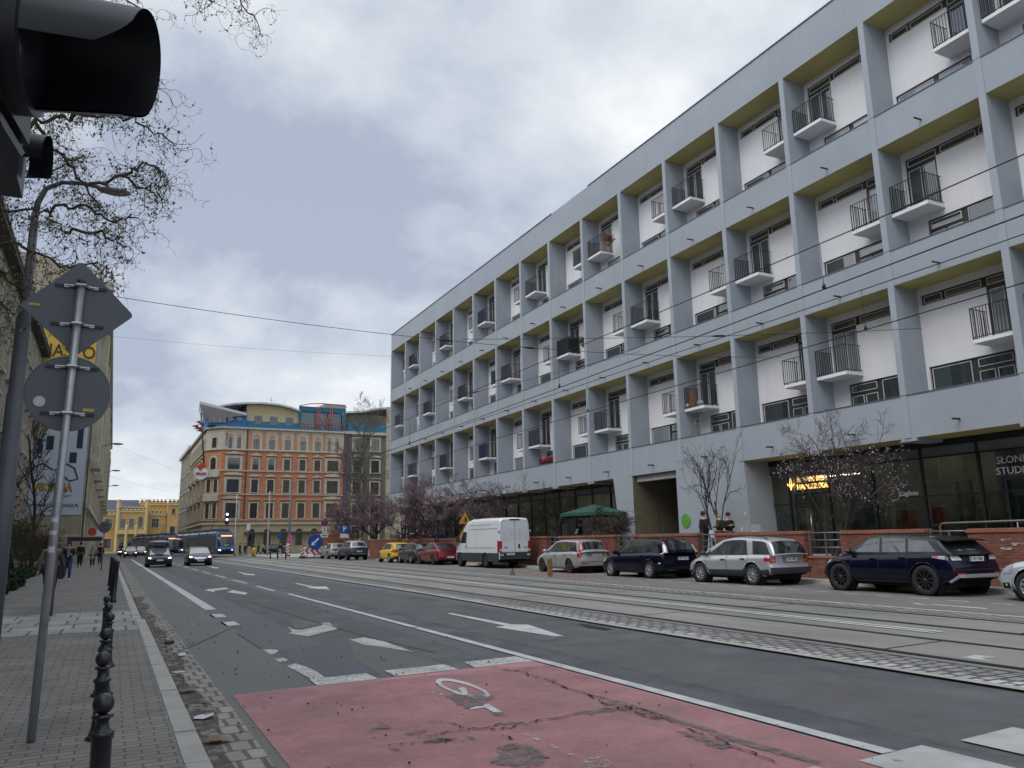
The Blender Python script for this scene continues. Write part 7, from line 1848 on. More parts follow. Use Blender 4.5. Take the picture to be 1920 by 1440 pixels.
# things on the facade ledges
fl = empty('flower_box', (25.1, 44.9, 6.38), 0, 'red flowers in a box on the ledge of the lowest balcony row', 'flowers')
rf_ = random.Random(8); m = MB()
for i in range(500): 
    p = (25.1 + rf_.gauss(0, .1), 44.9 + rf_.uniform(-.85, .85), 6.5 + abs(rf_.gauss(0, .12))); s_ = rf_.uniform(.03, .06); a = rf_.uniform(0, 6); b_ = rf_.uniform(-1, 1)
    m.cbox(p, s_ * 2, s_ * 2, .01, Euler((a, b_, a)).to_matrix())
m.build('flowers', mat('red flowers', (.25, .012, .03), .8, var=.3, scale=8), fl); MB().box(25.0, 25.2, 44.05, 45.75, 6.38, 6.5).build('box', M_winf, fl)
ld = empty('step_ladder', (26.0, 30.5, 6.4), 0, 'wooden step ladder leaning inside a recess of the lowest balcony row', 'ladder')
m = MB()
for dy in (0, .38): m.tube([(25.6, 30.45 + dy, 6.35), (25.8, 30.15 + dy, 7.9)], .025, 4)
for k in range(5): t = k / 5; m.tube([(25.6 + .2 * t, 30.45 - .3 * t, 6.5 + 1.4 * t), (25.6 + .2 * t, 30.83 - .3 * t, 6.5 + 1.4 * t)], .018, 4)
m.build('ladder', mat('ladder wood', (.4, .33, .22), .7), ld)
bd = empty('balcony_clutter', (25.6, 29, 7.83), 0, 'brown board and white bags on a balcony above the gateway', 'clutter')
MB().box(25.45, 25.5, 30.2, 30.75, 7.9, 8.75).build('board', M_wood, bd)
m = MB()
for y in (29.95, 31.0): m.ball((25.5, y, 8.02), .2, 10, 6, (.7, 1.1, .7))
m.build('bags', M_stick, bd)
# evergreen on a balcony
for (x, y, z, lab, c) in ((25.5, 40.5, 13.3, 'dark green potted plant on a middle balcony', (.02, .06, .015)), (25.5, 37.3, 18.85, 'brown dried plant on a top balcony', (.16, .06, .02))):
    po = empty('potted_plant', (x, y, z), 0, lab, 'plant'); m = MB()
    for i in range(240): m.cbox((rf_.gauss(0, .14), rf_.gauss(0, .22), .25 + abs(rf_.gauss(0, .18))), .09, .05, .005, Euler((rf_.uniform(0, 6), rf_.uniform(0, 6), 0)).to_matrix())
    m.build('foliage', mat('plant ' + lab[:8], c, .8, var=.3), po, world=False); MB().lathe([(.12, 0), (.16, .24)], 10).build('pot', M_wood, po, world=False)
# ------------------------------------------------------------------ trees
def grow(m, rg, p, d, ln, r, lev, P, tips):
    """a wandering limb that forks; P: dict of per-level settings"""
    n = P['seg'][lev]; pts = [p]; rs = [r]; q = Vector(p); dd = Vector(d).normalized()
    for i in range(n):
        dd = (dd + Vector((rg.gauss(0, 1), rg.gauss(0, 1), rg.gauss(0, 1))) * P['wig'][lev] + Vector((0, 0, P['up'][lev]))).normalized()
        q = q + dd * ln / n; pts.append(q.copy()); rs.append(r * (1 - .62 * (i + 1) / n) if lev < P['lev'] else r * (1 - .5 * (i + 1) / n))
    m.tube(pts, rs, P['sides'][lev], False, True)
    if lev >= P['lev']:
        tips += pts[1:]; return
    k = P['kids'][lev]
    for j in range(k):
        t = P['from'][lev] + (1 - P['from'][lev]) * (j + rg.random()) / k; t = min(t, .999); i = int(t * n); f = t * n - i
        b = pts[i].lerp(pts[i + 1], f); base = (pts[i + 1] - pts[i]).normalized()
        o = Vector((rg.gauss(0, 1), rg.gauss(0, 1), rg.gauss(0, .6))); o = (o - base * o.dot(base)).normalized()
        a = P['ang'][lev] * rg.uniform(.6, 1.25)
        grow(m, rg, b, base * math.cos(a) + o * math.sin(a), ln * P['rat'][lev] * rg.uniform(.65, 1.2) * (1 - .35 * t), max(rs[i] * P['thin'][lev], P['rmin']), lev + 1, P, tips)
def flecks(m, rg, tips, n, s0, s1, spread=.05):
    for i in range(n):
        p = rg.choice(tips) + Vector((rg.gauss(0, spread), rg.gauss(0, spread), rg.gauss(0, spread))); s = rg.uniform(s0, s1)
        a = Euler((rg.uniform(0, 6.3), rg.uniform(0, 6.3), rg.uniform(0, 6.3))).to_matrix()
        m.quad(*[p + a @ Vector(v) * s for v in ((-1, -.6, 0), (1, -.6, .2), (1, .6, 0), (-1, .6, .2))])
M_bark = mat('dark bark', (.035, .028, .026), .9, var=.3, scale=8); M_barkg = mat('grey bark', (.085, .075, .065), .9, var=.3, scale=8)
M_blo = mat('mauve blossom', (.20, .13, .145), .85, var=.3, scale=2.2); M_blo2 = mat('pink white blossom', (.40, .30, .325), .8, var=.2, scale=5)
P_CH = dict(lev=4, seg=[4, 7, 6, 5, 4], wig=[.10, .16, .20, .24, .26], up=[.05, .06, .05, .04, .03], sides=[8, 6, 5, 3, 3], kids=[5, 6, 7, 6, 0], **{'from': [.45, .25, .2, .15, 0]}, ang=[.75, .7, .7, .75, .6], rat=[1.75, .62, .55, .55, .5], thin=[.62, .6, .55, .6, .6], rmin=.0045)
def tree_meshes(nm, seed, P, ln, r, bark, n_f=0, fm=None, s0=.03, s1=.06, lean=(0, 0, 1), stems=1):
    rg = random.Random(seed); m = MB(); tips = []
    for s in range(stems): grow(m, rg, Vector((rg.gauss(0, .08) * (stems > 1), rg.gauss(0, .12) * (stems > 1), 0)), Vector(lean) + Vector((rg.gauss(0, .3), rg.gauss(0, .35), 0)) * (stems > 1), ln, r, 0, P, tips)
    out = [('trunk', m.mesh('trunk', bark))]
    if n_f: f = MB(); flecks(f, rg, tips, n_f, s0, s1); out.append(('blossom' if fm in (M_blo, M_blo2) else 'foliage', f.mesh('crown', fm)))
    return out
def plant(ms, name, loc, rz, sc, label, cat='tree', group=None):
    r = empty(name, loc, rz, label, cat, group)
    if isinstance(sc[2], str):        # (spread in metres, height in metres as text): fit the mesh to the size seen
        b = [v.co for v in ms[0][1].vertices]; hh = max(c.z for c in b); ww = sorted(math.hypot(c.x, c.y) for c in b)[int(len(b) * .97)] * 2
        sc = (sc[0] / ww, sc[1] / ww, float(sc[2]) / hh)
    r.scale = sc
    for nm, me in ms: link(nm, me, r)
    return r
TG = 'plum trees along the terrace'
A1 = tree_meshes('a', 3, P_CH, 1.9, .10, M_bark, 13000, M_blo, .012, .026, stems=2); A2 = tree_meshes('b', 9, P_CH, 1.9, .09, M_bark, 12000, M_blo, .012, .026, stems=2)
P_B = dict(P_CH); P_B.update(kids=[4, 5, 5, 4, 0], ang=[.5, .5, .55, .6, .5])
B1 = tree_meshes('c', 14, P_B, 1.7, .07, M_bark); B2 = tree_meshes('d', 23, P_B, 1.5, .065, M_bark, lean=(0, .35, 1), stems=2)
C1 = tree_meshes('e', 35, dict(P_CH, ang=[.85, .75, .7, .75, .6]), 1.75, .075, M_bark, 1700, M_blo2, .012, .026, stems=3)
plant(C1, 'plum_tree', (22.7, 20.1, TER), .4, (4.8, 6.2, '5.35'), 'dark branched tree with scattered pale pink blossom before the shop windows', group=TG)
plant(B2, 'bare_tree', (23.0, 26.5, TER), 0, (3.6, 3.6, '5.3'), 'bare slender tree leaning over the three standing people', group=TG)
plant(B1, 'bare_tree', (22.9, 40.0, TER), 1.2, (3.6, 4.2, '5.2'), 'bare tree between the parasol and the white van', group=TG)
plant(B2, 'bare_tree', (22.9, 46.8, TER), .6, (3.6, 4.0, '5.2'), 'bare tree rising just behind the white van roof', group=TG)
plant(A1, 'plum_tree', (23.0, 52.3, TER), .3, (6.0, 10.5, '5.9'), 'mauve blossoming tree behind the yellow warning triangles', group=TG)
plant(A2, 'plum_tree', (23.0, 60.3, TER), 1.9, (5.5, 7.5, '5.7'), 'mauve blossoming tree above the red saloon and dark hatchback', group=TG)
plant(A2, 'plum_tree', (23.3, 70.0, TER), 4.2, (6.5, 9, '7.2'), 'mauve blossoming tree at the far corner of the grey block', group=TG)
plant(A1, 'plum_tree', (24.0, 79.5, .3), 2.6, (7.5, 9, '7.2'), 'dense dark mauve tree beyond the end of the brick wall', group=TG)
plant(A2, 'plum_tree', (24.6, 88, .2), .9, (8, 9, '6.6'), 'farthest dark mauve tree beside the blue parking sign', group=TG)
bu = tree_meshes('f', 44, dict(P_CH, up=[-.05, -.02, 0, 0, 0]), .85, .06, M_bark, 2500, mat('dry leaves', (.07, .06, .035), .9, var=.4, scale=4), .012, .03, stems=3)
plant(bu, 'shrub', (22.6, 34.3, TER), .5, (3.2, 5.2, '2.6'), 'spreading dark bare shrub left of the gateway beside the parasol', 'shrub')
P_T = dict(lev=4, seg=[12, 7, 6, 4, 3], wig=[.05, .12, .18, .22, .25], up=[.06, .10, .07, .04, .02], sides=[8, 5, 4, 3, 3], kids=[20, 7, 5, 4, 0], **{'from': [.25, .2, .2, .2, 0]}, ang=[.75, .6, .6, .6, .6], rat=[.36, .5, .5, .5, .5], thin=[.42, .5, .55, .6, .6], rmin=.018)
T1 = tree_meshes('g', 51, P_T, 19, .24, M_barkg, 900, mat('spring buds', (.17, .15, .06), .8, var=.3, scale=3), .03, .07)
plant(T1, 'tall_tree', (27.4, 96, .2), 0, (7.5, 7.5, '20.8'), 'tall bare tree between the orange building and the grey block')
plant(T1, 'tall_tree', (30.3, 106, .2), 2.1, (7.5, 7.5, '16'), 'lower bare tree behind the tall one, before the dark grey house')
# left planting: bare tree and thicket before the gable
B3 = tree_meshes('h', 61, dict(P_T, kids=[12, 6, 5, 3, 0]), 8.5, .12, M_bark)
plant(B3, 'bare_tree', (-4.4, 58, .1), 0, (5.5, 5.5, '10.5'), 'bare tree in the planting before the painted gable', group='bare trees in the left planting')
plant(B3, 'bare_tree', (-5.3, 47, .1), 2, (4.5, 4.5, '7.5'), 'lower bare tree nearer in the left planting', group='bare trees in the left planting')
M_thk = mat('thicket twigs', (.065, .048, .03), .9, var=.3, scale=5); M_ivy = mat('hedge green', (.030, .058, .016), .7, var=.45, scale=5); M_ivy2 = mat('ivy leaves', (.018, .038, .014), .55, var=.4, scale=6)
TH = tree_meshes('i', 71, dict(P_B, lev=3, kids=[7, 6, 6, 0], seg=[3, 5, 4, 3], ang=[.6, .55, .6, .5]), 1.2, .04, M_thk, 1500, mat('thicket leaves', (.06, .055, .02), .9, var=.4, scale=4), .02, .05, stems=6)
for i, (x, y, s) in enumerate(((-4.6, 36, 1.0), (-5.2, 40, 1.15), (-4.5, 44.5, .95), (-5.4, 50, 1.2), (-4.6, 55, 1.0), (-5.2, 63, 1.15), (-4.4, 70, .9))):
    plant(TH, 'shrub', (x, y, .1), i * 1.3, (3.6 * s, 4.2 * s, str(3.2 * s)), ['nearest brown shrub behind the hedge', 'second brown shrub behind the hedge', 'third brown shrub along the left pavement', 'fourth brown shrub along the left pavement', 'fifth brown shrub at the foot of the bare tree', 'sixth brown shrub before the painted gable', 'last brown shrub before the painted gable'][i], 'shrub', 'brown shrubs in the left planting')
def leafbox(name, x0, x1, y0, y1, z1, n, mm, label, s0=.03, s1=.06, seed=1):
    rg = random.Random(seed); m = MB()
    for i in range(n):
        f = rg.random(); x, y, z = rg.uniform(x0, x1), rg.uniform(y0, y1), .1 + (z1 - .1) * rg.random()
        if f < .45: x = x1 - abs(rg.gauss(0, .07)) + .10 * math.sin(y * 2.1 + z * 3)
        elif f < .7: z = z1 - abs(rg.gauss(0, .08)) + .07 * math.sin(y * 3)
        elif f < .85: y = y0 + abs(rg.gauss(0, .1))
        s = rg.uniform(s0, s1); a = Euler((rg.uniform(0, 6.3), rg.uniform(0, 6.3), rg.uniform(0, 6.3))).to_matrix()
        m.quad(*[Vector((x, y, z)) + a @ Vector(v) * s for v in ((-1, -.5, 0), (.3, -.7, .2), (1, .1, 0), (-.2, .7, .2))])
    r = empty(name, ((x0 + x1) / 2, (y0 + y1) / 2, .1), 0, label, 'hedge'); m.build('foliage', mm, r)
    MB().box(x0 + .15, x1 - .2, y0 + .25, y1 - .2, .1, z1 - .22).build('stems', M_soil, r)
leafbox('hedge', -4.9, -3.35, 24.5, 36, 1.85, 15000, M_ivy, 'clipped green hedge at the left picture edge behind the pavement', seed=4)
leafbox('ivy_bank', -4.2, -3.0, 23.5, 36.5, .72, 9000, M_ivy2, 'dark ivy at the foot of the clipped hedge', .035, .075, seed=6)
leafbox('ground_cover', -4.6, -3.55, 37, 56, .38, 6000, M_ivy, 'low green ground cover along the left pavement past the hedge', .03, .06, seed=9)

# ------------------------------------------------------------------ corkscrew willow overhead
wl = empty('willow_tree', (-3.3, 14.2, .1), 0, 'corkscrew willow with twisted budding twigs hanging into the top left', 'tree')
rg = random.Random(77); wm = MB(); tips = []; M_wil = mat('willow bark', (.095, .075, .045), .9, var=.3, scale=8)
def path(pts, n=7, jit=.06):
    out = []
    for a, b in zip(pts, pts[1:]):
        a, b = Vector(a), Vector(b)
        for i in range(n): out.append(a.lerp(b, i / n) + Vector((rg.gauss(0, jit), rg.gauss(0, jit), rg.gauss(0, jit))) * (0 if i == 0 and a == Vector(pts[0]) else 1))
    out.append(Vector(pts[-1])); return out
wm.tube([(-3.3, 14.2, .1), (-3.25, 14.2, 2.5), (-2.9, 14.1, 4.6), (-2.5, 14, 6.2)], [.2, .17, .15, .12], 10)
wm.tube([(-2.9, 14.1, 4.6), (-2.9, 13.8, 7), (-2.3, 13.4, 9.4), (-1.4, 13.2, 11.3)], [.12, .10, .08, .06], 8)
LIM = [[(-2.5, 14, 6.2), (-1.99, 14, 6.75), (-1.36, 14, 6.89), (-1.07, 14.1, 6.6)], [(-2.5, 14, 6.2), (-2.0, 13.8, 7.6), (-1.59, 13.6, 8.2), (-1.1, 13.6, 8.38), (-.77, 13.5, 8.7)], [(-1.59, 13.6, 8.2), (-1.2, 13.8, 7.8), (-.83, 14, 7.41), (-.48, 14, 7.0)], [(-2.4, 14, 6.4), (-1.9, 14.4, 5.9), (-1.5, 14.5, 5.5), (-1.2, 14.5, 5.2)],
       [(-1.1, 13.6, 8.38), (-.5, 13.6, 8.6), (0, 13.6, 8.5), (.42, 13.6, 8.3)], [(-.83, 14, 7.41), (-.3, 14, 7.7), (.1, 14, 7.6), (.4, 14, 7.4)], [(-2.2, 13.8, 7.4), (-2.1, 13.6, 8.4), (-1.9, 13.6, 9.0)], [(-1.4, 13.2, 11.3), (-.6, 13.3, 11.9), (.3, 13.4, 11.6), (.9, 13.5, 11.1)], [(-.6, 13.3, 11.9), (.4, 13.6, 12.0), (1.2, 13.8, 11.7), (1.75, 13.9, 11.2)],
       [(-1.4, 13.2, 11.3), (-.8, 13.4, 10.9), (-.2, 13.5, 10.6)], [(-1.07, 14.1, 6.6), (-.6, 14.1, 6.7), (-.2, 14.1, 6.5)], [(-1.9, 14.4, 5.9), (-2.1, 14.6, 5.2), (-2.0, 14.6, 4.7)], [(-.77, 13.5, 8.7), (-.4, 13.5, 9.1), (.1, 13.5, 9.15)],
       [(-2.5, 14, 6.2), (-2.2, 13.9, 6.9), (-1.8, 13.8, 7.4), (-1.3, 13.8, 7.5), (-.9, 13.9, 7.9)], [(-2.4, 14, 6.2), (-1.7, 14, 6.3), (-1.1, 14, 6.0), (-.6, 14, 6.1), (-.3, 14, 5.9)], [(-2.5, 14, 6.0), (-2.0, 13.9, 5.6), (-1.7, 13.9, 5.1)], [(-1.59, 13.6, 8.2), (-1.5, 13.4, 8.9), (-1.1, 13.4, 9.2), (-.6, 13.4, 9.0)], [(-.3, 14, 7.7), (0, 14, 8.0), (.35, 14, 7.9)], [(-1.36, 14, 6.89), (-.9, 14, 7.1), (-.4, 14, 6.9), (0, 14, 7.0)]]
def curl(p, d, ln, r, n, droop, lev):
    pts = [Vector(p)]; dd = Vector(d).normalized(); k = Vector((rg.gauss(0, 1), rg.gauss(0, 1), rg.gauss(0, 1))).normalized()
    for i in range(n):
        k = (k + Vector((rg.gauss(0, 1), rg.gauss(0, 1), rg.gauss(0, 1))) * .7).normalized()
        dd = (dd + dd.cross(k) * .75 + Vector((0, 0, -droop))).normalized(); pts.append(pts[-1] + dd * ln / n)
    wm.tube(pts, [max(.0022, r * (1 - .6 * i / n)) for i in range(n + 1)], 3, False, True); tips.extend(pts[2:])
    if lev > 0:
        for i in range(2, n, 2 if lev > 1 else 3):
            if rg.random() < .72: curl(pts[i], (pts[i] - pts[i - 1]) + Vector((rg.gauss(0, .12), rg.gauss(0, .12), rg.gauss(0, .1) - .03)), ln * rg.uniform(.35, .65), r * .6, max(4, n * 2 // 3), droop * 1.2, lev - 1)
for li, l in enumerate(LIM):
    pts = path(l, 6, .035); r0 = .045 if li in (1, 7) else .03
    wm.tube(pts, [r0 * (1 - .65 * i / len(pts)) for i in range(len(pts))], 6, False, True)
    for i in range(3, len(pts), 1):
        for q in range(2 if rg.random() < .7 else 1):
            curl(pts[i], (pts[i] - pts[i - 1]).normalized() * .5 + Vector((rg.gauss(.15, .5), rg.gauss(0, .6), rg.gauss(-.1, .4))), rg.uniform(.40, .95), .0058, 10, .09, 2)
wm.build('trunk', M_wil, wl)
f = MB(); flecks(f, rg, tips, 6500, .008, .022, .012); f.build('foliage', mat('willow buds', (.17, .19, .055), .8, var=.3, scale=3), wl)
f = MB(); flecks(f, rg, tips, 900, .012, .024, .01); f.build('catkins', M_bark, wl)
# ------------------------------------------------------------------ people
M_skin = mat('skin', (.42, .25, .18), .6, var=.08)
def skin(nodes, edges, root, m, nm, par, sub=1):
    """one continuous surface grown over a skeleton; nodes: name -> (x, y, z, r)"""
    ks = list(nodes); ix = {k: i for i, k in enumerate(ks)}
    me = bpy.data.meshes.new(nm); me.from_pydata([nodes[k][:3] for k in ks], [(ix[a], ix[b]) for a, b in edges], [])
    o = bpy.data.objects.new(nm, me); COL.objects.link(o)
    md = o.modifiers.new('skin', 'SKIN'); md.use_smooth_shade = True
    for k, sv in zip(ks, me.skin_vertices[0].data): r = nodes[k][3]; sv.radius = (r, r) if not isinstance(r, tuple) else r; sv.use_root = (k == root)
    if sub: s = o.modifiers.new('sub', 'SUBSURF'); s.levels = sub; s.render_levels = sub
    dg = bpy.context.evaluated_depsgraph_get(); nme = bpy.data.meshes.new_from_object(o.evaluated_get(dg)); bpy.data.objects.remove(o)
    nme.materials.clear(); nme.materials.append(m); nme.polygons.foreach_set('use_smooth', [True] * len(nme.polygons))
    n = bpy.data.objects.new(nm, nme); COL.objects.link(n); n.parent = par
    return n
def cloth(name, c): return mat('cloth ' + name, c, .9, var=.18, scale=6, bump=.3, bscale=90)
def person(loc, rz, label, top, bot, shoe=(.02, .02, .02), hair=(.03, .02, .015), h=1.74, stride=.22, coat=.0, hairlen=0, bald=False, arms=(0, 0), beanie=None, bag=None, back=None, hood=False, group=None, turn=0.0, skirt=False):
    r = empty('person', loc, rz, label, 'person', group); s = h / 1.75; r.scale = (s, s, s)
    f = stride                                                       # local forward is -Y
    J = dict(pel=(0, 0, .96, .115), bel=(0, -.005, 1.08, .11), che=(0, .0, 1.27, .13), nb=(0, .01, 1.45, .07), neck=(0, 0, 1.52, .052), hd=(0, -.015, 1.60, .072), top=(0, 0, 1.68, .082))
    E_ = [('pel', 'bel'), ('bel', 'che'), ('che', 'nb'), ('nb', 'neck'), ('neck', 'hd'), ('hd', 'top')]
    for sg, n, fw in ((1, 'l', 1), (-1, 'r', -1)):
        J['hip' + n] = (sg * .09, 0, .90, .088); kn = -.06 - f * .55 * fw if fw > 0 else -.01 + f * .25; an = -f * 1.0 if fw > 0 else f * 1.15; az_ = .085 if fw > 0 else .085 + abs(f) * .35
        J['kn' + n] = (sg * .095, kn, .50, .058); J['an' + n] = (sg * .095, an, az_, .040); J['toe' + n] = (sg * .105, an - .15, max(.035, az_ - .05), .036)
        J['sh' + n] = (sg * .175, .01, 1.415, .06); aw = arms[0] if sg > 0 else arms[1]
        if aw == 0: J['el' + n] = (sg * .235, .03 + f * .35 * fw, 1.15, .042); J['wr' + n] = (sg * .25, -.06 + f * .75 * fw, .92, .030)
        else: J['el' + n] = (sg * .24, .02, 1.15, .042); J['wr' + n] = (sg * .10, -.24, 1.05 + aw * .12, .030)
        w = Vector(J['wr' + n][:3]); e = Vector(J['el' + n][:3]); d = (w - e).normalized(); J['pm' + n] = tuple(w + d * .06) + (.030,)
        E_ += [('pel', 'hip' + n), ('hip' + n, 'kn' + n), ('kn' + n, 'an' + n), ('an' + n, 'toe' + n), ('nb', 'sh' + n), ('sh' + n, 'el' + n), ('el' + n, 'wr' + n), ('wr' + n, 'pm' + n)]
        sd = d.cross(Vector((1, 0, 0))).normalized()
        for q in range(4):
            b = w + d * .10 + sd * (q - 1.5) * .019; J['f%d%s' % (q, n)] = tuple(b) + (.009,); J['g%d%s' % (q, n)] = tuple(b + d * (.035, .045, .04, .028)[q] + Vector((-sg * .012, -.006, 0))) + (.007,)
            E_ += [('pm' + n, 'f%d%s' % (q, n)), ('f%d%s' % (q, n), 'g%d%s' % (q, n))]
        J['t' + n] = tuple(w + d * .05 + sd * -.045 + Vector((-sg * .012, 0, 0))) + (.009,); E_.append(('pm' + n, 't' + n))
    skin(J, E_, 'pel', M_skin, 'body', r)
    # trousers
    g = lambda k, dr: (*J[k][:3], (J[k][3] if not isinstance(J[k][3], tuple) else J[k][3][0]) + dr)
    T = {k: g(k, .022) for k in ('pel', 'hipl', 'hipr', 'knl', 'knr')}; 
    for n in 'lr': a = J['an' + n]; T['an' + n] = (a[0], a[1], a[2] + .02, .056)
    skin(T, [('pel', 'hipl'), ('pel', 'hipr'), ('hipl', 'knl'), ('hipr', 'knr'), ('knl', 'anl'), ('knr', 'anr')], 'pel', bot, 'trousers', r)
    for n in 'lr':
        a = J['an' + n]; t = J['toe' + n]
        m = MB(); m.ball(((a[0] + t[0]) / 2, (a[1] + t[1]) / 2 - .01, max(.045, t[2] + .012)), .075, 10, 6, (.62, 1.85, .62)); m.build('shoe', mat('shoe %.2f %.2f' % (shoe[0], shoe[2]), shoe, .6), r, world=False)
    # jacket or coat
    Cc = {'w': (0, .0, .98, .150), 'bel': g('bel', .05), 'che': g('che', .045), 'nb': g('nb', .035)}; CE = [('w', 'bel'), ('bel', 'che'), ('che', 'nb')]
    for n in 'lr':
        for k in ('sh', 'el'): Cc[k + n] = g(k + n, .022)
        Cc['wr' + n] = g('wr' + n, .020); CE += [('nb', 'sh' + n), ('sh' + n, 'el' + n), ('el' + n, 'wr' + n)]
    if coat: Cc['sk'] = (0, .0, .98 - coat * .5, .175); Cc['sk2'] = (0, .01, .98 - coat, .20); CE += [('w', 'sk'), ('sk', 'sk2')]
    skin(Cc, CE, 'che', top, 'coat' if coat else 'jacket', r)
    hm = mat('hair %.2f %.2f' % (hair[0], hair[1]), hair, .8, var=.3, scale=30)
    if beanie is not None: MB().ball((0, .015, 1.70), .108, 14, 8, (.98, 1.08, .95)).build('beanie', beanie, r, world=False)
    elif not bald:
        m = MB(); m.ball((0, .022, 1.685), .104, 14, 8, (.96, 1.06, .95))
        if hairlen: m.ball((0, .06, 1.66 - hairlen * .5), .10, 12, 8, (1.05, .62, .8 + hairlen * 4.2))
        m.build('hair', hm, r, world=False)
    if hood: MB().ball((0, .09, 1.50), .12, 12, 6, (1.1, .7, .6)).build('hood', top, r, world=False)
    fc = MB(); fc.ball((0, -.108, 1.628), .016, 8, 6, (.8, 1.1, 1.5)); fc.build('nose', M_skin, r, world=False)
    fe = MB()
    for sg in (1, -1): fe.ball((sg * .033, -.092, 1.652), .010, 8, 6, (1.3, .6, .7)); 
    fe.build('eyes', M_ink, r, world=False); MB().ball((0, -.094, 1.585), .018, 8, 6, (1.3, .5, .35)).build('mouth', mat('lips', (.3, .1, .09), .6), r, world=False)
    fe = MB()
    for sg in (1, -1): fe.ball((sg * .088, .0, 1.635), .022, 8, 6, (.4, .8, 1.3))
    fe.build('ears', M_skin, r, world=False)
    return r
def bag_on(p, sx, sy, sz, mm, label, strap=None, rz=0):
    o = empty('bag', p, rz, label, 'bag'); MB().cbox((0, 0, 0), sx, sy, sz).build('body', mm, o, world=False, bevel=.03)
    if strap: MB().tube([(0, sy * .3, sz * .4), strap, (0, -sy * .3, sz * .4)], .012, 5).build('strap', mm, o, world=False)
    return o
CB = cloth('black', (.014, .014, .017)); CN = cloth('navy', (.012, .016, .035)); CJ = cloth('jeans', (.03, .055, .14)); CG = cloth('grey brown', (.10, .09, .085)); CCr = cloth('cream', (.40, .35, .27)); COl = cloth('olive', (.05, .05, .022)); CBr = cloth('brown', (.12, .07, .035)); CR = cloth('red', (.30, .02, .025))
person((-1.30, 22.7, .1), R(170), 'person in grey brown coat walking, half hidden behind the near sign post', CG, CB, hair=(.16, .10, .05), hairlen=.10, stride=.26, coat=.30, h=1.66)
bag_on((-1.07, 22.62, .96), .16, .34, .36, mat('black leather', (.01, .01, .012), .5), 'black shoulder bag on the person behind the sign post', (0, 0, .5))
person((-1.70, 40.7, .1), R(4), 'woman in long navy coat, jeans and white shoes walking towards the camera', CN, CJ, shoe=(.62, .62, .62), hair=(.05, .02, .012), hairlen=.10, coat=.42, stride=.20, h=1.70, arms=(1, 0))
m_ = empty('scarf', (-1.70, 40.6, 1.45), 0, 'grey patterned scarf round the neck of the woman in the navy coat', 'scarf'); MB().lathe([(.085, -.04), (.10, 0), (.08, .04)], 14).build('loop', mat('scarf cloth', (.2, .18, .18), .9, var=.5, scale=30), m_, world=False); MB().box(-.05, .05, -.09, -.06, -.34, .0).build('tail', MATS['scarf cloth'], m_, world=False)
person((-2.03, 66.8, .1), R(182), 'man in black with a dark backpack walking away beside the gable', CB, CB, stride=.16, h=1.80)
bag_on((-2.03, 67.0 - .22, 1.38), .32, .18, .46, mat('backpack', (.012, .016, .024), .7), 'dark backpack on the man in black')
person((-1.20, 65.9, .1), R(178), 'person in a long cream coat walking away with a brown shoulder bag', CCr, CB, shoe=(.5, .5, .5), hair=(.45, .4, .33), coat=.42, stride=.12, h=1.68, hood=True)
bag_on((-.92, 65.75, 1.0), .10, .30, .26, cloth('bag brown', (.10, .035, .02)), 'brown shoulder bag on the person in the cream coat', (0, 0, .5))
person((-.85, 77, .1), R(175), 'distant dark figure on the left pavement beyond the cream coat', CB, CB, stride=.18, h=1.76)
T3 = 'three people standing behind the railing'
person((22.75, 27.0, TER), R(80), 'tall man in a long black coat standing left of the three behind the railing', CB, CB, stride=.04, coat=.35, h=1.84, group=T3)
person((22.75, 26.0, TER), R(-150), 'bald bearded man in an olive jacket standing in the middle of three', COl, CBr, stride=.05, bald=True, h=1.76, group=T3, arms=(1, 0))
person((22.75, 25.45, TER), R(-10), 'person in black beanie and puffer jacket looking at a phone, right of three', CB, CB, stride=.03, beanie=CB, h=1.72, arms=(1.5, 1.5), group=T3)
bag_on((22.60, 26.32, 1.62), .16, .30, .34, M_stick, 'white bag carried by the bald man in olive')
person((23.9, 39.1, TER), R(-95), 'man in a dark blue jacket holding a white sheet beside the parasol', cloth('blue', (.015, .02, .06)), CB, stride=.04, h=1.78, arms=(1.4, 1.4))
sh_ = MB().cbox((23.6, 38.95, 1.95), .02, .22, .3, Euler((0, .4, 0)).to_matrix()).build('paper_sheet', M_stick); tag(sh_, 'white sheet held by the man in the dark blue jacket', 'paper')
for i, (x, y, rz, c, lab) in enumerate(((16.0, 117, 60, CB, 'dark clothed person nearest the tram door, left of those waiting'), (17.0, 119, 200, COl, 'person in olive waiting at the tram stop, second from the tram'), (17.9, 118, 120, CB, 'person in black at the tram stop, third from the tram'), (19.3, 122, 250, CN, 'person in navy walking with arms out right of the yellow bollard'), (20.6, 126, 90, CCr, 'person in pale coat farthest right at the tram stop'))):
    person((x, y, 0), R(rz), lab, c, CB, stride=.12 if i < 3 else .24, h=1.74, group='people at the tram stop')
person((16.9, 92, .05), R(100), 'person in black walking across by the three short posts', CB, cloth('pale trousers', (.35, .35, .36)), stride=.26, h=1.72)
person((23.4, 63.6, TER), R(70), 'person in a red jacket on the terrace above the dark hatchback', CR, CB, stride=.03, h=1.68)
person((23.6, 70.8, TER), R(120), 'person in brown on the terrace above the yellow hatchback', CBr, CB, stride=.05, h=1.70)
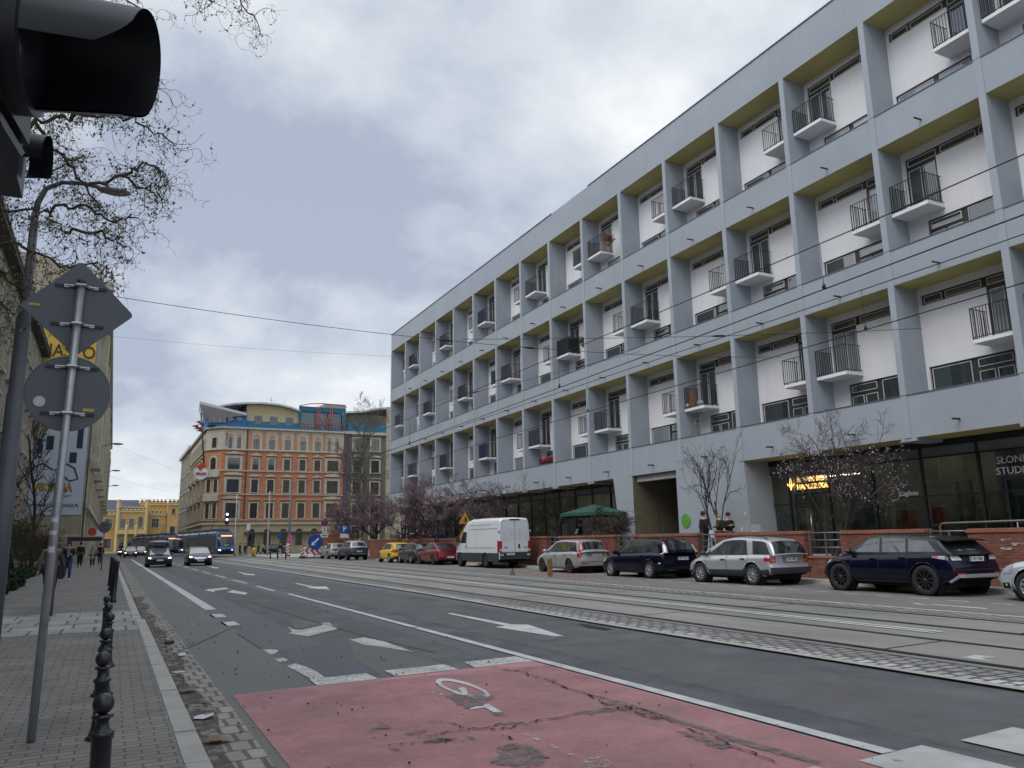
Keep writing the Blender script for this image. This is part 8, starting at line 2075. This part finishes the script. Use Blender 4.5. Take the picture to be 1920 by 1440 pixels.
# cyclist
cy = person((1.05, 112, .28), R(0), 'cyclist in dark clothes riding towards the camera far down the kerb lane', CB, CB, stride=.18, h=1.72, arms=(1, 1))
bk = empty('bicycle', (1.05, 112, 0), 0, 'bicycle with a small front light under the far cyclist', 'bicycle')
for y in (-.52, .52):
    m = MB().lathe([(.33, -.018), (.345, 0), (.33, .018), (.315, 0), (.33, -.018)], 20, (0, y, .345), 'X', True, False); m.build('wheel', M_tyre, bk, world=False)
MB().tube([(0, -.50, .35), (0, -.38, .95), (0, -.32, 1.02)], .02, 6).tube([(0, -.40, .85), (0, .15, .80), (0, .02, .32), (0, -.42, .75)], .018, 6).tube([(0, .15, .95), (0, .02, .32), (0, .52, .345)], .016, 6).build('frame', M_bol, bk, world=False)
MB().tube([(-.28, -.30, 1.05), (0, -.36, 1.04), (.28, -.30, 1.05)], .014, 6).build('handlebar', M_bol, bk, world=False); MB().ball((0, .18, .98), .1, 8, 5, (.8, 1.3, .4)).build('saddle', M_bol, bk, world=False); MB().ball((0, -.46, .95), .045, 8, 6).build('light', M_lit, bk, world=False)
# ------------------------------------------------------------------ tram wires
M_wire = mat('wire', (.012, .013, .015), .6, var=0)
def WX(o): return lambda y: 10.0 + o + (R1(y) - R1(7))
def sag(y, z0, per=24, d=.35): t = ((y + 2) % per) / per; return z0 - d * 4 * t * (1 - t)
def wire(name, fx, fz, label, cat='wire', ys=None, r=.011):
    ys = ys or [-6 + i * 2.0 for i in range(66)]
    o = MB().tube([(fx(y), y, fz(y)) for y in ys], r, 4, False).build(name, M_wire); return tag(o, label, cat, 'tram contact and carrier wires')
wire('contact_wire', WX(0), lambda y: 5.43, 'lower wire over the nearer tram track, crossing the grey facade'); wire('carrier_wire', WX(0), lambda y: 6.2 + .012 * max(0, y - 8), 'upper wire over the nearer tram track, highest across the grey facade', r=.010)
wire('contact_wire', WX(3.0), lambda y: 5.50, 'lower wire over the farther tram track, lowest across the grey facade'); wire('carrier_wire', WX(3.0), lambda y: 6.3 + .01 * max(0, y - 8), 'upper wire over the farther tram track', r=.010)
hz = [(0, 8.6), (0, 17.5), (0, 30), (3, 10.3), (3, 21), (3, 36)]
for i, (o_, y) in enumerate(hz):
    zc, zm = (5.43, 6.2 + .012 * max(0, y - 8)) if o_ == 0 else (5.5, 6.3 + .01 * max(0, y - 8))
    x = WX(o_)(y); r = empty('dropper', (x, y, zc), 0, ['dropper on the nearer wires closest to the camera', 'second dropper on the nearer wires', 'third dropper on the nearer wires', 'dropper on the farther wires closest to the camera', 'second dropper on the farther wires', 'third dropper on the farther wires'][i], 'wire dropper', 'droppers between the tram wires')
    MB().tube([(x, y, zc), (x, y, zm)], .006, 4, False).build('strand', M_wire, r); MB().lathe([(.02, 0), (.035, .03), (.012, .10)], 8, (x, y, zc)).build('clamp', M_wire, r)
def span(a, b, s, label, ins=()):
    a, b = Vector(a), Vector(b); r = empty('span_wire', a, 0, label, 'wire', 'span wires across the street')
    pts = [a.lerp(b, i / 16) - Vector((0, 0, s * 4 * (i / 16) * (1 - i / 16))) for i in range(17)]
    MB().tube(pts, .009, 4, False).build('strand', M_wire, r)
    for t in ins:
        p = a.lerp(b, t) - Vector((0, 0, s * 4 * t * (1 - t))); d = (b - a).normalized()
        MB().tube([p - d * .28, p - d * .1, p + d * .1, p + d * .28], [.012, .04, .04, .012], 6).build('insulator', M_wire, r)
span((-2.75, 93, 24.0), (25, 77.3, 20.7), .25, 'long span wire from the left gable house to the far corner of the grey block')
span((-7.1, 24, 9.0), (25, 24, 9.0), .8, 'span wire across the street before the silver crossover', (.52, .62))
span((10.6, 46, 8.3), (25, 34, 11.5), .1, 'short slanting stay wire to the grey facade above the gateway', (.5,))
span((10.2, 24, 8.3), (25, 17.4, 8.6), .1, 'short stay wire to the grey facade above the blue SUV', (.55,))
span((-2.7, 105, 14.5), (14.3, 160, 14), .3, 'upper far span wire before the yellow station'); span((-2.7, 120, 11.5), (14.3, 168, 11), .3, 'middle far span wire before the yellow station'); span((-2.7, 140, 9.0), (14.2, 175, 9), .3, 'lower far span wire before the yellow station')
